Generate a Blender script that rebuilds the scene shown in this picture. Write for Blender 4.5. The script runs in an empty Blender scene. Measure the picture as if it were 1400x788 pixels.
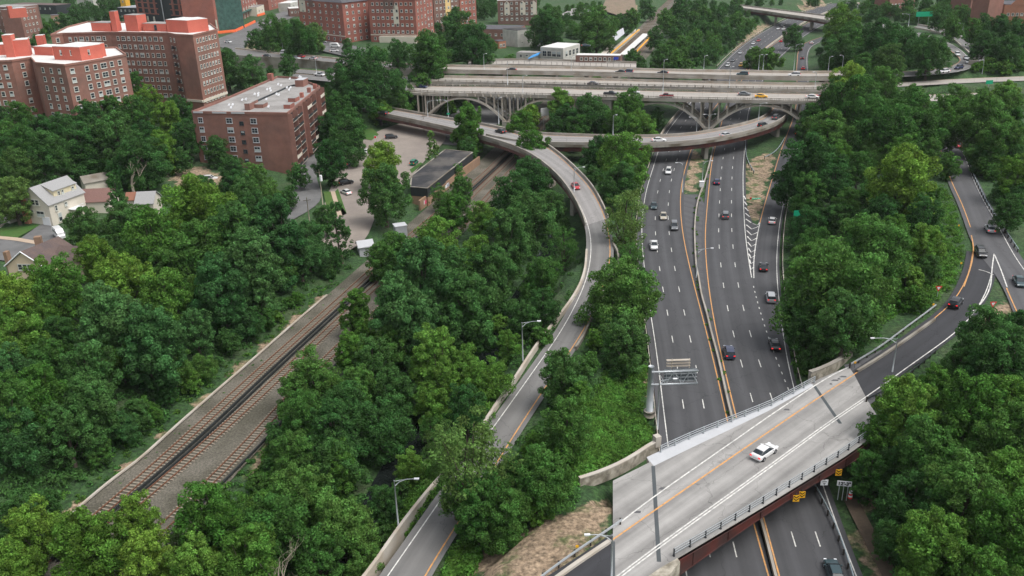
import bpy, math, random
import numpy as np
from mathutils import Vector
rad = math.radians
RND = random.Random(11)
NR = np.random.RandomState(5)
scene = bpy.context.scene
COL = scene.collection

# ------------------------------------------------------------------ camera
FPX, CAMH, PITCH, ROLL = 1200.0, 76.0, rad(23.0), rad(1.7)
_F = np.array([0, math.cos(PITCH), -math.sin(PITCH)])
_R0 = np.array([1.0, 0, 0]); _U0 = np.array([0, math.sin(PITCH), math.cos(PITCH)])
_R = _R0*math.cos(ROLL) - _U0*math.sin(ROLL)
_U = _U0*math.cos(ROLL) + _R0*math.sin(ROLL)

def P(px, py, z=0.0):
    d = _F*FPX + _R*(px-700.0) - _U*(py-394.0)
    t = (z-CAMH)/d[2]
    return np.array([d[0]*t, d[1]*t, z])

def proj(p):
    v = np.array([p[0], p[1], p[2]-CAMH])
    zc = v@_F
    return 700+FPX*(v@_R)/zc, 394-FPX*(v@_U)/zc, zc

def zat(p, py):
    lo, hi = p[2]-5, p[2]+70
    for _ in range(40):
        m = (lo+hi)/2
        if proj((p[0], p[1], m))[1] > py: lo = m
        else: hi = m
    return (lo+hi)/2

cam = bpy.data.cameras.new("camera"); camo = bpy.data.objects.new("camera", cam); COL.objects.link(camo)
cam.sensor_width = 36.0; cam.lens = FPX/1400*36; cam.clip_start = 1.0; cam.clip_end = 30000
from mathutils import Matrix
m3 = Matrix(((_R[0], _U[0], -_F[0]), (_R[1], _U[1], -_F[1]), (_R[2], _U[2], -_F[2])))
camo.matrix_world = Matrix.Translation((0, 0, CAMH)) @ m3.to_4x4()
scene.camera = camo

# ------------------------------------------------------------------ materials
MATS = {}
def nd(nt, t, **kw):
    n = nt.nodes.new(t)
    for k, v in kw.items(): setattr(n, k, v)
    return n
def mat(name, col, rough=0.85, var=0.12, scale=0.6, col2=None, fac2=0.5, scale2=0.15, metal=0.0, bump=0.0, bscale=3.0, emit=None, coords='Object', stretch=None):
    m = bpy.data.materials.new(name); m.use_nodes = True; MATS[name] = m
    nt = m.node_tree; b = nt.nodes['Principled BSDF']
    b.inputs['Roughness'].default_value = rough; b.inputs['Metallic'].default_value = metal
    b.inputs['Specular IOR Level'].default_value = 0.3
    tc = nd(nt, 'ShaderNodeTexCoord'); src = tc.outputs[coords]
    if stretch:
        mp = nd(nt, 'ShaderNodeMapping'); mp.inputs['Scale'].default_value = stretch
        nt.links.new(src, mp.inputs[0]); src = mp.outputs[0]
    n1 = nd(nt, 'ShaderNodeTexNoise'); n1.inputs['Scale'].default_value = scale; n1.inputs['Detail'].default_value = 6; n1.inputs['Roughness'].default_value = 0.65
    nt.links.new(src, n1.inputs['Vector'])
    mr = nd(nt, 'ShaderNodeMapRange'); mr.inputs[1].default_value = .25; mr.inputs[2].default_value = .75
    mr.inputs[3].default_value = 1-var; mr.inputs[4].default_value = 1+var
    nt.links.new(n1.outputs[0], mr.inputs[0])
    base = nd(nt, 'ShaderNodeMix', data_type='RGBA', blend_type='MIX')
    base.inputs[6].default_value = (*col, 1); base.inputs[7].default_value = (*(col2 or col), 1)
    if col2:
        n2 = nd(nt, 'ShaderNodeTexNoise'); n2.inputs['Scale'].default_value = scale2; n2.inputs['Detail'].default_value = 5
        nt.links.new(src, n2.inputs['Vector'])
        r2 = nd(nt, 'ShaderNodeMapRange'); r2.inputs[1].default_value = .42; r2.inputs[2].default_value = .62; r2.inputs[4].default_value = fac2*2
        nt.links.new(n2.outputs[0], r2.inputs[0]); nt.links.new(r2.outputs[0], base.inputs[0])
    else: base.inputs[0].default_value = 0
    mul = nd(nt, 'ShaderNodeMix', data_type='RGBA', blend_type='MULTIPLY'); mul.inputs[0].default_value = 1
    nt.links.new(base.outputs[2], mul.inputs[6]); nt.links.new(mr.outputs[0], mul.inputs[7])
    nt.links.new(mul.outputs[2], b.inputs['Base Color'])
    if bump:
        n3 = nd(nt, 'ShaderNodeTexNoise'); n3.inputs['Scale'].default_value = bscale; n3.inputs['Detail'].default_value = 4
        nt.links.new(src, n3.inputs['Vector'])
        bp = nd(nt, 'ShaderNodeBump'); bp.inputs['Strength'].default_value = bump; bp.inputs['Distance'].default_value = 0.3
        nt.links.new(n3.outputs[0], bp.inputs['Height']); nt.links.new(bp.outputs[0], b.inputs['Normal'])
    if emit:
        b.inputs['Emission Color'].default_value = (*emit[0], 1); b.inputs['Emission Strength'].default_value = emit[1]
    return m

def road_mat(name, col, streak=0.25, lane=3.3, joints=None, stain=0.3):
    """asphalt or concrete: UV.x = metres across, UV.y = metres along"""
    m = bpy.data.materials.new(name); m.use_nodes = True; MATS[name] = m
    nt = m.node_tree; b = nt.nodes['Principled BSDF']; b.inputs['Roughness'].default_value = .8; b.inputs['Specular IOR Level'].default_value = .3
    uv = nd(nt, 'ShaderNodeTexCoord').outputs['UV']
    mp = nd(nt, 'ShaderNodeMapping'); mp.inputs['Scale'].default_value = (1.1, .02, 1); nt.links.new(uv, mp.inputs[0])
    n1 = nd(nt, 'ShaderNodeTexNoise'); n1.inputs['Scale'].default_value = 1; n1.inputs['Detail'].default_value = 5; nt.links.new(mp.outputs[0], n1.inputs[0])
    n2 = nd(nt, 'ShaderNodeTexNoise'); n2.inputs['Scale'].default_value = .25; n2.inputs['Detail'].default_value = 8; n2.inputs['Roughness'].default_value = .7; nt.links.new(uv, n2.inputs[0])
    n3 = nd(nt, 'ShaderNodeTexNoise'); n3.inputs['Scale'].default_value = 6; n3.inputs['Detail'].default_value = 3; nt.links.new(uv, n3.inputs[0])
    sx = nd(nt, 'ShaderNodeSeparateXYZ'); nt.links.new(uv, sx.inputs[0])
    # darker oil band in lane centre, paler wheel tracks
    w = nd(nt, 'ShaderNodeMath', operation='MULTIPLY'); nt.links.new(sx.outputs[0], w.inputs[0]); w.inputs[1].default_value = 2*math.pi/lane
    c = nd(nt, 'ShaderNodeMath', operation='COSINE'); nt.links.new(w.outputs[0], c.inputs[0])
    def addm(a, bb, fa):
        x = nd(nt, 'ShaderNodeMath', operation='MULTIPLY_ADD'); nt.links.new(a, x.inputs[0]); x.inputs[1].default_value = fa
        if isinstance(bb, float): x.inputs[2].default_value = bb
        else: nt.links.new(bb, x.inputs[2])
        return x.outputs[0]
    v = addm(c.outputs[0], 1.0-streak-stain*.5-.06, streak*.35)
    v = addm(n1.outputs[0], v, streak*2); v = addm(n2.outputs[0], v, stain); v = addm(n3.outputs[0], v, .12)
    vo = nd(nt, 'ShaderNodeTexVoronoi', feature='DISTANCE_TO_EDGE'); vo.inputs['Scale'].default_value = 1.0
    wv = nd(nt, 'ShaderNodeVectorMath', operation='MULTIPLY_ADD'); nt.links.new(uv, wv.inputs[0]); wv.inputs[1].default_value = (.16, .085, 1); nz = nd(nt, 'ShaderNodeTexNoise'); nz.inputs['Scale'].default_value = .7; nt.links.new(uv, nz.inputs[0]); sc_ = nd(nt, 'ShaderNodeVectorMath', operation='SCALE'); nt.links.new(nz.outputs[1], sc_.inputs[0]); sc_.inputs['Scale'].default_value = .22; nt.links.new(sc_.outputs[0], wv.inputs[2])
    nt.links.new(wv.outputs[0], vo.inputs['Vector']); lc = nd(nt, 'ShaderNodeMath', operation='LESS_THAN'); nt.links.new(vo.outputs['Distance'], lc.inputs[0]); lc.inputs[1].default_value = .006
    v = addm(lc.outputs[0], v, -.22)
    if joints:
        j = nd(nt, 'ShaderNodeMath', operation='MULTIPLY'); nt.links.new(sx.outputs[1], j.inputs[0]); j.inputs[1].default_value = 1/joints
        fr = nd(nt, 'ShaderNodeMath', operation='FRACT'); nt.links.new(j.outputs[0], fr.inputs[0])
        lt = nd(nt, 'ShaderNodeMath', operation='LESS_THAN'); nt.links.new(fr.outputs[0], lt.inputs[0]); lt.inputs[1].default_value = .12/joints
        v = addm(lt.outputs[0], v, -.35)
    mul = nd(nt, 'ShaderNodeMix', data_type='RGBA', blend_type='MULTIPLY'); mul.inputs[0].default_value = 1
    mul.inputs[6].default_value = (*col, 1); nt.links.new(v, mul.inputs[7]); nt.links.new(mul.outputs[2], b.inputs['Base Color'])
    return m

def brick_mat(name, c1, c2, mortar=(.3, .27, .24), scale=1.0, var=.25):
    m = mat(name, c1, .9, var, .25, c2, .5, .12)
    nt = m.node_tree; b = nt.nodes['Principled BSDF']
    src = b.inputs['Base Color'].links[0].from_socket
    tc = nd(nt, 'ShaderNodeTexCoord')
    sx = nd(nt, 'ShaderNodeSeparateXYZ'); nt.links.new(tc.outputs['Object'], sx.inputs[0])
    z = nd(nt, 'ShaderNodeMath', operation='MULTIPLY'); nt.links.new(sx.outputs[2], z.inputs[0]); z.inputs[1].default_value = 3.2*scale
    fr = nd(nt, 'ShaderNodeMath', operation='FRACT'); nt.links.new(z.outputs[0], fr.inputs[0])
    lt = nd(nt, 'ShaderNodeMath', operation='LESS_THAN'); nt.links.new(fr.outputs[0], lt.inputs[0]); lt.inputs[1].default_value = .22
    ml = nd(nt, 'ShaderNodeMath', operation='MULTIPLY'); nt.links.new(lt.outputs[0], ml.inputs[0]); ml.inputs[1].default_value = .22
    mx = nd(nt, 'ShaderNodeMix', data_type='RGBA'); nt.links.new(ml.outputs[0], mx.inputs[0]); nt.links.new(src, mx.inputs[6]); mx.inputs[7].default_value = (*mortar, 1)
    nt.links.new(mx.outputs[2], b.inputs['Base Color'])
    return m

def leaf_mat(name, col, var=.45, hue=.012, bright=1.0):
    m = bpy.data.materials.new(name); m.use_nodes = True; MATS[name] = m
    nt = m.node_tree; b = nt.nodes['Principled BSDF']; out = nt.nodes['Material Output']
    b.inputs['Roughness'].default_value = .75; b.inputs['Specular IOR Level'].default_value = .06
    g = nd(nt, 'ShaderNodeNewGeometry'); oi = nd(nt, 'ShaderNodeObjectInfo'); tc = nd(nt, 'ShaderNodeTexCoord')
    n = nd(nt, 'ShaderNodeTexNoise'); n.inputs['Scale'].default_value = .45; n.inputs['Detail'].default_value = 2; nt.links.new(tc.outputs['Object'], n.inputs[0])
    def mr(src, a, bb, f0=0., f1=1.):
        x = nd(nt, 'ShaderNodeMapRange'); x.inputs[1].default_value = f0; x.inputs[2].default_value = f1; x.inputs[3].default_value = a; x.inputs[4].default_value = bb
        nt.links.new(src, x.inputs[0]); return x.outputs[0]
    def mul(a, bb):
        x = nd(nt, 'ShaderNodeMath', operation='MULTIPLY'); nt.links.new(a, x.inputs[0]); nt.links.new(bb, x.inputs[1]); return x.outputs[0]
    v = mul(mr(g.outputs['Random Per Island'], 1-var, 1+var), mr(oi.outputs['Random'], .78, 1.22))
    v = mul(v, mr(n.outputs[0], .6, 1.4, .3, .7))
    hs = nd(nt, 'ShaderNodeHueSaturation'); hs.inputs['Color'].default_value = (*[c*bright for c in col], 1)
    h = nd(nt, 'ShaderNodeMath', operation='ADD'); nt.links.new(mr(n.outputs[0], -hue, hue, .3, .7), h.inputs[0]); nt.links.new(mr(oi.outputs['Random'], .5+hue, .5-hue), h.inputs[1])
    nt.links.new(h.outputs[0], hs.inputs['Hue']); nt.links.new(v, hs.inputs['Value'])
    nt.links.new(hs.outputs[0], b.inputs['Base Color'])
    tr = nd(nt, 'ShaderNodeBsdfTranslucent'); nt.links.new(hs.outputs[0], tr.inputs[0])
    mx = nd(nt, 'ShaderNodeMixShader'); mx.inputs[0].default_value = .38
    nt.links.new(b.outputs[0], mx.inputs[1]); nt.links.new(tr.outputs[0], mx.inputs[2]); nt.links.new(mx.outputs[0], out.inputs[0])
    return m

asphalt_dark = road_mat('asphalt_dark', (.070, .071, .076), .34, stain=.4)
asphalt_new = road_mat('asphalt_new', (.040, .041, .046), .2)
asphalt_grey = road_mat('asphalt_grey', (.165, .162, .158), .25, stain=.4)
asphalt_mid = road_mat('asphalt_mid', (.09, .09, .095), .22)
viaduct_surface = road_mat('viaduct_surface', (.25, .24, .235), .25, joints=16)
deck_concrete = road_mat('deck_concrete', (.275, .268, .258), .45, stain=.7)
pale_deck = road_mat('pale_deck', (.34, .315, .285), .25, joints=9)
slab_white = mat('slab_white', (.5, .49, .47), .9, .08, .3, (.42, .41, .4), .3, .2)
sidewalk_m = mat('sidewalk_concrete', (.46, .47, .49), .9, .08, .5)
concrete = mat('concrete', (.36, .335, .30), .9, .2, .5, (.22, .19, .15), .35, .25)
concrete_pale = mat('concrete_pale', (.47, .435, .385), .9, .15, .6, (.33, .27, .2), .3, .3)
concrete_old = mat('concrete_old', (.30, .28, .245), .95, .3, .4, (.13, .11, .085), .5, .2)
stone = mat('stone', (.38, .35, .29), .95, .35, 1.2, (.2, .18, .14), .5, .8)
maroon = mat('maroon_steel', (.088, .024, .02), .6, .35, .4, (.05, .026, .024), .5, .3)
maroon_old = mat('maroon_faded', (.16, .075, .07), .7, .25, .4, (.09, .05, .05), .4, .3)
white_paint = mat('white_paint', (.66, .65, .62), .8, .25, 3, (.36, .36, .35), .35, 1.6)
yellow_paint = mat('yellow_paint', (.64, .31, .10), .8, .25, 3, (.36, .24, .14), .35, 1.6)
galv = mat('galvanised_steel', (.45, .48, .5), .45, .1, 1, metal=.4)
galv_blue = mat('guardrail_steel', (.38, .45, .48), .5, .15, 1, metal=.3)
dark_metal = mat('dark_metal', (.04, .045, .05), .5, .1)
post_brown = mat('weathered_post', (.05, .045, .04), .8, .2)
rust = mat('rusty_rail', (.16, .075, .045), .7, .3, 2)
sleeper_m = mat('sleeper_concrete', (.25, .215, .17), .9, .25, 1.5)
ballast = mat('ballast', (.148, .136, .112), .97, .65, 3.0, (.092, .086, .066), .6, .12, bump=.5, bscale=6)
cover_board = mat('cover_board', (.025, .028, .028), .7, .3)
water_m = mat('river_water', (.012, .016, .015), .08, .2, .2)
grey_roof = mat('gravel_roof', (.31, .30, .29), .95, .15, .5, (.22, .21, .2), .4, .1)
white_roof = mat('white_roof', (.64, .64, .62), .8, .08, .3, (.6, .6, .58), .3, .2)
black_roof = mat('black_roof', (.032, .033, .037), .9, .2, .5, (.12, .11, .1), .35, .12)
brick_red = brick_mat('brick_red', (.275, .13, .098), (.215, .115, .09))
brick_bright = brick_mat('brick_bright', (.33, .115, .085), (.26, .10, .08))
brick_brown = brick_mat('brick_brown', (.19, .10, .08), (.15, .09, .075))
brick_dull = brick_mat('brick_dull', (.25, .118, .092), (.205, .105, .085))
brick_tan = brick_mat('brick_tan', (.30, .19, .12), (.25, .16, .11))
brick_orange = brick_mat('brick_orange', (.4, .17, .10), (.33, .15, .1))
red_stucco = mat('red_stucco', (.52, .135, .095), .9, .1, .4, (.5, .12, .09), .3, .3)
cream = mat('cream_render', (.62, .57, .48), .9, .06, .5)
white_wall = mat('white_wall', (.5, .49, .45), .9, .12, .5, (.36, .36, .32), .3, .3)
siding = mat('pale_siding', (.60, .55, .47), .85, .06, .5)
siding2 = mat('tan_siding', (.62, .5, .36), .85, .06, .5)
shingle_grey = mat('grey_shingles', (.30, .30, .30), .95, .15, 4)
shingle_brown = mat('brown_shingles', (.13, .095, .085), .95, .2, 4, (.10, .08, .08), .4, .5)
shingle_red = mat('reddish_shingles', (.19, .11, .095), .95, .2, 4)
slate = mat('slate', (.09, .09, .10), .9, .2, 1)
glass_m = mat('window_glass', (.03, .038, .045), .15, .5, .9)
blind_m = mat('window_blind', (.4, .44, .44), .3, .3, .7)
frame_m = mat('window_frame', (.54, .54, .49), .7, .05)
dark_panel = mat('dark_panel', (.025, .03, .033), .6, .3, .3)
net_m = mat('green_netting', (.045, .10, .085), .9, .5, .5)
orange_pl = mat('orange_plastic', (.85, .17, .06), .6, .1)
yellow_pl = mat('platform_edge', (.85, .42, .04), .7, .1)
chev_y = mat('sign_yellow', (.85, .45, .02), .5, .05)
black_m = mat('sign_black', (.012, .012, .012), .6, .05)
sign_w = mat('sign_white', (.75, .76, .78), .5, .05)
sign_g = mat('sign_green', (.01, .36, .19), .5, .1)
sign_r = mat('sign_red', (.65, .03, .03), .5, .1)
bark = mat('bark', (.085, .07, .055), .95, .3, 3)
bark_pale = mat('pale_bark', (.36, .31, .25), .95, .25, 3)
dirt = mat('bare_dirt', (.22, .165, .12), .97, .3, 1, (.16, .14, .09), .4, .3)
path_m = mat('dirt_path', (.13, .10, .072), .97, .25, 1)
dry = mat('dry_grass', (.33, .235, .155), .97, .45, 1.5, (.16, .17, .07), .4, .35)
lot_m = mat('lot_asphalt', (.27, .235, .205), .95, .12, .3, (.22, .19, .17), .4, .08)
lot_dark = mat('street_asphalt', (.15, .15, .15), .95, .15, .3, (.11, .11, .11), .4, .2)
walk_tan = mat('tan_pavement', (.42, .33, .25), .95, .1, 1)
tyre_m = mat('tyre', (.015, .015, .016), .8, .05)
rim_m = mat('rim', (.3, .3, .32), .35, .05, metal=.5)
head_m = mat('headlight', (.75, .77, .8), .2, .05)
tail_m = mat('tail_light', (.6, .015, .015), .3, .05, emit=((1, .03, .03), .8))
tailoff_m = mat('tail_lens', (.3, .015, .015), .3, .05)
lawn_m = mat('lawn', (.045, .115, .022), .97, .25, 1.5, (.08, .12, .03), .3, .2)

LEAF = {
 'D': leaf_mat('leaf_dark', (0.060, 0.147, 0.040)),
 'M': leaf_mat('leaf_mid', (0.079, 0.183, 0.041)),
 'L': leaf_mat('leaf_light', (0.145, 0.265, 0.043)),
 'G': leaf_mat('leaf_fresh', (0.104, 0.226, 0.041)),
 'B': leaf_mat('leaf_bluish', (0.068, 0.165, 0.051)),
 'O': leaf_mat('leaf_olive', (0.104, 0.192, 0.050)),
}
LEAFWORD = {'D': 'dark green', 'M': 'mid green', 'L': 'yellow-green', 'G': 'fresh green', 'B': 'bluish green', 'O': 'olive green'}

# ------------------------------------------------------------------ mesh builder
class MB:
    def __init__(s): s.v = []; s.f = []; s.m = []; s.uv = {}
    def add(s, verts, faces, mi=0):
        o = len(s.v); s.v.extend([tuple(map(float, p)) for p in verts]); s.f.extend([tuple(i+o for i in f) for f in faces]); s.m.extend([mi]*len(faces)); return o
    def box(s, c, size, rz=0., mi=0):
        cx, cy, cz = c; hx, hy, hz = size[0]/2, size[1]/2, size[2]/2; ca, sa = math.cos(rz), math.sin(rz)
        vs = []
        for z in (-hz, hz):
            for x, y in ((-hx, -hy), (hx, -hy), (hx, hy), (-hx, hy)):
                vs.append((cx+x*ca-y*sa, cy+x*sa+y*ca, cz+z))
        s.add(vs, [(0, 3, 2, 1), (4, 5, 6, 7), (0, 1, 5, 4), (1, 2, 6, 5), (2, 3, 7, 6), (3, 0, 4, 7)], mi)
    def prism(s, poly, z0, z1, mi=0, top=True, bottom=True, mtop=None):
        n = len(poly)
        a = sum(poly[i][0]*poly[(i+1) % n][1]-poly[(i+1) % n][0]*poly[i][1] for i in range(n))
        if a < 0: poly = poly[::-1]
        zs0 = z0 if hasattr(z0, '__len__') else [z0]*n; zs1 = z1 if hasattr(z1, '__len__') else [z1]*n
        vs = [(p[0], p[1], zz) for p, zz in zip(poly, zs0)]+[(p[0], p[1], zz) for p, zz in zip(poly, zs1)]
        fs = [(i, (i+1) % n, n+(i+1) % n, n+i) for i in range(n)]
        s.add(vs, fs, mi); o = len(s.v)-2*n
        if top: s.f.append(tuple(o+n+i for i in range(n))); s.m.append(mi if mtop is None else mtop)
        if bottom: s.f.append(tuple(o+n-1-i for i in range(n))); s.m.append(mi)
    def tube(s, pts, rs, n=6, mi=0, cap=True):
        pts = [Vector(p) for p in pts]
        if not hasattr(rs, '__len__'): rs = [rs]*len(pts)
        o = len(s.v)
        for i, p in enumerate(pts):
            t = (pts[min(i+1, len(pts)-1)]-pts[max(i-1, 0)]).normalized()
            a = Vector((0, 0, 1)) if abs(t.z) < .9 else Vector((1, 0, 0))
            u = t.cross(a).normalized(); w = t.cross(u)
            for k in range(n):
                an = 2*math.pi*k/n; q = p+(u*math.cos(an)+w*math.sin(an))*rs[i]; s.v.append(tuple(q))
        for i in range(len(pts)-1):
            for k in range(n):
                k2 = (k+1) % n; s.f.append((o+i*n+k, o+i*n+k2, o+(i+1)*n+k2, o+(i+1)*n+k)); s.m.append(mi)
        if cap:
            s.f.append(tuple(o+k for k in range(n))); s.m.append(mi)
            s.f.append(tuple(o+(len(pts)-1)*n+n-1-k for k in range(n))); s.m.append(mi)
    def sweep(s, pts, w, h, mi=0, dz=0.0, off=0.0):
        """rectangular bar along a polyline; its foot lies on pts, centred, shifted sideways by off"""
        pts = np.asarray(pts, float); n = len(pts)
        t = np.gradient(pts[:, :2], axis=0); t /= (np.linalg.norm(t, axis=1)[:, None]+1e-9)
        nrm = np.stack([-t[:, 1], t[:, 0]], 1)
        vs = []
        for i in range(n):
            for sd, zz in ((-.5, 0), (.5, 0), (.5, h), (-.5, h)):
                q = pts[i, :2]+nrm[i]*(sd*w+off); vs.append((q[0], q[1], pts[i, 2]+dz+zz))
        fs = []
        for i in range(n-1):
            for k in range(4):
                k2 = (k+1) % 4; fs.append((i*4+k, (i+1)*4+k, (i+1)*4+k2, i*4+k2))
        fs.append((3, 2, 1, 0)); e = (n-1)*4; fs.append((e, e+1, e+2, e+3))
        s.add(vs, fs, mi)
    def build(s, name, mats, parent=None, smooth=False, local=False):
        if not isinstance(mats, (list, tuple)): mats = [mats]
        me = bpy.data.meshes.new(name)
        v = s.v
        if parent is not None:
            l = ROOTLOC.get(parent.name)
            if l and not local: v = [(a-l[0], b-l[1], c-l[2]) for a, b, c in v]
        me.from_pydata(v, [], s.f)
        for m in mats: me.materials.append(m)
        if len(mats) > 1: me.polygons.foreach_set('material_index', s.m)
        if smooth: me.polygons.foreach_set('use_smooth', [True]*len(s.f))
        me.update()
        o = bpy.data.objects.new(name, me); COL.objects.link(o)
        if parent is not None:
            o.parent = parent
            if parent.name in ROOTLOC: ROOTLOC[o.name] = ROOTLOC[parent.name]
        return o
ROOTLOC = {}
def thing(name, label, cat, loc=(0, 0, 0), group=None, rz=0):
    o = bpy.data.objects.new(name, None); COL.objects.link(o); o.location = [float(x) for x in loc]; o.rotation_euler = (0, 0, rz)
    o.empty_display_size = .5
    o['label'] = label; o['category'] = cat
    if group: o['group'] = group
    ROOTLOC[o.name] = tuple(float(x) for x in loc)
    return o
def tag(o, label, cat, group=None):
    o['label'] = label; o['category'] = cat
    if group: o['group'] = group
    return o
def struct(o, kind='structure'):
    o['kind'] = kind; return o
def dup(root, loc, rz=0., scale=None, label=None, group=None, over=None):
    r = root.copy(); COL.objects.link(r); r.location = [float(x) for x in loc]; r.rotation_euler = (0, 0, rz)
    if scale is not None: r.scale = scale
    if label: r['label'] = label
    if group: r['group'] = group
    for ch in root.children:
        c = ch.copy(); COL.objects.link(c); c.parent = r
        if over and ch.name.split('.')[0] in over:
            c.material_slots[0].link = 'OBJECT'; c.material_slots[0].material = over[ch.name.split('.')[0]]
        for g in ch.children:
            d = g.copy(); COL.objects.link(d); d.parent = c
    return r
def hide_proto(root):
    for ch in list(root.children):
        for g in list(ch.children): bpy.data.objects.remove(g)
        bpy.data.objects.remove(ch)
    bpy.data.objects.remove(root)
LM = {}
ORD = ['', 'closest', 'second closest', 'third closest', 'fourth closest', 'fifth closest', 'sixth closest', 'seventh closest', 'eighth closest', 'ninth closest', 'tenth closest', 'eleventh closest', 'twelfth closest', 'thirteenth closest', 'fourteenth closest', 'fifteenth closest', 'sixteenth closest', 'seventeenth closest', 'eighteenth closest', 'nineteenth closest', 'twentieth closest']
def ordw(n):
    if n <= 20: return ORD[n]
    tens = {2: 'twenty', 3: 'thirty', 4: 'forty', 5: 'fifty', 6: 'sixty', 7: 'seventy', 8: 'eighty', 9: 'ninety'}
    t = {20: 'twentieth', 30: 'thirtieth', 40: 'fortieth', 50: 'fiftieth', 60: 'sixtieth', 70: 'seventieth', 80: 'eightieth', 90: 'ninetieth'}
    if n >= 100: return 'a far one'
    if n % 10 == 0: return t[n]+' closest'
    return tens[n//10]+'-'+['', 'first', 'second', 'third', 'fourth', 'fifth', 'sixth', 'seventh', 'eighth', 'ninth'][n % 10]+' closest'

# ------------------------------------------------------------------ roads
def catmull(pts, step=3.0):
    pts = np.asarray(pts, float); out = []
    n = len(pts)
    for i in range(n-1):
        p0 = pts[max(i-1, 0)]; p1 = pts[i]; p2 = pts[i+1]; p3 = pts[min(i+2, n-1)]
        if i == 0: p0 = 2*p1-p2
        if i == n-2: p3 = 2*p2-p1
        m = pts.shape[1]//2 if pts.shape[1] == 6 else 3
        k = max(2, int(np.linalg.norm(p2[:2]-p1[:2])/step))
        for t in np.arange(k)/k:
            out.append(.5*((2*p1)+(-p0+p2)*t+(2*p0-5*p1+4*p2-p3)*t*t+(-p0+3*p1-3*p2+p3)*t**3))
    out.append(pts[-1]); return np.array(out)
def smooth(a, it=3):
    a = a.copy()
    for _ in range(it): a[1:-1] = .25*a[:-2]+.5*a[1:-1]+.25*a[2:]
    return a
def pxpoly(pts, z=None, step=2.0, it=4):
    w = [P(p[0], p[1], p[2] if len(p) > 2 else z) for p in pts]
    return smooth(catmull(w, step), it)
ROADS = {}
class Road:
    def __init__(s, key, rows, z=None, sm=12, grade=True, fall=9.0, lo=0., ro=0., step=3.0):
        a = []
        for r in rows:
            zz = r[4] if len(r) > 4 else z
            a.append(np.concatenate([P(r[0], r[1], zz), P(r[2], r[3], zz)]))
        a = smooth(catmull(a, step), sm)
        s.L = a[:, :3]; s.R = a[:, 3:]
        lat = s.R-s.L; lat[:, 2] = 0; s.W = np.linalg.norm(lat, axis=1); s.lat = lat/s.W[:, None]
        s.c = (s.L+s.R)/2; s.key = key; s.fall = fall
        s.EL = s.L-s.lat*lo; s.ER = s.R+s.lat*ro
        s.hw = (s.W+lo+ro)/2; s.ec = (s.EL+s.ER)/2
        s.grade = np.ones(len(a), bool) if grade is True else (np.zeros(len(a), bool) if grade is False else np.array([grade(*proj(p)[:2]) for p in s.c]))
        d = np.linalg.norm(np.diff(s.c, axis=0), axis=1); s.s = np.concatenate([[0], np.cumsum(d)])
        ROADS[key] = s
    def at(s, frac, off=0., i0=0, i1=None):
        q = s.L+(s.R-s.L)*frac+s.lat*off
        return q[i0:i1]
    def near(s, p):
        i = int(np.argmin(np.hypot(s.c[:, 0]-p[0], s.c[:, 1]-p[1])))
        t = s.c[min(i+1, len(s.c)-1)]-s.c[max(i-1, 0)]
        return i, math.atan2(t[1], t[0])
def sheet(name, EL, ER, mt, dz=0., parent=None, nx=1, s0=0.):
    n = len(EL); vs = []; uvs = []; fs = []
    W = np.linalg.norm((ER-EL)[:, :2], axis=1); d = np.concatenate([[0], np.cumsum(np.linalg.norm(np.diff((EL+ER)/2, axis=0), axis=1))])
    for i in range(n):
        for k in range(nx+1):
            q = EL[i]+(ER[i]-EL[i])*k/nx; vs.append((q[0], q[1], q[2]+dz)); uvs.append((W[i]*k/nx, d[i]+s0))
    for i in range(n-1):
        for k in range(nx):
            a = i*(nx+1)+k; fs.append((a, a+1, a+nx+2, a+nx+1))
    # make faces point up
    v0, v1, v2 = [np.array(vs[j]) for j in fs[0][:3]]
    if np.cross(v1-v0, v2-v0)[2] < 0: fs = [f[::-1] for f in fs]
    l = ROOTLOC.get(parent.name, (0, 0, 0)) if parent else (0, 0, 0)
    me = bpy.data.meshes.new(name); me.from_pydata([(a-l[0], b-l[1], c-l[2]) for a, b, c in vs], [], fs); me.materials.append(mt)
    uvl = me.uv_layers.new(name='UVMap')
    idx = np.empty(len(me.loops), int); me.loops.foreach_get('vertex_index', idx)
    uvl.data.foreach_set('uv', np.array(uvs)[idx].ravel())
    o = bpy.data.objects.new(name, me); COL.objects.link(o)
    if parent: o.parent = parent; ROOTLOC[o.name] = ROOTLOC.get(parent.name)
    return o
def strip(mb, pts, w, dz=.016, mi=0, dash=None, phase=0.):
    """painted line: flat strip along pts"""
    pts = np.asarray(pts, float)
    t = np.gradient(pts[:, :2], axis=0); t /= (np.linalg.norm(t, axis=1)[:, None]+1e-9); nrm = np.stack([-t[:, 1], t[:, 0]], 1)
    s = np.concatenate([[0], np.cumsum(np.linalg.norm(np.diff(pts[:, :2], axis=0), axis=1))])
    def seg(a, b):
        ss = [a]+[x for x in s if a < x < b]+[b]
        vs = []
        for x in ss:
            q = [np.interp(x, s, pts[:, k]) for k in range(3)]; nn = [np.interp(x, s, nrm[:, k]) for k in range(2)]
            vs.append((q[0]+nn[0]*w/2, q[1]+nn[1]*w/2, q[2]+dz)); vs.append((q[0]-nn[0]*w/2, q[1]-nn[1]*w/2, q[2]+dz))
        mb.add(vs, [(2*i+1, 2*i+3, 2*i+2, 2*i) for i in range(len(ss)-1)], mi)
    if dash is None: seg(0, s[-1])
    else:
        x = phase
        while x+dash[0] < s[-1]:
            seg(x, x+dash[0]); x += dash[0]+dash[1]
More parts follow.
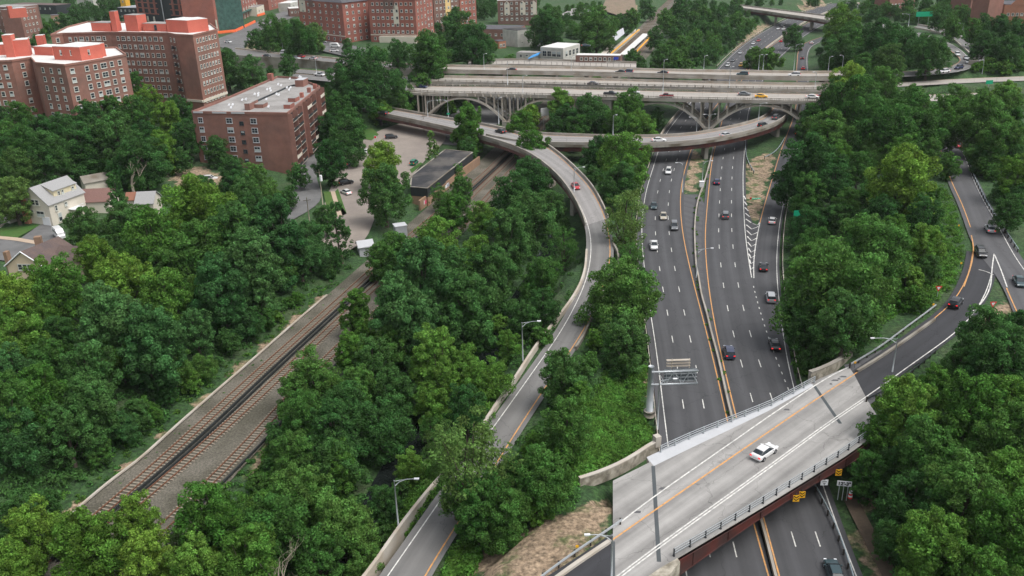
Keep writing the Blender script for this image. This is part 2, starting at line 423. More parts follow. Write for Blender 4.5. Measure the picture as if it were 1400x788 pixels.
def flat(name, pts, mt, dz=0., parent=None):
    """flat polygon from world points"""
    pts = [tuple(p) for p in pts]
    n = len(pts); a = sum(pts[i][0]*pts[(i+1) % n][1]-pts[(i+1) % n][0]*pts[i][1] for i in range(n))
    if a < 0: pts = pts[::-1]
    l = ROOTLOC.get(parent.name, (0, 0, 0)) if parent else (0, 0, 0)
    me = bpy.data.meshes.new(name); me.from_pydata([(p[0]-l[0], p[1]-l[1], p[2]+dz-l[2]) for p in pts], [], [tuple(range(n))]); me.materials.append(mt)
    uvl = me.uv_layers.new(name='UVMap')
    for lp in me.loops:
        co = me.vertices[lp.vertex_index].co; uvl.data[lp.index].uv = (co.x*.8+co.y*.6, co.y*.8-co.x*.6)
    o = bpy.data.objects.new(name, me); COL.objects.link(o)
    if parent: o.parent = parent; ROOTLOC[o.name] = ROOTLOC.get(parent.name, (0, 0, 0))
    return o
# ================================================================== road geometry (pixel rows of the photo laid on real levels)
HL = Road('HL', [(951,860,1072,860),(938,788,1050,788),(927,711,1029,711),(912,600,1000,600),(903,524,983,525),(896,469,970,470),(889,426,959,428),(884,394,950,394),(880,357,941,357),(877,317,933,317),(880,280,930,280),(886,251,932,251),(893,230,937,230),(901,204,945,204),(914,178,957,178),(933,154,972,154),(955,128,992,129),(975,105,1011,106),(988,89,1026,89),(1010,68,1042,69),(1038,48,1067,50),(1064,33,1089,36),(1087,22,1110,25),(1115,12,1138,14),(1150,2,1175,4)], 0., lo=1.2, ro=.9)
HR = Road('HR', [(1085,860,1200,860),(1065,788,1170,788),(1047,718,1143,718),(1022,630,1114,630),(1004,561,1090,561),(994,519,1073,521),(982,469,1053,470),(975,432,1041,432),(969,394,1030,394),(965,352,1023,352),(964,322,1019,322),(966,292,1017,292),(969,260,1016,260),(972,230,1016,230),(977,204,1018,204),(984,178,1020,177),(992,150,1024,150),(1004,125,1034,125),(1020,102,1048,102),(1034,82,1062,82),(1046,70,1074,71),(1068,54,1090,56),(1093,38,1114,40),(1115,26,1138,28),(1142,15,1165,17),(1180,4,1205,6)], 0., lo=.9, ro=.8)
MG = Road('MG', [(1086,552,1091,552),(1074,525,1083,525),(1055,479,1074,481),(1044,445,1069,446),(1034,410,1065,410),(1030,380,1062,380),(1031,347,1062,347),(1039,304,1066,304),(1050,264,1075,262),(1058,238,1083,237),(1067,208,1089,207),(1077,182,1097,182),(1085,160,1103,160),(1089,140,1106,140),(1090,120,1105,120),(1089,99,1104,99),(1090,84,1103,84),(1091,73,1104,73),(1096,62,1109,64),(1113,54,1122,57),(1137,47,1141,51)], 0., lo=.4, ro=.6)
HLg, HRg = HL, HR
# S ramp + flyover from the town side
S = Road('S', [(480,860,545,860,1.4),(530,787,582,787,1.5),(567,736,616,733,1.6),(600,686,652,680,1.7),(640,631,683,631,1.8),(665,598,699,604,2),(700,549,730,556,2.2),(725,514,757,516,2.4),(746,483,777,486,2.6),(765,459,795,461,2.8),(782,426,812,429,3),(799,392,824,396,3.3),(807,360,835,366,3.8),(809,335,837,335,4.3),(806,314,831,306,4.8),(797,289,820,279,5.4),(782,262,805,254,6),(768,244,789,237,6.4),(752,229,772,220,6.7),(735,216,755,206,6.8),(712,204,733,192,6.8),(687,195,700,181,6.8),(654,186,661,172,6.8),(619,177,624,166,6.8),(556,163,560,154.5,6.8),(496,151,498,143.5,6.8),(450,142.5,452,136,6.8),(415,136,417,130,6.8)], sm=8, grade=lambda x, y: y > 372 or (x < 510 and y < 160), lo=.5, ro=.6)
G = Road('G', [(640,180,645,168),(698,193,700,180),(732,197,735,185),(773,197,773,186),(840,198,840,188.5),(900,198,900,188),(945,195,940,186.5),(993,188,983,179),(1035,178,1026,169),(1061,169,1046,162),(1074,160,1055,153),(1078,146,1059,141),(1079,131,1060,129),(1079,118,1060,117)], 6.6, sm=8, grade=False, lo=.3, ro=.3)
B = Road('B', [(640,868,652,935),(700,828,712,886),(771,787,780,840),(836,738,838,790),(896,697,900,745),(1000,625,1010,666),(1050,591,1062,629),(1127,538,1143,569),(1167,513,1182,545),(1220,476,1240,502),(1270,441,1292,466),(1299,418,1326,438),(1317,393,1350,400),(1327,366,1357,368),(1330,344,1360,348)], 6., sm=6, grade=lambda x, y: x < 850 or x > 1195, fall=7, lo=1.2, ro=.8)
C2 = Road('C2', [(1276,150,1299,146),(1279,172,1303,168),(1283,198,1311,193),(1289,222,1322,217),(1300,252,1335,250),(1313,280,1350,279),(1322,305,1364,303),(1331,330,1378,328),(1345,352,1391,352),(1366,374,1406,372),(1377,396,1420,393),(1393,435,1440,430),(1408,478,1465,470)], 6., sm=6, fall=7, lo=.6, ro=.8)
RAIL = Road('RAIL', [(-60,845,170,850),(40,755,235,765),(92,708,262,715),(140,668,298,676),(232,591,370,597),(347,491,458,500),(447,404,528,432),(520,340,600,352),(562,303,642,310),(602,268,683,272),(640,235,716,240),(672,205,748,207),(700,178,776,179),(730,150,803,150),(775,112,842,112),(822,76,886,78),(868,43,907,45),(900,12,923,14),(928,-12,944,-10)], 0., sm=10, fall=7)
RIV = Road('RIV', [(400,900,470,900),(455,800,505,805),(478,735,514,738),(490,695,522,698),(508,655,548,655),(540,610,580,608),(588,560,628,558),(632,505,668,503),(664,455,702,455),(690,420,732,422),(718,380,748,380),(738,340,764,340),(738,300,762,300),(722,262,746,262),(716,230,738,232)], -2.6, sm=10, fall=6)
D1 = Road('D1', [(400,107,400,100.5),(480,114.5,480,107),(537,122,537,114.5),(574,127,580,118.5),(680,129,680,119.5),(780,132,780,122),(860,134,860,124),(940,136,940,126),(1020,137.5,1020,127.5),(1111,139,1111,129),(1180,139.5,1180,130),(1260,139,1260,130),(1345,136,1345,127)], 12.5, sm=14, grade=lambda x, y: x < 560 or x > 1150, fall=7)
D2 = Road('D2', [(400,99.5,400,94),(480,105.5,480,100),(537,109.5,537,104),(600,112,600,106),(680,114,680,107.5),(780,116,780,109),(860,118,860,111),(940,120,940,113),(1020,121.5,1020,115),(1111,123,1111,116.5),(1180,121,1180,115),(1260,117,1260,111),(1330,113,1330,107),(1400,110.5,1400,104.5),(1460,109,1460,103)], 12.5, sm=14, grade=lambda x, y: x < 560 or x > 1150, fall=7)
D3 = Road('D3', [(320,76.5,322,67),(350,79,352,70),(380,80,380,74),(420,83,422,77),(460,87.5,461,81),(530,93.5,531,87),(600,97,600,91),(680,98.5,680,92.5),(780,100,780,94),(860,102,860,96),(940,104,940,98),(1020,106,1020,99),(1111,107,1111,100.5),(1180,106.5,1180,99.5),(1240,105,1240,98),(1280,102,1276,95),(1318,97,1300,91),(1334,88,1312,83.5),(1322,76,1309,77.5),(1313,68,1303,72),(1300,60,1290,65),(1270,48,1262,54),(1238,41,1232,46),(1205,33,1202,38)], 15., sm=6, grade=lambda x, y: x > 1150, fall=7)
E2 = Road('E2', [(1362,93,1384,91),(1340,86,1357,84),(1324,71,1338,68),(1310,59,1321,57),(1300,52,1308,49.5),(1280,44,1285,41),(1250,38,1254,35)], 14.6, sm=5, fall=7)
D4 = Road('D4', [(640,92,640,85),(700,90,700,82.5),(770,92,770,84),(838,94,838,86),(870,95,870,87)], 13., sm=5, grade=lambda x, y: x < 700)
OV = Road('OV', [(1010,12,1012,8),(1042,16,1044,12),(1075,21,1078,16),(1105,25,1110,20),(1135,30,1140,24)], 8., sm=4, grade=False)
# streets on the town side
LOT = Road('LOT', [(420,320,470,345),(437,300,500,330),(445,275,520,280),(455,250,555,250),(470,225,585,215),(478,205,610,190),(520,178,600,172),(560,165,600,163)], 1.5, sm=3, fall=8)
ST1 = Road('ST1', [(330,300,372,318),(360,280,400,300),(402,262,440,275),(405,238,432,240),(412,215,435,210)], 1.4, sm=3, fall=6)
ST2 = Road('ST2', [(-30,352,-35,325),(20,358,15,328),(60,362,55,333),(100,362,95,340)], 6., sm=2, fall=6)
ST3 = Road('ST3', [(290,60,330,75),(300,52,340,58),(322,44,350,45),(345,33,375,34),(375,20,405,22),(410,8,432,10),(430,-4,455,-2)], 12., sm=3, fall=8)
ST4 = Road('ST4', [(560,192,632,200),(590,172,672,176),(625,152,700,152),(662,130,728,128),(690,112,750,110)], 1.3, sm=3, fall=6)
CTRL = [(0,770,3),(0,600,5),(100,560,4),(200,480,3),(300,400,3),(400,330,2),(50,420,6),(0,330,6.5),(60,300,6),(150,280,5.5),(230,250,5),(330,255,2.5),(420,250,1.5),(440,300,1.5),(100,200,9),(0,200,11),(200,165,7),(300,165,3.5),(250,235,4),(420,125,8),(300,90,10),(300,60,12),(0,90,14),(0,0,16),(200,30,13),(350,50,12),(440,60,12),(500,65,12),(600,70,12),(690,70,12),(760,70,11.5),(760,30,10),(700,30,12),(830,20,7),(800,75,8),(500,140,6),(560,150,4),(540,110,11),
 (500,220,1.5),(590,220,1.2),(530,300,1),(620,215,.4),(940,250,.3),(955,210,.3),(1040,230,1.2),(1040,280,.5),(1100,300,4),(1090,420,3),(1100,500,3),(1150,400,5),(1200,300,6),(1250,400,6),(1250,200,7),(1150,200,4.5),(1120,160,3),(1350,150,8),(1400,300,6.5),(1400,150,9),(1200,125,10.5),(1300,60,14),(1400,60,15),(1400,20,16),(1250,20,13),(1180,60,8),(1150,85,6),(1150,20,8),(1090,5,5),(970,60,2),(900,70,1),(940,30,3),(980,10,4),(850,120,.5),(830,165,.3),(780,165,.3),
 (860,440,2),(868,560,2.5),(830,620,4.5),(810,700,5.9),(700,740,4.5),(650,760,2.5),(740,650,3.2),(870,612,3.6),(845,650,5.5),(815,668,5.5),(790,680,5.3),(1140,512,5.4),(1165,495,5.6),(860,330,2),(860,390,2.4),(760,200,0),(860,240,.3),
 (1180,788,1.2),(1160,720,1),(1300,600,5),(1400,700,5),(1250,770,2.5),(1200,640,3.5),(1300,480,6),(1130,500,3),(1360,500,6),
 (600,620,-.3),(640,480,-.3),(560,500,0),(690,350,0),(430,620,0),(400,700,0),(250,788,.2),(350,788,-.3),(540,400,0),(620,300,0),(690,260,0)]
cp = np.array([P(*c) for c in CTRL])
extra = [(-900, 300, 12), (900, 300, 14), (-900, 1000, 16), (900, 1000, 16), (0, 1100, 6), (-400, 60, 3), (400, 60, 5), (0, 40, 1), (-3000, 3000, 20), (3000, 3000, 20), (0, 5000, 20)]
cp = np.vstack([cp, np.array(extra, float)])
def kern(r): return r
_A = kern(np.linalg.norm(cp[:, None, :2]-cp[None, :, :2], axis=2))
n_ = len(cp); _M = np.zeros((n_+1, n_+1)); _M[:n_, :n_] = _A-np.eye(n_)*3.0; _M[:n_, n_] = 1; _M[n_, :n_] = 1
_w = np.linalg.solve(_M, np.concatenate([cp[:, 2], [0]]))
def axis(lo, hi, step, far, g=1.18):
    a = list(np.arange(lo, hi+step, step)); s = step
    b = a[-1]
    while b < far[1]: s *= g; b += s; a.append(b)
    s = step; b = a[0]; pre = []
    while b > far[0]: s *= g; b -= s; pre.append(b)
    return np.array(pre[::-1]+a)
GX = axis(-330, 330, 3.0, (-6000, 6000)); GY = axis(66, 560, 3.0, (-300, 9000), 1.10)
XX, YY = np.meshgrid(GX, GY)
pts = np.stack([XX.ravel(), YY.ravel()], 1)
Z = np.empty(len(pts))
for a in range(0, len(pts), 20000):
    q = pts[a:a+20000]; Z[a:a+20000] = kern(np.linalg.norm(q[:, None]-cp[None, :, :2], axis=2))@_w[:n_]+_w[n_]
Z = np.clip(Z, -1.5, 22)
inn = (np.abs(pts[:, 0]) < 700) & (pts[:, 1] > 40) & (pts[:, 1] < 1200); ii = np.where(inn)[0]; Q = pts[ii]
wsum = np.zeros(len(Q)); zs = np.zeros(len(Q)); wmax = np.zeros(len(Q)); zcap = np.full(len(Q), 1e9)
ROADD = np.full(len(Q), 1e9)
for r in ROADS.values():
    g = r.grade
    if not g.any(): continue
    C_ = r.ec[g]; HW = r.hw[g]
    m = (Q[:, 0] > C_[:, 0].min()-40) & (Q[:, 0] < C_[:, 0].max()+40) & (Q[:, 1] > C_[:, 1].min()-40) & (Q[:, 1] < C_[:, 1].max()+40)
    mi = np.where(m)[0]
    for a in range(0, len(mi), 20000):
        j = mi[a:a+20000]; D = np.linalg.norm(Q[j][:, None]-C_[None, :, :2], axis=2)-HW[None]
        k = D.argmin(1); d = D[np.arange(len(j)), k]; zt = C_[k, 2]-.3
        w = np.clip(1-(d-3.2)/r.fall, 0, 1); w = w*w*(3-2*w)
        w8 = w**8+1e-9*w; zs[j] += w8*zt; wsum[j] += w8; wmax[j] = np.maximum(wmax[j], w)
        core = d < 3.4; zcap[j[core]] = np.minimum(zcap[j[core]], (zt+.05)[core])
Zi = Z[ii]; zz_ = np.where(wsum > 0, zs/np.maximum(wsum, 1e-12), 0)
Zi = Zi*(1-wmax)+zz_*wmax; Zi = np.minimum(Zi, zcap)
near_ = wmax < .3; Zi = Zi+near_*(np.sin(Q[:, 0]*.21)*np.cos(Q[:, 1]*.17)*.25)
Z[ii] = Zi
ZG = Z.reshape(XX.shape)
def gz(x, y):
    i = min(max(np.searchsorted(GX, x)-1, 0), len(GX)-2); j = min(max(np.searchsorted(GY, y)-1, 0), len(GY)-2)
    u = (x-GX[i])/(GX[i+1]-GX[i]); v = (y-GY[j])/(GY[j+1]-GY[j])
    return float(ZG[j, i]*(1-u)*(1-v)+ZG[j, i+1]*u*(1-v)+ZG[j+1, i]*(1-u)*v+ZG[j+1, i+1]*u*v)
def G0(px, py, it=6):
    """point on the terrain under a pixel"""
    z = 3.
    for _ in range(it):
        p = P(px, py, z); z = .5*z+.5*gz(p[0], p[1])
    return np.array([p[0], p[1], gz(p[0], p[1])])
# ground cover weights on the terrain vertices (what grows there)
def inpoly(x, y, poly):
    c = False; n = len(poly); j = n-1
    for i in range(n):
        xi, yi = poly[i]; xj, yj = poly[j]
        if (yi > y) != (yj > y) and x < (xj-xi)*(y-yi)/(yj-yi)+xi: c = not c
        j = i
    return c
DRY = [[(640,788),(655,745),(740,715),(800,690),(835,675),(838,725),(790,760),(740,800)], [(1020,225),(1050,205),(1060,215),(1044,262),(1036,308),(1022,300)], [(1352,440),(1380,398),(1392,440)], [(320,52),(345,55),(380,68),(440,78),(420,76),(330,66)], [(845,0),(868,0),(872,20),(850,25),(838,15)], [(1095,0),(1130,0),(1128,18),(1090,16)], [(990,88),(1010,60),(1035,35),(1055,33),(1030,52),(985,92)], [(75,715),(150,655),(250,570),(380,455),(440,405),(450,410),(350,492),(230,595),(92,712)],
       [(884,470),(890,470),(900,580),(905,600),(890,606),(885,560)], [(1155,680),(1180,675),(1235,788),(1195,788)]]
DRY += [[(942,205),(957,215),(951,262),(936,262)], [(235,232),(270,228),(300,240),(345,250),(345,262),(270,258),(240,256)], [(330,668),(365,640),(395,575),(380,572),(350,630),(318,664)]]
PALE = [[(775,45),(790,40),(812,45),(800,52)], [(800,5),(840,5),(835,22),(795,20)]]
cover = np.zeros(len(pts))
for k in np.where(inn)[0]:
    x, y = pts[k]; px, py, zc = proj((x, y, Z[k]))
    if zc < 5 or px < -50 or px > 1450 or py < -20 or py > 850: continue
    for pg in DRY:
        if inpoly(px, py, pg): cover[k] = 1; break
nx, ny = len(GX), len(GY)
idx = np.arange(nx*ny).reshape(ny, nx)
F_ = np.stack([idx[:-1, :-1], idx[:-1, 1:], idx[1:, 1:], idx[1:, :-1]], -1).reshape(-1, 4)
me = bpy.data.meshes.new('ground'); me.vertices.add(nx*ny); me.vertices.foreach_set('co', np.stack([pts[:, 0], pts[:, 1], Z], 1).ravel())
me.loops.add(F_.size); me.loops.foreach_set('vertex_index', F_.ravel().astype(np.int32))
me.polygons.add(len(F_)); me.polygons.foreach_set('loop_start', np.arange(0, F_.size, 4, dtype=np.int32)); me.polygons.foreach_set('use_smooth', np.ones(len(F_), bool))
me.update(calc_edges=True)
at_ = me.attributes.new('cover', 'FLOAT', 'POINT'); at_.data.foreach_set('value', cover)
gm = bpy.data.materials.new('ground'); gm.use_nodes = True; nt = gm.node_tree; b = nt.nodes['Principled BSDF']; b.inputs['Roughness'].default_value = .97
tc = nd(nt, 'ShaderNodeTexCoord')
def noise(sc, det=6):
    n = nd(nt, 'ShaderNodeTexNoise'); n.inputs['Scale'].default_value = sc; n.inputs['Detail'].default_value = det; n.inputs['Roughness'].default_value = .65; nt.links.new(tc.outputs['Object'], n.inputs[0]); return n.outputs[0]
def mrange(s_, a, b_, c, d):
    x = nd(nt, 'ShaderNodeMapRange'); x.inputs[1].default_value = a; x.inputs[2].default_value = b_; x.inputs[3].default_value = c; x.inputs[4].default_value = d; nt.links.new(s_, x.inputs[0]); return x.outputs[0]
def mixc(f, a, b_):
    x = nd(nt, 'ShaderNodeMix', data_type='RGBA')
    for s_, v in ((x.inputs[0], f), (x.inputs[6], a), (x.inputs[7], b_)):
        if isinstance(v, (tuple, float)): s_.default_value = v
        else: nt.links.new(v, s_)
    return x.outputs[2]
green = mixc(mrange(noise(.35), .35, .65, 0, 1), (.020, .055, .016, 1.), (.04, .095, .024, 1.))
green = mixc(mrange(noise(.08, 3), .52, .68, 0, .6), green, (.06, .075, .035, 1.))
dryc = mixc(mrange(noise(1.3), .35, .65, 0, 1), (.36, .27, .185, 1.), (.20, .145, .095, 1.))
dryc = mixc(mrange(noise(.22, 5), .5, .62, 0, .9), dryc, (.07, .105, .03, 1.))
cv = nd(nt, 'ShaderNodeAttribute'); cv.attribute_name = 'cover'
ad = nd(nt, 'ShaderNodeMath', operation='ADD'); nt.links.new(cv.outputs['Fac'], ad.inputs[0]); nt.links.new(mrange(noise(.5, 4), .3, .7, -.35, .35), ad.inputs[1])
col = mixc(mrange(ad.outputs[0], .4, .65, 0, 1), green, dryc)
gn = nd(nt, 'ShaderNodeMix', data_type='RGBA', blend_type='MULTIPLY'); gn.inputs[0].default_value = 1; nt.links.new(col, gn.inputs[6]); nt.links.new(mrange(noise(1.6, 9), .32, .68, .35, 1.65), gn.inputs[7])
nt.links.new(gn.outputs[2], b.inputs['Base Color'])
bp = nd(nt, 'ShaderNodeBump'); bp.inputs['Strength'].default_value = .7; bp.inputs['Distance'].default_value = .5; nt.links.new(noise(2.0), bp.inputs['Height']); nt.links.new(bp.outputs[0], b.inputs['Normal'])
me.materials.append(gm)
ground = bpy.data.objects.new('ground', me); COL.objects.link(ground); struct(ground)

# ---------------------------------------------------------------- road surfaces
def marks(name, parent, lines):
    mb = MB()
    for l in lines: strip(mb, *l[:2], **l[2])
    return mb.build(name, [white_paint, yellow_paint], parent)
sf = lambda r, name, mt, dz=0., i0=0, i1=None, parent=None: sheet(name, r.EL[i0:i1], r.ER[i0:i1], mt, dz, parent)
hl = struct(sf(HL, 'southbound_highway', asphalt_dark)); hr = struct(sf(HR, 'northbound_highway', asphalt_dark)); mg = struct(sf(MG, 'entry_ramp', asphalt_dark, -.03))
marks('lane_markings', hl, [(HL.at(0), .16, {}), (HL.at(1), .2, dict(mi=1)), (HL.at(1/3.), .16, dict(dash=(3.0, 9.2))), (HL.at(2/3.), .16, dict(dash=(3.0, 9.2)))])
def sel(r, f): return [i for i in range(len(r.c)) if f(*proj(r.c[i])[:2])]
lo_ = [i for i in range(len(HR.c)) if proj(HR.c[i])[1] < 385]
lines = [(HR.at(0), .2, dict(mi=1)), (HR.at(1/3.), .16, dict(dash=(3.0, 9.2), phase=2)), (HR.at(2/3.), .16, dict(dash=(3.0, 9.2), phase=2)), (HR.at(1)[lo_[0]:], .18, {})]
i_dot = [i for i in range(len(HR.c)) if 385 <= proj(HR.c[i])[1] < 545]; lines.append((HR.at(1)[i_dot[0]:i_dot[-1]+1], .18, dict(dash=(.9, 1.9))))
i_n = [i for i in range(len(HR.c)) if proj(HR.c[i])[1] >= 560]; lines.append((HR.at(1)[:i_n[-1]+1], .16, {}))
marks('lane_markings', hr, lines)
i_m = [i for i in range(len(MG.c)) if proj(MG.c[i])[1] < 385]; i_y = [i for i in range(len(MG.c)) if proj(MG.c[i])[1] < 306]
marks('lane_markings', mg, [(MG.at(1), .16, dict(dz=.03)), (MG.at(0)[i_m[0]:i_y[0]+1], .2, dict(dz=.04)), (MG.at(0)[i_y[0]:], .2, dict(mi=1, dz=.03))])
# hatched gore
gore = flat('gore_pavement', [P(*p, -.02) for p in ((1027,384),(1018,330),(1016,270),(1018,262),(1022,285),(1029,305),(1036,308),(1043,300),(1036,340),(1031,360))], asphalt_dark); struct(gore)
gp = MB(); N = 13
for k in range(N):
    t = k/(N-1); y = 268+t*95
    a = P(1017+t*8, y, 0); x2 = np.interp(y, [268, 300, 306, 382], [1019.5, 1027, 1037, 1028]); b2 = P(x2, y+(4 if y > 300 else 5), 0)
    if y < 300: m_ = [a, b2]
    else:
        mid = P((1017+t*8)*.5+x2*.5-1, y+6, 0); m_ = [a, mid, P(x2, y+2.5, 0)]
    strip(gp, m_, .35, .02)
strip(gp, [P(1029,306,0), P(1036,308,0), P(1039,304,0)], .25, .024)
gp.build('hatching', white_paint, gore)
# patched shoulder between the carriageways
sh = flat('median_shoulder', [P(*p, -.04) for p in ((929,266),(955,266),(952,300),(950,340),(953,370),(957,392),(975,470),(996,560),(1040,711),(1060,788),(1085,870),(1068,870),(1050,788),(1029,711),(992,566),(970,471),(949,390),(939,347),(932,312),(929,280))], asphalt_mid); struct(sh)
sh2 = flat('median_shoulder', [P(*p, -.04) for p in ((957,266),(966,285),(963,322),(964,352),(968,392),(980,469),(1003,561),(1045,711),(1064,788),(1064,800),(1050,788),(1029,705),(996,560),(975,470),(957,392),(953,370),(950,340),(952,300))], asphalt_mid, -.012); struct(sh2)
i_g = [i for i in range(len(S.c)) if proj(S.c[i])[1] > 300]
srf = struct(sheet('ramp_road', S.EL[:i_g[-1]+1]-S.lat[:i_g[-1]+1]*.6, S.ER[:i_g[-1]+1], asphalt_grey))
strm = [(S.at(0)[:i_g[-1]+1], .16, {}), (S.at(1, -.25)[:i_g[-1]+1], .2, dict(mi=1))]
marks('lane_markings', srf, strm)
c2 = struct(sf(C2, 'hill_ramp_road', asphalt_mid, -.012))
ij = int(np.argmin(np.hypot(C2.L[:, 0]-P(1352, 352, 6)[0], C2.L[:, 1]-P(1352, 352, 6)[1])))
m_ = MB(); strip(m_, C2.at(0, .5)[:ij-5], .2, mi=1); strip(m_, C2.at(1, -.5), .16)
for pl, mi_ in (([(1359,347),(1356,370),(1354,393),(1344,412),(1330,426)], 0), ([(1359,347),(1368,368),(1377,393)], 0), ([(1376,394),(1385,415),(1396,440),(1407,478)], 1), ([(1338,369),(1348,371),(1358,376)], 0), ([(1328,322),(1331,340),(1328,362),(1318,392)], 1)):
    strip(m_, pxpoly(pl, 6, 2, 2), .22, mi=mi_, dz=.03)
m_.build('lane_markings', [white_paint, yellow_paint], c2)
ig1 = [i for i in range(len(B.c)) if proj(B.c[i])[0] < 842]; ig2 = [i for i in range(len(B.c)) if proj(B.c[i])[0] > 1172]
b1 = struct(sf(B, 'bridge_approach_road', asphalt_new, -.056, 0, ig1[-1]+6)); b2_ = struct(sf(B, 'bridge_approach_road', asphalt_new, -.056, ig2[0]-5)); struct(flat('approach_shoulder', [P(*p, 5.938) for p in ((1154,499),(1168,496),(1205,478),(1214,487),(1222,515),(1208,540),(1190,553),(1175,548))], asphalt_mid)); struct(sf(ST4, 'underpass_street', lot_dark))
marks('lane_markings', b1, [(B.at(0)[:ig1[-1]+2], .16, dict(mi=1, dz=-.036)), (B.at(1)[:ig1[-1]+2], .16, dict(dz=-.036))])
marks('lane_markings', b2_, [(B.at(0)[ig2[0]-3:], .18, dict(mi=1, dz=-.036)), (B.at(1)[ig2[0]-1:ig2[0]+30], .18, dict(dz=-.036))])
qa = RAIL.at(0, .3); qb = RAIL.at(.13); kk_ = [i for i in range(len(RAIL.c)) if proj(RAIL.c[i])[1] > 395]; struct(sheet('weedy_verge', qa[kk_[0]:kk_[-1]], qb[kk_[0]:kk_[-1]], mat('weedy_dry_grass', (.24, .18, .10), .97, .5, 1.2, (.10, .13, .045), .6, .3), .03)) if False else None
struct(sf(RIV, 'river', water_m)); bal = struct(sf(RAIL, 'railway_ballast', ballast))
lot = struct(sf(LOT, 'parking_lot', lot_m)); st1 = struct(sf(ST1, 'side_street', lot_dark)); st2 = struct(sf(ST2, 'residential_street', lot_dark)); st3 = struct(sf(ST3, 'town_street', lot_dark))
struct(flat('front_lawn', [P(*p, 6.02) for p in ((-20,298),(30,292),(55,297),(58,306),(24,325),(-20,322))], lawn_m)); struct(flat('driveway', [P(*p, 6.05) for p in ((58,305),(82,312),(90,318),(70,336),(28,326))], lot_dark))
struct(flat('pavement', [P(*p, 6.08) for p in ((-20,321),(24,325),(65,332),(95,337),(95,340),(60,336),(20,329),(-20,325))], walk_tan))
struct(flat('pavement', [P(*p, 1.6) for p in ((452,262),(458,262),(468,295),(462,297))], walk_tan)); struct(flat('verge', [P(*p, 1.56) for p in ((442,262),(452,262),(462,297),(468,295),(458,262),(462,258),(474,292),(450,300))], lawn_m))
struct(flat('grass_island', [P(*p, 1.62) for p in ((480,178),(505,172),(518,184),(508,192),(492,189))], lawn_m))
struct(flat('verge', [P(*p, 1.6) for p in ((560,232),(575,222),(578,224),(563,237))], lawn_m))
pa = pxpoly([(1165,672,1.3),(1182,706,1.3),(1210,758,1.3),(1232,800,1.3)])
for q_ in pa: q_[2] = gz(q_[0], q_[1])+.12
struct(sheet('dirt_path', pa+[-1.0, 0, 0], pa+[1.0, 0, 0], path_m, .1))
# ================================================================== foreground overpass
ZB = 6.0
out = [(838,800),(838,657),(888,632),(884,625),(901,617),(945,597),(1050,555),(1108,524),(1122,517),(1160,501),(1168,512),(1186,547),(1210,585),(1155,624),(1050,689),(926,763),(905,775),(880,800)]
br = thing('road_bridge', 'pale concrete road bridge on maroon steel girders crossing over the highway', 'bridge', P(1000, 650, ZB)); LM['the pale road bridge'] = P(1000, 650, ZB)
mb = MB(); poly = [P(*p, ZB)[:2] for p in out]; mb.prism(poly, ZB-.8, ZB-.05); mb.build('deck_slab', concrete, br)
# surface as one sheet with along-road streaks
Uax = (P(1143, 569, ZB)-P(900, 745, ZB)); Uax[2] = 0; Uax /= np.linalg.norm(Uax); Vax = np.array([-Uax[1], Uax[0], 0])
def deckflat(name, pts, mt, dz):
    o = flat(name, [P(*p, ZB) for p in pts], mt, dz, br)
    me = o.data; uvl = me.uv_layers[0]; l = ROOTLOC[br.name]
    for lp in me.loops:
        co = me.vertices[lp.vertex_index].co; uvl.data[lp.index].uv = (co.x*Vax[0]+co.y*Vax[1], co.x*Uax[0]+co.y*Uax[1])
    return o
road = deckflat('roadway', out, deck_concrete, -.046)
deckflat('approach_slab', [(838,800),(838,657),(888,632),(893,637),(896,690),(899,745),(902,772),(880,800)], slab_white, -.04) if False else None
deckflat('sidewalk', [(884,625),(901,617),(945,597),(1050,555),(1108,524),(1113,527),(1050,562),(990,591),(960,605),(894,637)], sidewalk_m, -.036)
mk = MB()
ib = [i for i in range(len(B.c)) if 834 < proj(B.c[i])[0] < 1180]
strip(mk, B.at(0)[ib[0]:ib[-1]+1], .22, dz=-.028, mi=1)
strip(mk, B.at(1)[ib[0]:ib[-1]+1], .18, dz=-.028); strip(mk, B.at(1, .55)[ib[0]:ib[-1]+1], .18, dz=-.028)
strip(mk, pxpoly([(838,722),(897,677),(1020,591),(1050,570),(1127,519),(1162,501)], ZB, 2, 1), .2, dz=-.028)
mk.build('lane_markings', [white_paint, yellow_paint], road)
js_ = mat('joint_steel', (.07, .08, .085), .6)
for a, b_ in (((893,637),(901,768)), ((1113,527),(1149,579)), ((838,790),(838,740))):
    jt = MB(); strip(jt, [P(*a, ZB), P(*b_, ZB)], .5, dz=-.034); jt.build('expansion_joint', js_, br)
rr_ = random.Random(2)
for (x, y) in ((1141,520),(1152,515),(1136,525),(1147,518),(870,700),(905,668),(1075,560)):
    p = P(x, y, ZB); w_ = .2+.5*rr_.random(); cr = MB(); cr.add([(p[0]-w_, p[1]-.15, ZB-.03), (p[0]+w_*.8, p[1]-.25, ZB-.03), (p[0]+w_, p[1]+.2, ZB-.03), (p[0]-.1, p[1]+.3, ZB-.03)], [(0, 1, 2, 3)]); cr.build('pothole_patch', asphalt_mid, road)
near_edge = [P(926,763,ZB), P(1000,719.5,ZB), P(1050,689,ZB), P(1155,624,ZB), P(1205,588,ZB)]
far_edge = [P(901,617,ZB), P(945,597,ZB), P(1050,555,ZB), P(1111,522,ZB)]
def dens(pl, step):
    pl = np.array(pl); s = np.concatenate([[0], np.cumsum(np.linalg.norm(np.diff(pl[:, :2], axis=0), axis=1))]); n = max(2, int(s[-1]/step)+1)
    x = np.linspace(0, s[-1], n); return np.stack([np.interp(x, s, pl[:, k]) for k in range(3)], 1)
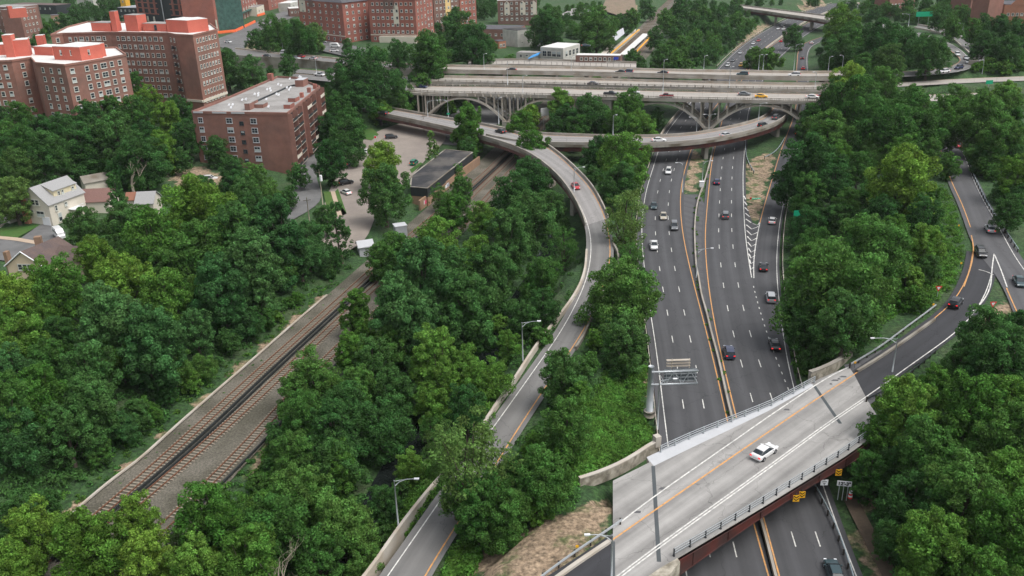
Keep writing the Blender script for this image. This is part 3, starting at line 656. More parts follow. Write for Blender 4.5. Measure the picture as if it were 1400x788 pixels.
def girder(pl, depth_end, depth_mid, name, mt, parent, ztop, w=.35, flange=.7):
    q = dens(pl, 1.2); n = len(q); mb = MB(); t = q[-1]-q[0]; t /= np.linalg.norm(t[:2]); nn = np.array([-t[1], t[0]])
    for i in range(n-1):
        for (wd, za, zb_) in ((w, 0, 1), (flange, 0, .04), (flange, .96, 1)):
            vs = []
            for j in (i, i+1):
                u = j/(n-1); dp = depth_mid+(depth_end-depth_mid)*(2*u-1)**2
                for sd in (-1, 1):
                    for zz in (za, zb_):
                        vs.append((q[j][0]+nn[0]*sd*wd/2, q[j][1]+nn[1]*sd*wd/2, ztop-dp*(1-zz)))
            mb.add(vs, [(0, 1, 5, 4), (2, 6, 7, 3), (1, 3, 7, 5), (0, 4, 6, 2), (0, 2, 3, 1), (4, 5, 7, 6)])
    for i in range(2, n-1, 5):
        u = i/(n-1); dp = depth_mid+(depth_end-depth_mid)*(2*u-1)**2
        mb.box((q[i][0], q[i][1], ztop-dp/2), (.12, flange, dp*.92), math.atan2(t[1], t[0]))
    return mb.build(name, mt, parent)
inset = Vax*0.35
girder([p-Vax*.12 for p in near_edge], 2.4, 1.0, 'girder', maroon, br, ZB-.14, w=.3, flange=.5)
girder([p-inset for p in far_edge], 2.4, 1.1, 'girder', maroon, br, ZB-.82)
for k in range(1, 6):
    a = np.array(near_edge[0])*(1-k/6)+np.array(far_edge[0])*k/6; b_ = np.array(near_edge[-1])*(1-k/6)+np.array(far_edge[-1])*k/6
    girder([a, b_], 2.4, 1.1, 'girder', maroon, br, ZB-.83)
# railings
def railing(pl, lab, lmk=None, pm=None):
    pm = pm or dark_metal
    q = dens(pl, 2.6); rt = thing('bridge_railing', lab, 'railing', q[len(q)//2]); mb = MB()
    for h in (.35, .7, 1.05):
        mb.sweep(q, .07, .09, dz=h-.05)
    mb.build('rails', galv, rt)
    for i in range(len(q)):
        m2 = MB(); m2.box((0, 0, .55), (.12, .16, 1.1)); m2.box((0, 0, .06), (.2, .26, .12))
        if i == 0: o = m2.build('railing_post', pm, rt, local=True); first = o
        else: o = first.copy(); COL.objects.link(o); o.parent = rt
        l = ROOTLOC[rt.name]; o.location = (q[i][0]-l[0], q[i][1]-l[1], q[i][2]-l[2]-.02)
        t = q[-1]-q[0]; o.rotation_euler = (0, 0, math.atan2(t[1], t[0]))
    return rt
first_ = None
r1 = railing([p+Vax*.5 for p in near_edge], 'steel railing with dark posts along the near edge of the pale bridge', None)
r2 = railing([p-Vax*.3 for p in far_edge], 'steel railing along the sidewalk on the far edge of the pale bridge', None, galv)
# abutments and stone wing walls
def prismthing(name, lab, cat, px, z0, z1, mt):
    t = [P(*p, z1 if not isinstance(z1, list) else z1[0]) for p in px]; mb = MB(); mb.prism([p[:2] for p in t], z0, z1 if not isinstance(z1, list) else z1[0]); o = mb.build(name, mt); tag(o, lab, cat); return o
for e in ((926,763,901,617), (1178,606,1111,522)):
    mb = MB(); a = P(e[0], e[1], ZB); b_ = P(e[2], e[3], ZB); sgn = 1 if e[0] < 1000 else -1
    q = [a, b_, b_-sgn*Uax*2.2, a-sgn*Uax*2.2]; mb.prism([p[:2] for p in q], -.6, ZB-.84); mb.build('abutment', concrete_old, br)
mb = MB(); q = [P(*p, ZB) for p in ((868,800),(905,775),(926,763),(930,768),(903,800))]; mb.prism([p[:2] for p in q], -.6, ZB-.02); mb.build('abutment', stone, br)
def wall(name, lab, px, z, h, w, mt, cat='wall', cap=None, z0=-1.5):
    q = pxpoly(px, z, 1.5, 2) if not isinstance(px, np.ndarray) else px
    t = thing(name, lab, cat, q[len(q)//2]); mb = MB(); mb.sweep(q, w, h-z0, dz=z0); mb.build('wall_body', mt, t)
    if cap: m2 = MB(); m2.sweep(q, w+.14, .14, dz=h+.002); m2.build('coping', cap, t)
    return t
w = wall('stone_wall', 'curved mossy stone wall with pale coping by the near sidewalk end', [(792,657),(815,650),(845,638),(868,625),(888,611),(899,606)], 5.7, .35, .45, stone, cap=concrete_pale)
m2 = MB(); p = P(898,606,5.7); m2.box((p[0], p[1], 6.1), (.9, .9, 1.7), .4); m2.build('end_post', concrete_pale, w)
w = wall('stone_wall', 'short weathered stone wall running into bushes beyond the bridge', [(1107,514),(1125,508),(1145,498),(1163,487)], 5.7, .7, .6, stone, cap=concrete_old)
# guardrails
def guardrail(lab, pts, post=2.6, mt=galv_blue, h=.75, pm=post_brown, side=-1, maxp=100, name='guardrail'):
    q = dens(pts, 1.3); t = thing(name, lab, 'guardrail', q[len(q)//2]); mb = MB(); mb.sweep(q, .1, .32, dz=h-.32, off=0); mb.sweep(q, .16, .07, dz=h-.2, off=0); mb.build('rail', mt, t)
    pq = dens(pts, post); l = ROOTLOC[t.name]; o0 = None
    for p in pq[:maxp]:
        if o0 is None: m2 = MB(); m2.box((0, 0, .3), (.2, .2, 1.0)); o0 = m2.build('post', pm, t, local=True); o = o0
        else: o = o0.copy(); COL.objects.link(o); o.parent = t
        o.location = (p[0]-l[0]+.18*side, p[1]-l[1], p[2]-l[2])
    return t
def idx_y(r, y0, y1): return [i for i in range(len(r.c)) if y0 <= proj(r.c[i])[1] <= y1]
i = idx_y(HL, 205, 640); guardrail('pale highway guardrail on dark posts left of the southbound lanes', HL.at(0, -1.5)[i[0]:i[-1]+1], 2.8, concrete_pale)
i = idx_y(HL, 110, 205); mb = MB(); 
t = wall('concrete_barrier', 'concrete edge barrier beside the southbound lanes under the arches', HL.at(0, -1.6)[i[0]:i[-1]+1], 0, .85, .35, concrete_pale, 'barrier')
i = idx_y(HL, 2, 92); guardrail('long pale barrier left of the far southbound lanes beyond the viaduct', HL.at(0, -2.0)[i[0]:i[-1]+1], 6, concrete_pale)
i = idx_y(HL, 2, 92); t = wall('concrete_barrier', 'tan median barrier between the far lanes beyond the viaduct', (HL.at(1, 1.2)[i[0]:i[-1]+1]), 0, .8, .5, concrete_pale, 'barrier')
i = idx_y(HR, 60, 140) ; 
t = wall('concrete_barrier', 'weedy concrete median barrier between the highway carriageways', [(1062,800),(1041,718),(1018,640),(997,561),(989,525),(982,494),(972,456),(966,431),(959,406),(955,382),(952,367),(950,337),(950,307),(954,277),(963,250),(970,225),(975,204)], 0, .7, .34, concrete, 'barrier', z0=-.5)
LM['the median barrier'] = P(955, 382, 0)
i = idx_y(MG, 250, 560); guardrail('steel guardrail along the right edge of the entry ramp', MG.at(1, 1.3)[i[0]:i[-1]+1], 3, concrete_pale)
guardrail('curved steel guardrail in the dry grass beside the northbound lanes', pxpoly([(1019,196),(1019.5,212),(1024,226),(1031,237)], .7), 3)
guardrail('curved guardrail on the grass beneath the flyover bend', pxpoly([(1073,190),(1066,202),(1058,211),(1046,217)], 1.), 3)
guardrail('steel guardrail right of the northbound lanes before the signs', pxpoly([(1093,629),(1110,662),(1127,690),(1145,728),(1165,790),(1180,840)], .1), 2.6)
guardrail('steel guardrail left of the asphalt road below the bridge', pxpoly([(655,868),(700,826),(745,790),(762,777),(800,750),(836,727),(850,716)], 6.05), 2.6, galv)
guardrail('steel guardrail along the upper side of the dark asphalt ramp', pxpoly([(1163,502),(1200,480),(1240,450),(1262,434),(1279,421)], 6.2), 2.6, galv)
guardrail('dark guardrail along the lower side of the dark asphalt ramp', pxpoly([(1186,549),(1205,541),(1235,520),(1260,500),(1280,482)], 6.0), 2.2, dark_metal)
guardrail('thin guardrail on the outer side of the hill ramp', pxpoly([(1322,215),(1326,231),(1337,255),(1352,285),(1372,315),(1392,345)], 6.), 3)
i = idx_y(HL, 262, 640); gr = None
wall('kerb_wall', 'low broken kerb above the dark asphalt ramp', [(1172,508),(1200,491),(1240,464),(1278,437)], 6.1, .3, .4, concrete_old, 'kerb', z0=-.5)
wall('kerb_wall', 'low kerb left of the asphalt road below the bridge', [(700,838),(762,790),(800,763),(833,741)], 6.05, .25, .5, concrete_pale, 'kerb', z0=-.5)

# ================================================================== elevated roads
def elevated(road, i0, i1, name, lab, surf, zslab=.9, gd=1.3, par=.85, gm=maroon_old, marks_=None, piers=(), pier_w=1.2, gw=.4, cat='bridge', lp=True, rp=True):
    EL, ER = road.EL[i0:i1], road.ER[i0:i1]; t = thing(name, lab, cat, road.ec[(i0+(i1 or len(road.c)))//2])
    rs = sheet('roadway', EL, ER, surf, .002, t)
    if marks_: marks('lane_markings', rs, [(m[0][i0:i1], m[1], m[2]) for m in marks_])
    mb = MB(); n = len(EL); vs = []
    for k in range(n):
        a = EL[k]-road.lat[i0+k]*.45; b_ = ER[k]+road.lat[i0+k]*.45
        for q, zz in ((a, -.03), (b_, -.03), (b_, -zslab), (a, -zslab)): vs.append((q[0], q[1], q[2]+zz))
    fs = []
    for k in range(n-1):
        for j in range(4): fs.append((k*4+j, k*4+(j+1) % 4, (k+1)*4+(j+1) % 4, (k+1)*4+j))
    fs += [(0, 3, 2, 1), ((n-1)*4, (n-1)*4+1, (n-1)*4+2, (n-1)*4+3)]
    mb.add(vs, fs); mb.build('deck', concrete_old, t)
    for on, E, sg in ((lp, EL, -1), (rp, ER, 1)):
        if on: m2 = MB(); m2.sweep(E+road.lat[i0:i1]*sg*.25, .35, par, dz=.004); m2.build('parapet', concrete, t)
    if gd:
        for f in (0.02, .5, .98):
            m2 = MB(); q = EL+(ER-EL)*f; m2.sweep(q, gw, gd, dz=-zslab-gd-.003); m2.build('girder', gm, t)
    for k in piers:
        c = road.ec[k]; hw = road.hw[k]*.8; a = math.atan2(road.lat[k][1], road.lat[k][0]); zt = c[2]-zslab-gd-.005; zb = gz(c[0], c[1])-1
        m2 = MB(); m2.box((c[0], c[1], zt-.45), (hw*2, 1.3, .9), a); m2.box((c[0], c[1], (zt-.9+zb)/2), (hw*1.5, pier_w, zt-.9-zb-.004), a); m2.build('pier', concrete, t)
    return t
def kx(r, x, y=None):
    return int(np.argmin([abs(proj(c)[0]-x)+(abs(proj(c)[1]-y) if y else 0) for c in r.c]))
# S viaduct
i0 = i_g[-1]; i1 = kx(S, 500, 147)+1
# split: the curved ramp bridge and the town flyover are one continuous structure
va = elevated(S, i0, i1, 'curved_viaduct', 'curved ramp viaduct with concrete parapets and faded maroon girders over the railway', viaduct_surface, marks_=[(S.at(0), .16, {}), (S.at(1, -.2), .2, dict(mi=1))],
     piers=[kx(S, 815, 295), kx(S, 790, 250), kx(S, 752, 215), kx(S, 722, 200), kx(S, 620, 172), kx(S, 512, 150)], gd=1.2)
LM['the curved ramp viaduct'] = P(800, 260, 6)
gi1 = len(G.c)
fly = elevated(G, 3, gi1, 'flyover', 'flyover with maroon side girders bending over the highway beneath the arches', viaduct_surface, marks_=[(G.at(0, .15), .18, {}), (G.at(1, -.15), .2, dict(mi=1))],
     piers=[kx(G, 800), kx(G, 868), kx(G, 968, 186), kx(G, 1060, 166), kx(G, 1069, 135)], gm=maroon, gd=1.5)
LM['the flyover bend'] = P(1060, 166, 6)
ov = elevated(OV, 0, len(OV.c), 'overpass', 'distant overpass with pale deck crossing the far highway', pale_deck, gm=maroon, piers=[kx(OV, 1062), kx(OV, 1112)])
LM['the distant overpass'] = P(1080, 18, 8)
d4 = elevated(D4, 0, len(D4.c), 'street_bridge', 'street bridge with fenced parapet in front of the station', pale_deck, gd=0, piers=[kx(D4, 760), kx(D4, 862)])
mb = MB(); q = D4.EL-D4.lat*.1
for p in dens(q, 2.5): mb.box((p[0], p[1], p[2]+1.5), (.12, .12, 1.6))
mb.sweep(q, .08, .08, dz=2.2); mb.build('fence', dark_metal, d4)
# ramp walls at grade
ptsw = pxpoly([(470,828,1.6),(505,787,1.6),(546,727,1.6),(590,671,1.7),(640,614,1.9),(687,545,2.2),(700,528,2.3),(735,474,2.7),(784,409,3.1),(799,375,3.6),(802,345,4.1)], None, 1.5, 4)
wall('parapet_wall', 'low tan parapet wall between the river and the ramp road', ptsw, 0, .85, .45, concrete_pale, z0=-2.5)
LM['the low parapet wall'] = P(735, 474, 2)
ptsw = pxpoly([(838,335,4.3),(845,345,4.1),(845,362,3.8),(838,380,3.4),(826,400,3.1),(812,430,2.9),(797,463,2.7),(787,478,2.6)], None, 1.5, 4)
wall('parapet_wall', 'low kerb wall on the highway side of the ramp road', ptsw, 0, .6, .4, concrete_old, z0=-1.5)

# ================================================================== arch viaduct
ia = kx(D1, 560); ib_ = kx(D1, 1190)
av = thing('arch_viaduct', 'long concrete open-spandrel arch viaduct carrying traffic over highway and railway', 'viaduct', P(800, 134, 12.5)); LM['the arch viaduct'] = P(840, 134, 12)
def vdeck(r, a, b_, base=None):
    EL, ER = r.EL[a:b_], r.ER[a:b_]
    rs = sheet('roadway', EL, ER, pale_deck, .002, base); mm = [(r.at(0, .5)[a:b_], .16, {}), (r.at(1, -.5)[a:b_], .18, dict(mi=1)), (r.at(.5)[a:b_], .14, dict(dash=(3, 9)))]
    marks('lane_markings', rs, mm)
    mb = MB(); q = (EL+ER)/2; W = np.mean(r.hw[a:b_])*2+1.1; mb.sweep(q, W, .9, dz=-.93); mb.build('deck', concrete, base)
    return EL, ER
EL1, ER1 = vdeck(D1, ia, ib_, av)
p0 = P(574, 127, 12.5); p1 = P(1111, 139, 12.5); ax = p1-p0; Lb = np.linalg.norm(ax); ax /= Lb; ay = np.array([-ax[1], ax[0], 0])
def onb(px):    # parameter along the bridge front for an image column
    lo, hi = -40., Lb+60
    for _ in range(50):
        m = (lo+hi)/2
        if proj(p0+ax*m)[0] < px: lo = m
        else: hi = m
    return lo
def balustrade(E, parent, h=.95, off=0., post=3.1, nm='balustrade', solid=False):
    mb = MB(); q = dens(E, 1.5); mb.sweep(q, .3, .16, dz=h-.16, off=off); mb.sweep(q, .34, .3 if not solid else h-.16, dz=0.004, off=off); o = mb.build(nm, concrete, parent)
    m2 = MB(); ang = math.atan2(E[-1][1]-E[0][1], E[-1][0]-E[0][0])
    for p in dens(E, post): m2.box((p[0], p[1], p[2]+h/2+.07), (.32, .4, h+.14), ang)
    if not solid:
        for p in dens(E, .62): m2.box((p[0], p[1], p[2]+.3+.24), (.16, .14, h-.46), ang)
    bo = m2.build('balusters', concrete, parent); bo['kind'] = 'stuff'; return o
feet = [(577, 690), (693, 803), (838, 966), (974, 1113)]
rib_d = [0.25, 5.5, 11.0]
zf, zc_ = 1.0, 10.4
for (fa, fb) in feet:
    a, b_ = onb(fa), onb(fb)
    for d in rib_d:
        mb = MB(); n = 28; vs = []
        for k in range(n+1):
            u = k/n; s_ = a+(b_-a)*u; z = zc_-(zc_-zf)*abs(2*u-1)**2.15; th = .6+.35*abs(2*u-1)**2
            slope = -(zc_-zf)*2.15*abs(2*u-1)**1.15*np.sign(2*u-1)*2/(b_-a); nl = math.hypot(1, slope); nx_, nz = -slope/nl, 1/nl
            for dd in (-.6, .6):
                q = p0+ax*(s_)+ay*(d+dd)
                vs.append((q[0]-ax[0]*nx_*th*.0, q[1], z)); vs.append((q[0]+ax[0]*nx_*th, q[1]+ax[1]*nx_*th, z+nz*th))
        fs = []
        for k in range(n):
            o = k*4; e = o+4; fs += [(o, e, e+1, o+1), (o+2, o+3, e+3, e+2), (o+1, e+1, e+3, o+3), (o, o+2, e+2, e)]
        fs += [(0, 1, 3, 2), (n*4, n*4+2, n*4+3, n*4+1)]
        mb.add(vs, fs); mb.build('arch_rib', concrete_pale, av)
def archz(s_):
    for fa, fb in feet:
        a, b_ = onb(fa), onb(fb)
        if a <= s_ <= b_: u = (s_-a)/(b_-a); return zc_-(zc_-zf)*abs(2*u-1)**2.15+.7
    return 0.
s_ = onb(577)-2; cnt = 0; e_ = onb(1113)+3
colm = {}
while s_ < e_:
    zb = archz(s_)
    if 11.55-zb > 1.0:
        for d in rib_d:
            q = p0+ax*s_+ay*d
            mb = MB(); zb_ = zb if zb else gz(q[0], q[1])-.5
            mb.box((q[0], q[1], (zb_+11.55)/2), (.5, .75, 11.55-zb_), math.atan2(ax[1], ax[0])); mb.build('column', concrete_pale, av)
    s_ += 3.15
mb = MB()
for fa in (569, 691.5, 803, 838, 970, 1117):
    s_ = onb(fa); q = p0+ax*s_+ay*5.6; mb.box((q[0], q[1], .4), (3.2 if fa not in (569, 1117) else 5, 13.5, 3.6), math.atan2(ax[1], ax[0]))
mb.build('pier_footing', concrete, av)
mb = MB(); s_ = (onb(803)+onb(838))/2; q = p0+ax*s_+ay*5.6; mb.box((q[0], q[1], 5.7), (onb(838)-onb(803)-1, 12, 11.6), math.atan2(ax[1], ax[0])); mb.build('pier', concrete, av)
balustrade(EL1-D1.lat[ia:ib_]*.3, av); balustrade(ER1+D1.lat[ia:ib_]*.35, av, nm='inner_balustrade')
# cantilever brackets under the front edge
mb = MB(); s_ = onb(577)
while s_ < onb(1113): q = p0+ax*s_-ay*.1; mb.box((q[0], q[1], 12.0), (.4, 1.4, .9), math.atan2(ax[1], ax[0])); s_ += 3.15
mb.build('bracket', concrete_pale, av)
dv = []
for r, lab, nm in ((D2, 'second parallel deck of the viaduct, behind the arches', 'middle_viaduct'), (D3, 'highest and farthest deck of the viaduct, with plain fascia', 'upper_viaduct')):
    a, b_ = (kx(r, 588), kx(r, 1190)) ; t = thing(nm, lab, 'viaduct', r.ec[(a+b_)//2]); E1, E2_ = vdeck(r, a, b_, t)
    if r is D2: balustrade(E1-r.lat[a:b_]*.3, t)
    else:
        m2 = MB(); m2.sweep(E1-r.lat[a:b_]*.3, .35, .85, dz=.004); m2.build('parapet', concrete, t)
    m2 = MB(); m2.sweep(E2_+r.lat[a:b_]*.3, .35, .9, dz=.004); m2.build('parapet', concrete_pale, t)
    for x in (640, 694, 800, 838, 966, 974, 1118):
        k = kx(r, x); c = r.ec[k]; m2 = MB(); hw = r.hw[k]; zb = gz(c[0], c[1])-1
        for f in (-.75, -.25, .25, .75): m2.box((c[0]+r.lat[k][0]*hw*f, c[1]+r.lat[k][1]*hw*f, (c[2]-.93+zb)/2), (1.0, 1.2, c[2]-.93-zb-.01))
        m2.box((c[0], c[1], c[2]-1.5), (1.3, hw*2, 1.1), 0)
        m2.build('pier', concrete_old, t)
    dv.append(t)
LM['the upper viaduct deck'] = P(1000, 102, 15)
# at-grade continuations
for r, nm, a, b_ in ((D1, 'town_avenue', 0, kx(D1, 560)+1), (D2, 'town_avenue', 0, kx(D2, 588)+1), (D3, 'upper_avenue', 0, kx(D3, 588)+1)):
    o = struct(sheet(nm, r.EL[a:b_], r.ER[a:b_], asphalt_grey, 0)); marks('lane_markings', o, [(r.at(.5)[a:b_], .14, dict(dash=(3, 9))), (r.at(0, .3)[a:b_], .14, {}), (r.at(1, -.3)[a:b_], .16, dict(mi=1))])
for r, nm in ((D1, 'hill_road'), (D2, 'hill_road'), (D3, 'hill_road')):
    a = kx(r, 1190)-1; o = struct(sheet(nm, r.EL[a:], r.ER[a:], asphalt_grey if r is D3 else pale_deck, 0)); marks('lane_markings', o, [(r.at(0, .3)[a:], .14, {}), (r.at(1, -.3)[a:], .16, dict(mi=1))])
struct(sheet('upper_hill_road', E2.EL, E2.ER, asphalt_grey, 0))
wall('retaining_wall', 'long grey retaining wall below the upper avenue', D3.at(0, -.9)[:kx(D3, 600)], 0, .7, .5, concrete_old, z0=-5.5)
wall('guard_wall', 'concrete guard wall along the far edge of the upper avenue', D3.at(1, .9)[:kx(D3, 640)], 0, .5, .4, concrete_pale, z0=-.5)
q = pxpoly([(1322,97.5),(1340,98),(1370,98),(1396,98.5)], 12.5, 2, 1); wall('retaining_wall', 'tall pale retaining wall beside the hill ramps', q, 0, 4.4, .6, concrete, z0=-1)
q = E2.at(1, .9); wall('parapet_wall', 'pale parapet curving along the upper hill road', q, 0, .8, .35, concrete_pale, z0=-.6)
q = E2.at(0, -.5)[2:]; wall('kerb_wall', 'tan divider between the two hill roads', q, 0, .5, .4, concrete_pale, 'kerb', z0=-.6)

# ================================================================== railway
slp = None
def track(lab, rows, z=.0, n_s=100):
    q = pxpoly(rows, z, 4, 12); t = thing('railway_track', lab, 'railway track', q[0])
    for sd in (-.72, .72):
        mb = MB(); mb.sweep(q, .12, .17, dz=.14, off=sd); mb.build('rail', rust, t)
    s = np.concatenate([[0], np.cumsum(np.linalg.norm(np.diff(q[:, :2], axis=0), axis=1))]); l = ROOTLOC[t.name]
    vis = [(x, [np.interp(x, s, q[:, k]) for k in range(3)]) for x in np.arange(0, s[-1], .72)]
    vis2 = [v for v in vis if proj(v[1])[1] < 712]; o0 = None; rest = MB()
    for k, (x, p) in enumerate(vis2):
        p2 = [np.interp(x+1, s, q[:, j]) for j in range(3)]; p1_ = [np.interp(x-1, s, q[:, j]) for j in range(3)]; a = math.atan2(p2[1]-p1_[1], p2[0]-p1_[0])
        if k < n_s:
            if o0 is None: m2 = MB(); m2.box((0, 0, .06), (.26, 2.5, .16)); o = o0 = m2.build('sleeper', sleeper_m, t, local=True)
            else: o = o0.copy(); COL.objects.link(o); o.parent = t
            o.location = (p[0]-l[0], p[1]-l[1], p[2]-l[2]); o.rotation_euler = (0, 0, a)
        elif proj(p)[1] > 60: rest.box((p[0], p[1], p[2]+.06), (.26, 2.5, .16), a)
    ro = rest.build('sleepers', sleeper_m, t); ro['kind'] = 'stuff'
    return t, q
T1 = [(60,770),(150,695),(266,591),(350,513),(467,409),(560,324),(661,240),(692,209),(720,180),(748,155),(790,118),(841,77),(880,40),(905,10),(930,-14)]
T2 = [(130,738),(218,664),(302,591),(350,547),(472,431),(570,340),(656,258),(703,213),(732,184),(762,155),(803,117),(846,77),(884,42),(908,12),(933,-14)]
T3 = [(210,735),(285,666),(345,603),(380,562),(457,479),(517,427),(600,345),(656,282),(706,226),(745,188),(782,152),(826,112),(875,72),(903,38),(918,12),(940,-14)]
track('railway track nearest the woods, with rusty rails and pale sleepers', T1); track('middle railway track beside the dark cover boards', T2); track('railway track nearest the river, partly under trees', T3)
LM['the railway tracks'] = P(300, 560, 0)
def midl(a, b_): return [((x1+x2)/2, (y1+y2)/2) for (x1, y1), (x2, y2) in zip(a, b_)]
q = pxpoly([(75,768),(185,680),(288,590),(350,530),(470,419),(565,332),(659,249),(698,211)], 0, 3, 8); mb = MB(); mb.sweep(q, .25, .5, off=.45); mb.sweep(q, .25, .5, off=-.45); o = mb.build('third_rail_cover', cover_board); tag(o, 'pair of black third-rail cover boards between the first two tracks', 'third rail')
q = pxpoly([(235,735),(300,668),(355,613),(470,490),(530,435)], 0, 3, 4); mb = MB(); mb.sweep(q, .25, .4, off=.2); o = mb.build('third_rail_cover', cover_board); tag(o, 'single black third-rail cover beside the track nearest the river', 'third rail')
q = pxpoly([(60,740),(92,708),(160,650),(183,636),(232,591),(290,540),(347,491),(400,444),(447,404)], .25, 3, 3); mb = MB(); mb.sweep(q, .35, .25); o = mb.build('cable_trough', concrete_pale); tag(o, 'pale concrete cable trough running beside the tracks and woods', 'cable trough')

# ================================================================== sign gantry over the southbound lanes
gp_ = P(888, 565, .8); gt = thing('sign_gantry', 'grey steel cantilever gantry with the back of a louvred sign', 'gantry', gp_); LM['the grey sign gantry'] = gp_
zt = zat(gp_, 501); mb = MB(); mb.tube([(gp_[0], gp_[1], .4), (gp_[0], gp_[1], zt)], [.6, .48], 16); mb.build('column', galv, gt, True)
m2 = MB(); m2.tube([(gp_[0], gp_[1], .3), (gp_[0], gp_[1], 1.3)], .95, 20); m2.build('base_plinth', concrete, gt, True)
z1, z2 = zat(gp_, 507), zat(gp_, 524)
def xat(px, y0, z, py): # point in the gantry plane y=y0 projecting to column px
    lo, hi = gp_[0]-2, gp_[0]+20
    for _ in range(40):
        m = (lo+hi)/2
        if proj((m, y0, z))[0] < px: lo = m
        else: hi = m
    return lo
xe = xat(954, gp_[1], z1, 0)
for yy in (gp_[1]-.5,):
    for z in (z1, z2): m2 = MB(); m2.tube([(gp_[0], yy, z), (xe, yy, z)], .17, 8); m2.build('arm', galv, gt, True)
m2 = MB(); n = 5
for k in range(n):
    xa = gp_[0]+1+(xe-gp_[0]-1)*k/n; xb = gp_[0]+1+(xe-gp_[0]-1)*(k+1)/n
    m2.tube([(xa, gp_[1]-.5, z2 if k % 2 else z1), (xb, gp_[1]-.5, z1 if k % 2 else z2)], .07, 6)
m2.build('truss_bracing', galv, gt)
xs_ = xat(909, gp_[1], z1, 0); m2 = MB()
for z in np.linspace(z2+.15, z1-.2, 4): m2.box(((xs_+xe)/2, gp_[1]+.25, z), (xe-xs_, .12, .16))
for x in np.linspace(xs_+.3, xe-.3, 5): m2.box((x, gp_[1]+.1, (z1+z2)/2), (.1, .1, z1-z2))
m2.build('sign_frame', galv, gt)
m2 = MB(); m2.box(((xs_+xe)/2, gp_[1]+.45, (z1+z2)/2), (xe-xs_, .08, z1-z2-.1)); m2.build('sign_panel', mat('sign_back', (.13, .15, .16), .6, .2, 2), gt)
m2 = MB(); zu = zat(gp_, 496)
for z in (z1+.45, z1+.95, z1+1.45): m2.box((xs_+(xe-xs_)*.42, gp_[1]+.6, z), ((xe-xs_)*.72, .5, .1))
for x in (xs_+1.2, xs_+4): m2.box((x, gp_[1]+.6, z1+.8), (.12, .12, 1.7))
m2.build('catwalk', concrete_pale, gt)

# ================================================================== street lamps
def lamp_arm(dx, dy, H, L): return [(0, 0, H-.9), (dx*L*.25, dy*L*.25, H-.25), (dx*L*.6, dy*L*.6, H+.12), (dx*L, dy*L, H+.15)]
def street_lamp(px, py, z, topy, headpx, lab, r=.13, double=False, green=False):
    b_ = P(px, py, z); H = zat(b_, topy)-z
    H = min(max(H, 6), 17)
    t = thing('street_lamp', lab, 'street lamp', b_, 'street lamps along the roads'); x0, y0 = b_[0], b_[1]
    mb = MB(); mb.tube([(x0, y0, z-.6), (x0, y0, z+H)], [r, r*.6], 8); mb.build('pole', galv, t, True)
    tx, ty, zc = proj((x0, y0, z+H)); L = (headpx-tx)/(FPX/zc); L = max(min(L, 4.5), -4.5)
    if abs(L) < .8: L = .8 if L >= 0 else -.8
    mb = MB(); arm = [(x0+a, y0+bb, z+c) for a, bb, c in lamp_arm(1, 0, H, L)]; mb.tube(arm, [.06, .06, .05, .05], 6); 
    mb.tube([(x0, y0, z+H-.15), arm[2]], .04, 5)
    mb.build('arm', galv, t, True)
    mb = MB(); e = arm[-1]; sg = 1 if L > 0 else -1; mb.box((e[0]+sg*.25, e[1], e[2]+.02), (.66, .28, .12)); mb.box((e[0]+sg*.3, e[1], e[2]-.07), (.4, .22, .08)); mb.build('lamp_head', sign_w, t)
    if double:
        mb = MB(); arm = [(x0+a, y0+bb, z+c) for a, bb, c in lamp_arm(-1, 0, H, L)]; mb.tube(arm, .055, 6); mb.build('arm', galv, t, True); mb = MB(); e = arm[-1]; mb.box((e[0]-sg*.35, e[1], e[2]+.02), (.85, .34, .16)); mb.build('lamp_head', sign_w, t)
    if green: mb = MB(); mb.box((x0, y0-.2, z+.9), (1.1, .08, .6)); mb.build('sign_panel', sign_g, t)
    return b_
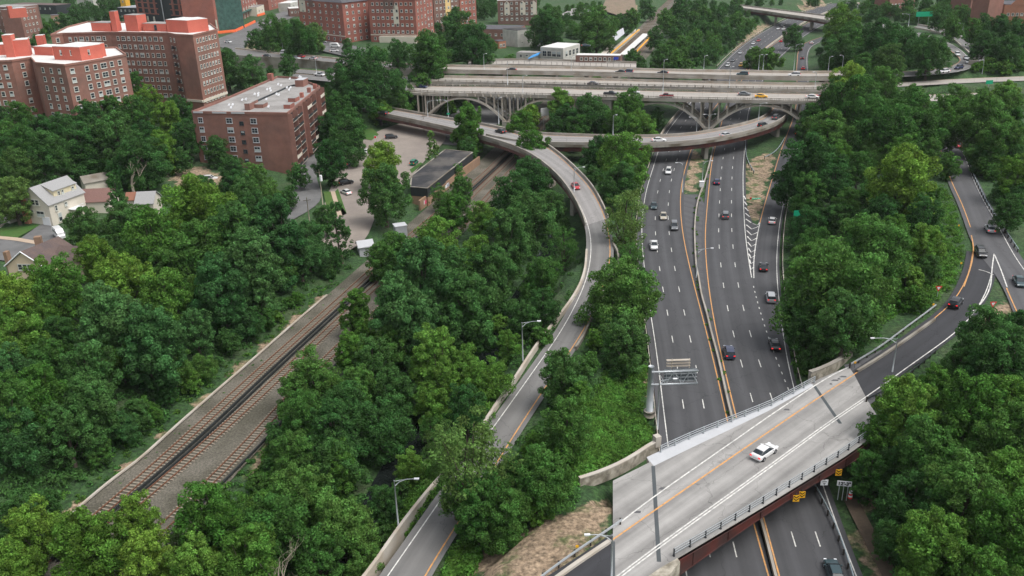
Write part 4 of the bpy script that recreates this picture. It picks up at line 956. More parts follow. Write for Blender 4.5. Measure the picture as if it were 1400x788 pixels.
LAMPS = [(715,497,2,441,735,'tall grey lamp behind the low parapet wall of the ramp'), (545,722,1.5,657,567,'lamp with single arm beside the nearest bend of the ramp road'), (1220,508,6,478,1195,'lamp leaning its arm over the dark asphalt ramp'), (836,790,6,741,806,'lamp whose head hangs over dry grass left of the bridge'), (899,583,.6,520,921,'thin lamp standing close behind the sign gantry'),
 (960,250,.3,221,972,'lamp in the grassy median with a white box at its foot'), (933,262,.2,223,926,'lamp at the left edge of the grassy median'), (952,380,0,341,972,'lamp on the median barrier beside the paved shoulder'), (785,259,6.8,237,797,'lamp on the curved viaduct beside the red car'),
 (492,143,6.8,128,501,'lamp at the town end of the flyover'), (585,160,6.8,142,597,'lamp on the flyover in front of the first arch'), (613,159,6.8,143,603,'lamp on the flyover with a small green sign'), (682,168,6.8,134,684,'lamp rising in front of the second arch pier'), (715,128,12.5,104,719,'lamp on the arch viaduct above the second arch'), (694,115,12.5,86,698,'lamp on the middle deck near the street bridge'),
 (662,97,15,74,664,'lamp on the upper deck before the big trees'), (781,100,15,78,783,'lamp on the upper deck in front of the station'), (838,187,6.6,158,839,'straight lamp on the flyover beside round trees'), (906,131,12.5,82,909,'tallest lamp, on the arch viaduct deck mid span'), (952,183,1,164,944,'lamp low beside the third arch foot'), (969,181,1,157,977,'twin lamp beside the pier between the last two arches'), (1037,165,6.6,143,1047,'lamp on the flyover bend under the last arch'),
 (997,120,12.5,92,999,'lamp on the middle deck above the last arch'), (962,97,15,77,965,'lamp behind the upper deck by the far trees'), (1037,96,15,78,1040,'lamp left of the pair before the far highway'), (1043,96,15,77,1046,'lamp right of the pair before the far highway'), (1114,121,12.5,104,1116,'lamp where the middle deck meets the right trees'), (1132,99,15,88,1136,'short lamp at the right end of the upper deck'),
 (1085,98,3,61,1096,'lamp between the far highway and its exit ramp'), (1151,97,15,79,1150,'lamp in front of the dark trees right of the exit ramp'), (1189,97,15,69,1195,'tall lamp at the upper deck amid right trees'), (1283,98,15,77,1285,'lamp by the merging cars on the hill road'), (1383,86,15,66,1376,'lamp at the far right before the wooded hill'), (1342,104,12.5,95,1341,'short lamp against the tall pale retaining wall'),
 (1315,49,15,37,1308,'small lamp beside the upper hill road'), (1242,35,15,21,1235,'small lamp near the far green sign'), (387,70,15,54,378,'lamp beside the white van on the upper avenue'), (433,101,12.5,80,438,'lamp in front of the grey retaining wall'), (561,86,15,71,558,'lamp among bushes behind the upper avenue'), (1272,12,16,5,1265,'faint lamp on the wooded hill at the top')]
for a in LAMPS: LM_ = street_lamp(*a[:5], lab=a[5]+'', double='twin' in a[5], green='green sign' in a[5] and 'small' in a[5] and 'flyover' in a[5])

# ================================================================== signs and small roadside things
def panel(name, lab, cat, px, py, z, w, h, zc, mt, rz=0., posts=2, tilt=0., extra=None, polem=galv, thick=.08, group=None):
    b_ = P(px, py, z); t = thing(name, lab, cat, b_, group); x, y = b_[0], b_[1]
    ca, sa = math.cos(rz), math.sin(rz)
    mb = MB(); mb.box((x, y, z+zc), (w, thick, h), rz); o = mb.build('sign_panel', mt, t)
    if posts:
        for k in range(posts):
            f = 0 if posts == 1 else (k/(posts-1)-.5)*w*.6
            m2 = MB(); m2.box((x+ca*f-sa*.1, y+sa*f+ca*.1, z+(zc+h*.3)/2-.4), (.1, .1, zc+h*.3+.8), rz); m2.build('post', polem, t)
    if extra: extra(t, x, y, z+zc, ca, sa)
    return t
def quads_front(shapes, mt, nm):
    """flat marks on the face of a panel, in panel coordinates (metres right, up)"""
    def f(t, x, y, zc, ca, sa):
        mb = MB()
        for poly in shapes:
            mb.add([(x+ca*u+sa*.06, y+sa*u-ca*.06, zc+v) for u, v in poly], [tuple(range(len(poly)))])
        mb.build(nm, mt, t)
    return f
def rect(x0, y0, x1, y1): return [(x0, y0), (x1, y0), (x1, y1), (x0, y1)]
def chev(cy, s=.42, th=.22): return [[(-s, cy+s*.55+th), (-s, cy+s*.55), (0, cy-s*.3), (0, cy-s*.3+th)], [(0, cy-s*.3+th), (0, cy-s*.3), (s, cy+s*.55), (s, cy+s*.55+th)]]
def text_on(t, s_, x, y, z, size, mt, rz=0., bold=.01):
    cu = bpy.data.curves.new('lettering', 'FONT'); cu.body = s_; cu.size = size; cu.align_x = 'CENTER'; cu.align_y = 'CENTER'; cu.extrude = .005; cu.offset = bold
    o = bpy.data.objects.new('lettering', cu); COL.objects.link(o); bpy.context.view_layer.update()
    me = bpy.data.meshes.new_from_object(o.evaluated_get(bpy.context.evaluated_depsgraph_get())); bpy.data.objects.remove(o)
    me.materials.clear(); me.materials.append(mt); o2 = bpy.data.objects.new('lettering', me); COL.objects.link(o2); o2.parent = t
    l = ROOTLOC[t.name]; o2.location = (x-l[0], y-l[1], z-l[2]); o2.rotation_euler = (math.pi/2, 0, rz)
ga = math.atan2(Uax[1], Uax[0])
for i_, (px, py, lab) in enumerate(((1081,677,'yellow chevron sign hanging lower on the maroon girder'), (1089,672,'yellow chevron sign overlapping its lower twin on the girder'), (1139,642,'yellow chevron sign half hidden by leaves at the bridge end'))):
    p = P(px, py, 4.6)-Vax*.75; t = thing('chevron_sign', lab, 'sign', p); mb = MB(); mb.box((p[0], p[1]-.2, 4.6), (.85, .05, 1.0), 0); mb.build('sign_panel', chev_y, t)
    mb = MB()
    for cy in (.12, -.28):
        for pl in chev(cy, .36, .17): mb.add([(p[0]+u, p[1]-.235, 4.6+v) for u, v in pl], [tuple(range(4))])
    mb.build('chevron', black_m, t); mb = MB(); mb.box((p[0], p[1]-.05, 4.9), (.08, .3, .8)); mb.build('bracket', dark_metal, t)
def arrow(t, x, y, zc, ca, sa):
    text_on(t, 'LANE', x, y-.07, zc+.18, .34, black_m); mb = MB(); mb.add([(x-.22, y-.065, zc-.05), (x, y-.065, zc-.38), (x+.22, y-.065, zc-.05)], [(0, 1, 2)]); mb.build('arrow', black_m, t)
def low(t, x, y, zc, ca, sa): text_on(t, "12'-3\"", x, y-.07, zc, .75, black_m, bold=.03)
p = P(1127, 655, 4.2); panel('clearance_sign', 'small white sign with black arrow hanging under the bridge edge', 'sign', 1127, 660, 4.0, 1.0, .9, 0, sign_w, 0, 0, extra=lambda t, x, y, zc, ca, sa: (arrow(t, x, y, zc, ca, sa), MB_br(t, x, y, zc)))  if False else None
def hang(t, x, y, zc, ca, sa):
    mb = MB(); mb.add([(x-.2, y-.065, zc-.08), (x, y-.065, zc-.32), (x+.2, y-.065, zc-.08)], [(0, 1, 2)]); mb.build('arrow', black_m, t)
    mb = MB(); mb.add([(x-.3, y-.065, zc+.12), (x+.3, y-.065, zc+.12), (x+.3, y-.065, zc+.22), (x-.3, y-.065, zc+.22)], [(0, 1, 2, 3)]); mb.build('dash', black_m, t)
    mb = MB(); mb.box((x, y+.3, zc+.5), (.08, .8, .08)); mb.box((x, y+.06, zc+.3), (.08, .08, .5)); mb.build('bracket', dark_metal, t)
panel('clearance_sign', 'small white sign with black arrow hanging under the bridge edge', 'sign', 1127, 660, 4.0, 1.0, .85, 0, sign_w, 0, 0, extra=hang)
panel('clearance_sign', 'wide white clearance sign on thin legs beside the barrel', 'sign', 1152, 678, 1.2, 1.9, .8, 2.0, sign_w, -.2, 3, extra=lambda t, x, y, zc, ca, sa: text_on(t, "12'-3\"", x-.02, y-.08, zc, .72, black_m, -.2, .03))
b_ = P(1162, 681, 1.2); t = thing('traffic_barrel', 'red and white traffic barrel in the grass beside the clearance sign', 'traffic barrel', b_); LM['the red and white barrel'] = b_
for k in range(4): mb = MB(); mb.tube([(b_[0], b_[1], 1.2+k*.27), (b_[0], b_[1], 1.2+k*.27+.27)], [.32-.02*k, .30-.02*k], 14); mb.build('drum_band', [sign_r, sign_w][k % 2], t, True)
def yieldsign(px, py, z, lab):
    b_ = P(px, py, z); t = thing('yield_sign', lab, 'yield sign', b_); x, y = b_[0], b_[1]; mb = MB()
    mb.add([(x-.65, y, z+2.5), (x+.65, y, z+2.5), (x, y, z+1.4), (x-.65, y+.05, z+2.5), (x+.65, y+.05, z+2.5), (x, y+.05, z+1.4)], [(2, 1, 0), (3, 4, 5), (0, 1, 4, 3), (1, 2, 5, 4), (2, 0, 3, 5)]); mb.build('sign_panel', sign_r, t)
    mb = MB(); mb.add([(x-.36, y-.012, z+2.34), (x+.36, y-.012, z+2.34), (x, y-.012, z+1.72)], [(2, 1, 0)]); mb.build('inner_triangle', sign_w, t)
    mb = MB(); mb.box((x, y+.09, z+1), (.08, .06, 2.6)); mb.build('post', galv, t)
yieldsign(1281, 408, 6.2, 'red and white yield sign in bushes above the dark ramp'); yieldsign(1355, 430, 6.1, 'red and white yield sign beside the dry grass triangle')
LM['the dry grass triangle'] = P(1378, 420, 6)
# green direction signs, one fallen in the grass
b_ = P(1034, 273, .9); t = thing('fallen_sign', 'green direction sign lying in the dry grass of the gore', 'sign', b_); mb = MB(); mb.box((b_[0], b_[1], 1.15), (2.4, .9, .12), .05); mb.build('sign_panel', sign_g, t)
mb = MB()
for a in (-.6, .0, .6): mb.box((b_[0]+a, b_[1]+.05, 1.22), (.36, .16, .02), .05)
mb.build('lettering_bar', sign_w, t); mb = MB(); mb.box((b_[0]-1.5, b_[1]+.3, 1.2), (.5, .1, .5)); mb.build('exit_tab', sign_r, t)
t = panel('direction_sign', 'green direction sign sunk in leaves beside the entry ramp', 'sign', 1097, 306, 3.6, 5.0, 1.9, 2.6, sign_g, .1, 2)
panel('direction_sign', 'far green direction sign standing among trees on the hill', 'sign', 1262, 32, 15.5, 9, 2.6, 4.8, sign_g, .0, 2); LM['the far green direction sign'] = P(1262, 32, 15)
panel('direction_sign', 'grey back of a tilted road sign between leaves left of the round trees', 'sign', 749, 176, 1, 5.6, 3.0, 6.5, mat('sign_back_pale', (.5, .5, .5), .6, .1, 2), .35, 2)
panel('small_green_sign', 'small green sign at the end of the pale hill deck', 'sign', 1352, 117, 12.5, 2.6, 1.4, 1.2, sign_g, 0, 1)
b_ = P(514, 199, 1.5); t = panel('no_entry_sign', 'small red and white sign on a pole at the lot entrance', 'sign', 514, 199, 1.5, .9, .9, 3.0, sign_w, 0, 1, extra=quads_front([rect(-.38, -.38, .38, .38)], sign_r, 'red_face'))
b_ = P(959, 256, .3); mb = MB(); mb.box((b_[0], b_[1], 1.2), (1.3, .9, 1.6)); mb.box((b_[0], b_[1], 2.04), (1.45, 1.05, .08)); mb.box((b_[0], b_[1]-.47, 1.25), (.06, .04, 1.4)); tag(mb.build('control_cabinet', sign_w), 'white control cabinet at the foot of the median lamp', 'cabinet')
for (px, py, z, lab) in ((1168,503,6.2,'yellow marker at the corner where the dark ramp leaves the bridge'), (1275,423,6.2,'yellow marker near the upper end of the ramp guardrail'), (1310,314,6.2,'orange marker in bushes left of the hill ramp'), (1313,366,6.2,'orange marker beside the hill ramp opposite the gore'), (789,756,6.,'orange marker on the guardrail below the bridge')):
    b_ = P(px, py, z); t = thing('marker_post', lab, 'marker', b_); mb = MB(); mb.box((b_[0], b_[1], z+.5), (.06, .06, 1.)); mb.build('post', dark_metal, t); mb = MB(); mb.box((b_[0], b_[1]-.05, z+1.), (.35, .05, .35)); mb.build('reflector', chev_y, t)
# orange barriers on the town street
for k, (a, c, lab) in enumerate((((292, 47), (322, 44), 'run of orange barriers nearest the green netting'), ((322, 44), (349, 31), 'run of orange barriers bending along the town street'), ((352, 23), (362, 20), 'short run of orange barriers far up the street'))):
    q = dens([P(a[0], a[1], 12), P(c[0], c[1], 12)], 2); t = thing('orange_barrier', lab, 'barrier', q[0]); mb = MB(); mb.sweep(q, .6, 1.1, dz=0); mb.sweep(q, .3, .5, dz=1.1); mb.build('barrier_panel', orange_pl, t)
# ================================================================== buildings
def winproto(w, h, kind):
    mb = MB()
    mb.box((0, -.05, 0), (w+.28, .14, h+.28), 0, 0); mb.box((0, -.09, -h/2-.16), (w+.4, .26, .1), 0, 0)
    n = 2 if w > 1.3 else 1
    for k in range(n):
        ww = w/n; x = -w/2+ww*(k+.5); mb.box((x, -.125, h/4), (ww-.12, .03, h/2-.1), 0, 1 if kind != 2 else 2); mb.box((x, -.125, -h/4), (ww-.12, .03, h/2-.1), 0, 1 if kind != 1 else 2)
    return mb
WP = {}
def window(parent, x, y, z, rz, w, h, frame=None):
    key = (round(w, 1), round(h, 1), RND.choice([0, 0, 0, 1, 2]), frame.name if frame else 0)
    if key not in WP: 
        o = winproto(key[0], key[1], key[2]).build('window', [frame or frame_m, glass_m, blind_m]); WP[key] = o.data; 
    else: o = bpy.data.objects.new('window', WP[key]); COL.objects.link(o)
    l = ROOTLOC[parent.name]; o.parent = parent; o.location = (x-l[0], y-l[1], z-l[2]); o.rotation_euler = (0, 0, rz); return o
NW = [0]
def facade(t, A, Bp, z0, z1, cols, rows, w=1.2, h=1.5, skip=(), frame=None, out=1, pad=.08, wide=()):
    """windows on the wall from A to Bp (left to right seen from outside)"""
    A = np.array(A[:2]); Bp = np.array(Bp[:2]); d = Bp-A; L = np.linalg.norm(d); d /= L; rz = math.atan2(d[1], d[0])
    for r in range(rows):
        z = z0+(z1-z0)*(r+.5)/rows
        for c in range(cols):
            if (c, r) in skip: continue
            f = pad+(1-2*pad)*(c+.5)/cols; p = A+d*L*f
            px, py, _ = proj((p[0], p[1], z))
            if px < -10 or px > 1410 or py < -8: continue
            window(t, p[0], p[1], z, rz, w*(1.7 if c in wide else 1), h, frame)
def ccw(pts):
    n = len(pts); a = sum(pts[i][0]*pts[(i+1) % n][1]-pts[(i+1) % n][0]*pts[i][1] for i in range(n)); return pts if a > 0 else pts[::-1]
def block(name, lab, cat, roofpx, zr, zb, wallm, roofm, parapet=.7, cap=None, group=None):
    pts = [P(p[0], p[1], zr) for p in roofpx]; c = np.mean(pts, axis=0); t = thing(name, lab, cat, (c[0], c[1], zb), group)
    mb = MB(); mb.prism([p[:2] for p in pts], zb, zr-parapet); mb.build('wall', wallm, t)
    q = [p[:2] for p in pts]; ce = np.mean(q, axis=0)
    # parapet ring
    mb = MB(); ring = [np.array([*p, zr-parapet-.002]) for p in q]+[np.array([*q[0], zr-parapet-.002])]
    for a, b_ in zip(ring[:-1], ring[1:]):
        mb.sweep([a, b_], .4, parapet, off=0)
    mb.build('parapet', wallm if not cap else cap, t)
    mb = MB(); mb.prism(q, zr-parapet+.004, zr-parapet+.1); mb.build('roof', roofm, t)
    return t, pts
PB = [0]
def pbox(t, name, x0, y0, x1, y1, z, h, depth, mt, mtop=None):
    PB[0] += 1; h += .023*(PB[0] % 9)
    a, b_ = P(x0, y0, z), P(x1, y1, z); d = (b_-a); d[2] = 0; d /= np.linalg.norm(d); n = np.array([-d[1], d[0], 0])
    q = [a, b_, b_+n*depth, a+n*depth]; mb = MB(); mb.prism([p[:2] for p in q], z-.3, z+h); o = mb.build(name, mt, t)
    if mtop: m2 = MB(); m2.prism([p[:2] for p in q], z+h+.004, z+h+.12); m2.build(name+'_top' if 'roof' not in name else name, mtop, t)
    return o, q
# --- B2 big brick slab
b2, pt = block('apartment_building', 'long brick apartment block with red-orange penthouses and white roof patches', 'building', [(69,47),(85,45),(150,43.5),(229,44.5),(240,46.5),(263,47.5),(297,39.5),(287,32),(240,31),(120,29),(92,36)], 38, 3, brick_red, white_roof); LM['the big brick apartment block'] = np.array([*pt[4][:2], 10])
facade(b2, pt[0], pt[1], 12, 37, 1, 8); facade(b2, pt[1], pt[2], 12, 37, 7, 8, .95, 1.45, wide=(2, 5)); facade(b2, pt[2], pt[3], 12, 37, 9, 8, .95, 1.45, wide=(1, 4, 7)); facade(b2, pt[3], pt[4], 6, 37, 2, 10, .8, 1.4); facade(b2, pt[5], pt[6], 8, 37, 7, 9, .9, 1.4)
mb = MB()
for a, b_ in ((pt[4], pt[5]), (pt[5], pt[6])): mb.sweep([np.array([*a[:2], 12.5]), np.array([*b_[:2], 12.5])], .7, .9)
mb.build('stone_band', cream, b2)
d = pt[4]-pt[3]; rz = math.atan2(d[1], d[0]); mb = MB()
for k in range(8): c = (pt[3]+pt[4])/2; mb.box((c[0]+.3, c[1]-1.0, 10+k*3.2), (2.4, 1.6, .15), rz); mb.box((c[0]+.3, c[1]-1.7, 10.5+k*3.2), (2.4, .08, .9), rz)
mb.build('fire_escape', dark_panel, b2)
for (x0, y0, x1, y1, h, dp) in ((229,43.5,258,45,4.5,9), (258,45,286,42,4.5,9), (196,42.5,228,43.3,2.8,6), (173,42.5,190,43,6.0,5), (154,43,161,43,7.5,2.5), (126,42.5,152,43,3.0,6)):
    o, q = pbox(b2, 'penthouse', x0, y0, x1, y1, 37.5, h, dp, red_stucco, white_roof if x0 in (229, 258) else grey_roof)
for x in (232, 270, 280): p = P(x, 41.5, 37.4)
window(b2, *P(264,41.8,37.5)[:2]+np.array([0,-.2]), 39.6, 0.0, 1.6, 1.5); window(b2, *P(214,42.9,37.5)[:2]+np.array([0, -.2]), 38.9, 0, .9, 1.8, frame=dark_metal)
# --- B1 lower block in front
b1_, pt = block('apartment_building', 'stepped brick apartment block at the left edge with red-orange roof huts', 'building', [(-40,84),(15,82),(42,78),(48,85),(88,88),(105,85.5),(172,74),(158,64),(60,68),(40,62),(-40,62)], 35, 8, brick_red, white_roof); LM['the stepped brick block'] = np.array([*pt[3][:2], 12])
facade(b1_, pt[0], pt[1], 13, 34, 4, 7, 1.1, 1.5, wide=(1,)); facade(b1_, pt[1], pt[2], 13, 34, 1, 7); facade(b1_, pt[3], pt[4], 13, 34, 3, 7, 1.1, 1.5); facade(b1_, pt[5], pt[6], 13, 34, 5, 7, 1.3, 1.6, wide=(2,)); facade(b1_, pt[4], pt[5], 13, 34, 1, 7, 1.3, 1.5)
for (x0, y0, x1, y1, h, dp) in ((75,81.5,112,83,4.2,11), (112,83,141,78.5,4.2,11), (9,78.5,21,78,7.5,3.5), (21,77.5,42,76,5.5,6), (52,66.5,62,66,4.6,3), (48,75,73,76,2.8,6), (-30,76,9,75,3.5,6)):
    o, q = pbox(b1_, 'penthouse', x0, y0, x1, y1, 34.5, h, dp, red_stucco, white_roof)
for x, y in ((87,79.5),(93,79.5),(101,80),(122,79),(136,76)): p = P(x, y+2.2, 34.5); window(b1_, p[0], p[1]-.3, 36.9, 0, 1.0 if x < 110 else 1.5, 1.5)
# --- B3 grey-roofed block with balconies
b3, pt = block('apartment_building', 'brick apartment block with grey gravel roof, satellite dishes and balconies', 'building', [(262,152),(392.5,154),(437,117.5),(404,105.5),(379,104),(300,137.5)], 21, .5, brick_dull, grey_roof, .8); LM['the grey-roofed apartment block'] = np.array([*pt[1][:2], 3])
for f_, w_ in ((.385, 1.9), (.51, 1.2), (.64, 1.9), (.08, 1.4)):
    e_ = pt[0]+(pt[1]-pt[0])*(f_-.02); g_ = pt[0]+(pt[1]-pt[0])*(f_+.02); facade(b3, e_, g_, 1.4 if w_ > 1.3 else .6, 19.6 if w_ > 1.3 else 18.8, 1, 6, w_, 1.5 if w_ > 1.3 else 1.0, frame=sidewalk_m if w_ > 1.3 else dark_metal, pad=0)
d = pt[1]-pt[0]; L = np.linalg.norm(d); d /= L; mb = MB()
for k in range(3):
    for (f0, f1) in ((.0, .12), (.2, .37), (.4, .56)): 
        if k == 0: a = pt[0]+d*L*(f0+.02); c = pt[0]+d*L*f1; mb.sweep([a-[0, .05, .6], c-[0, .05, .6]], .5, .55)
mb.build('roof_panel', sidewalk_m, b3)
A, C = pt[1][:2], pt[2][:2]; d = C-A; L = np.linalg.norm(d); d /= L; n = np.array([d[1], -d[0]]); rz = math.atan2(d[1], d[0])
for r in range(6):
    z = 3.0+r*2.95
    for k in range(7):
        f = (k+.5)/7; p = A+d*L*f
        if k % 3 == 2: window(b3, p[0]+n[0]*.02, p[1]+n[1]*.02, z+1.2, rz, 1.0, 1.3, dark_metal); continue
        m2 = MB(); c = p+n*.75; w_ = L/7*.96
        m2.box((c[0], c[1], z-.1), (w_, 1.5, .18), rz, 0); q = p+n*1.45; m2.box((q[0], q[1], z+.45), (w_, .07, .85), rz, 1)
        q = p+n*.06; m2.box((q[0], q[1], z+1.1), (w_*.8, .1, 2.1), rz, 2)
        for sd in (-1, 1): q = p+n*.75+d*sd*w_*.5; m2.box((q[0], q[1], z+1.25), (.22, 1.5, 2.95), rz, 3)
        m2.build('balcony', [concrete_pale, cream if RND.random() < .3 else dark_panel, glass_m, brick_dull], b3)
# roof furniture
for (x, y) in ((314,146),(319,145.5),(317,149.5),(332,139),(337,138),(349,131),(354,130),(354,133),(366,124.5),(370,123.5),(371,126.5),(381,117.5),(385,119),(393,122),(398,122),(396,125),(379,131),(382,132),(368,148),(365,138),(397,110),(410,107),(412,108)):
    p = P(x, y, 20.4); m2 = MB(); m2.tube([(p[0], p[1], 20.25), (p[0], p[1], 20.95)], .04, 5); 
    m2.tube([(p[0], p[1]+.02, 20.95), (p[0]-.05, p[1]-.06, 21.0), (p[0]-.1, p[1]-.14, 21.08)], [.12, .42, .48], 10); m2.build('satellite_dish', sign_w, b3)
pbox(b3, 'stair_hut', 335, 151, 342, 151, 20.3, 2.0, 7, brick_dull, grey_roof); pbox(b3, 'roof_kerb', 345, 148, 360, 148, 20.3, 1.0, 4, brick_dull, grey_roof); pbox(b3, 'roof_kerb', 388, 149, 397, 149, 20.3, 1.1, 4, brick_bright, grey_roof); pbox(b3, 'roof_kerb', 394, 140, 404, 140, 20.3, 1.1, 4, brick_bright, grey_roof); pbox(b3, 'stair_hut', 404, 119, 415, 119, 20.3, 2.4, 5, brick_dull, sidewalk_m)
pbox(b3, 'chimney', 366, 111, 372, 111, 20.3, 2.6, 2, brick_bright)
mb = MB(); q = pxpoly([(341,144),(360,135),(378,127),(395,119),(403,117)], 20.35, 3, 1); mb.sweep(q, .7, .35); mb.build('roof_duct', dark_panel, b3)
for (x, y) in ((410,134),(420,127),(428,122)): pbox(b3, 'chimney', x, y, x+4, y, 20.3, 1.6, 1.2, brick_bright)
# --- tudor blocks
def tower(name, lab, x0, y0, x1, y1, zb, h, depth, wm, rm, cols, rows, side=None, bandm=None, w=1.2, hh=1.4, zextra=0, tint=None):
    a, b_ = P(x0, y0, zb), P(x1, y1, zb); d = b_-a; L = np.linalg.norm(d); d /= L; n = np.array([-d[1], d[0], 0]); t = thing(name, lab, 'building', a)
    q = [a, b_, b_+n*depth, a+n*depth]; mb = MB(); mb.prism([p[:2] for p in q], zb-4, zb+h); mb.build('wall', wm, t)
    # hipped roof
    c = sum(q)/4; mb = MB(); zt = zb+h; e = [p+(p-c)*.03 for p in q]; i_ = [p+(c-p)*.45 for p in q]
    vs = [(p[0], p[1], zt-.05) for p in e]+[(p[0], p[1], zt+min(4, depth*.25)) for p in i_]; mb.add(vs, [(0, 1, 5, 4), (1, 2, 6, 5), (2, 3, 7, 6), (3, 0, 4, 7), (4, 5, 6, 7), (3, 2, 1, 0)]); mb.build('roof', rm, t)
    facade(t, a, b_, zb+.3, zb+h-.4, cols, rows, w, hh, pad=.04)
    if side: facade(t, b_, b_+n*depth, zb+.3, zb+h-.4, side, rows, w, hh, pad=.04); 
    if bandm: mb = MB(); mb.sweep([np.array([*(a-n*.05)[:2], zb+h*.17]), np.array([*(b_-n*.05)[:2], zb+h*.17])], .35, .45); mb.build('stone_band', bandm, t)
    return t, a, d, n, L
def gable(t, a, d, n, f, w, z0, h, mt, peak=2.2, nm='gable_panel'):
    p = a+d*f-n*.12; mb = MB(); z0 = a[2]+z0; poly = [(-w/2, 0), (w/2, 0), (w/2, h), (0, h+peak), (-w/2, h)]
    vs = [(p[0]+d[0]*u, p[1]+d[1]*u, z0+v) for u, v in poly]+[(p[0]+d[0]*u+n[0]*.6, p[1]+d[1]*u+n[1]*.6, z0+v) for u, v in poly]
    mb.add(vs, [(0, 1, 2, 3, 4), (9, 8, 7, 6, 5)]+[(i, 5+i, 5+(i+1) % 5, (i+1) % 5) for i in range(5)]); mb.build(nm, mt, t)
t, a, d, n, L = tower('tudor_apartments', 'red-brick tudor apartment wing with a cream gable, behind the van lot', 413, 53, 473, 60, 12, 22, 18, brick_bright, slate, 7, 6, 4, cream); gable(t, a, d, n, 4.2, 6, 15.5, 6, cream, 3); gable(t, a, d, n, 13, 5, 18.5, 3, brick_brown, 3.2); LM['the tudor apartments'] = a
t, a, d, n, L = tower('tudor_apartments', 'dark recessed tudor court between two red-brick wings, with pale stone centre', 474, 50, 508, 52, 12, 23, 10, brick_brown, slate, 5, 6); gable(t, a, d, n, 8.5, 4, 1, 20, cream, 2)
t, a, d, n, L = tower('tudor_apartments', 'widest red-brick tudor apartment wing with steep dark gable', 508, 58, 571, 59, 12, 23, 16, brick_bright, slate, 9, 6, 3, cream); gable(t, a, d, n, 16.5, 3.2, 10, 9, cream, 2.4); gable(t, a, d, n, 12.5, 7, 18, 4, brick_brown, 5)
mb = MB(); q = [a-n*2+d*6, a-n*2+d*L, a+d*L, a+d*6]; mb.prism([p[:2] for p in q], 11.5, 15.5); mb.build('stone_terrace', cream, t)
t, a, d, n, L = tower('apartment_building', 'narrow brick tower with dark fire-escape stack beside the tudor wing', 576, 52, 594, 47, 12, 27, 14, brick_bright, slate, 4, 7, 2)
t, a, d, n, L = tower('apartment_building', 'brown brick tower with a yellow-cream window bay', 595, 45, 629, 40, 12, 31, 16, brick_brown, slate, 6, 8, 4); gable(t, a, d, n, 11.5, 4.2, 1, 28, mat('yellow_bay', (.7, .5, .22), .9), 1, 'window_bay')
t, a, d, n, L = tower('apartment_building', 'far dark red apartment block with balconies, right of the cream bay', 630, 36, 652, 33, 12, 28, 14, brick_bright, slate, 4, 7, 2)
t, a, d, n, L = tower('apartment_building', 'brown brick house row with cream half-timbered gables near the street pole', 681, 31, 733, 30, 13, 13.5, 12, brick_brown, white_roof, 7, 4); 
for f in (6, 16, 23): gable(t, a, d, n, f, 3.4, 4.5, 7, cream, 1.5)
# construction block with netting, and the curved new block
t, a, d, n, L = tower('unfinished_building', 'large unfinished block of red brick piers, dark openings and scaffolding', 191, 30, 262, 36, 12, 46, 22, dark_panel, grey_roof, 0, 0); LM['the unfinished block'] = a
for k in range(9): 
    if k in (4, 5): continue
    mb = MB(); f = (k+.1)/8.5*L; p = a+d*f-n*.15; mb.box((p[0], p[1], 12+26), (2.3, .6, 40), math.atan2(d[1], d[0])); mb.build('brick_pier', brick_bright, t)
mb = MB()
for r in range(11): 
    for (f0, f1) in ((0, .42), (.66, 1)): mb.sweep([np.array([*(a+d*L*f0-n*.2)[:2], 18+r*3.7]), np.array([*(a+d*L*f1-n*.2)[:2], 18+r*3.7])], .5, .7)
mb.build('brick_band', brick_bright, t)
for k in range(8):
    if k in (3, 4): continue
    mb = MB(); p = a+d*(L*(k+.5)/8)-n*.2; mb.box((p[0], p[1], 14), (1.6, .5, 5), math.atan2(d[1], d[0])); mb.build('ground_column', cream, t)
mb = MB(); mb.box((*(a+d*L*.52-n*.7)[:2], 36), (.5, .5, 50)); mb.build('hoist_mast', sidewalk_m, t)
t, a, d, n, L = tower('netted_building', 'part of the building site wrapped in dark green netting', 263, 38, 296, 43, 12, 46, 20, net_m, grey_roof, 0, 0)
mb = MB()
for r in range(12): mb.sweep([np.array([*(a-n*.2)[:2], 14+r*3.7]), np.array([*(a+d*L-n*.2)[:2], 14+r*3.7])], .15, .25)
for k in range(8): p = a+d*L*k/7-n*.25; mb.box((p[0], p[1], 35), (.15, .15, 46))
mb.build('scaffold', dark_metal, t)
t, a, d, n, L = tower('new_apartment_building', 'new red-brick block with tall white ground-floor columns and green awning', 297, 44, 352, 18, 12, 40, 20, brick_bright, grey_roof, 14, 9, 0, None, 1.3, 2.0)
for k in range(15): p = a+d*L*k/14-n*.3; mb = MB(); mb.box((p[0], p[1], 15.5), (1.1, .7, 8), math.atan2(d[1], d[0])); mb.build('ground_column', cream, t)
mb = MB(); mb.sweep([np.array([*(a+d*L*.1-n*1.4)[:2], 17]), np.array([*(a+d*L*.95-n*1.4)[:2], 17])], 2.6, .6); mb.build('awning', net_m, t)
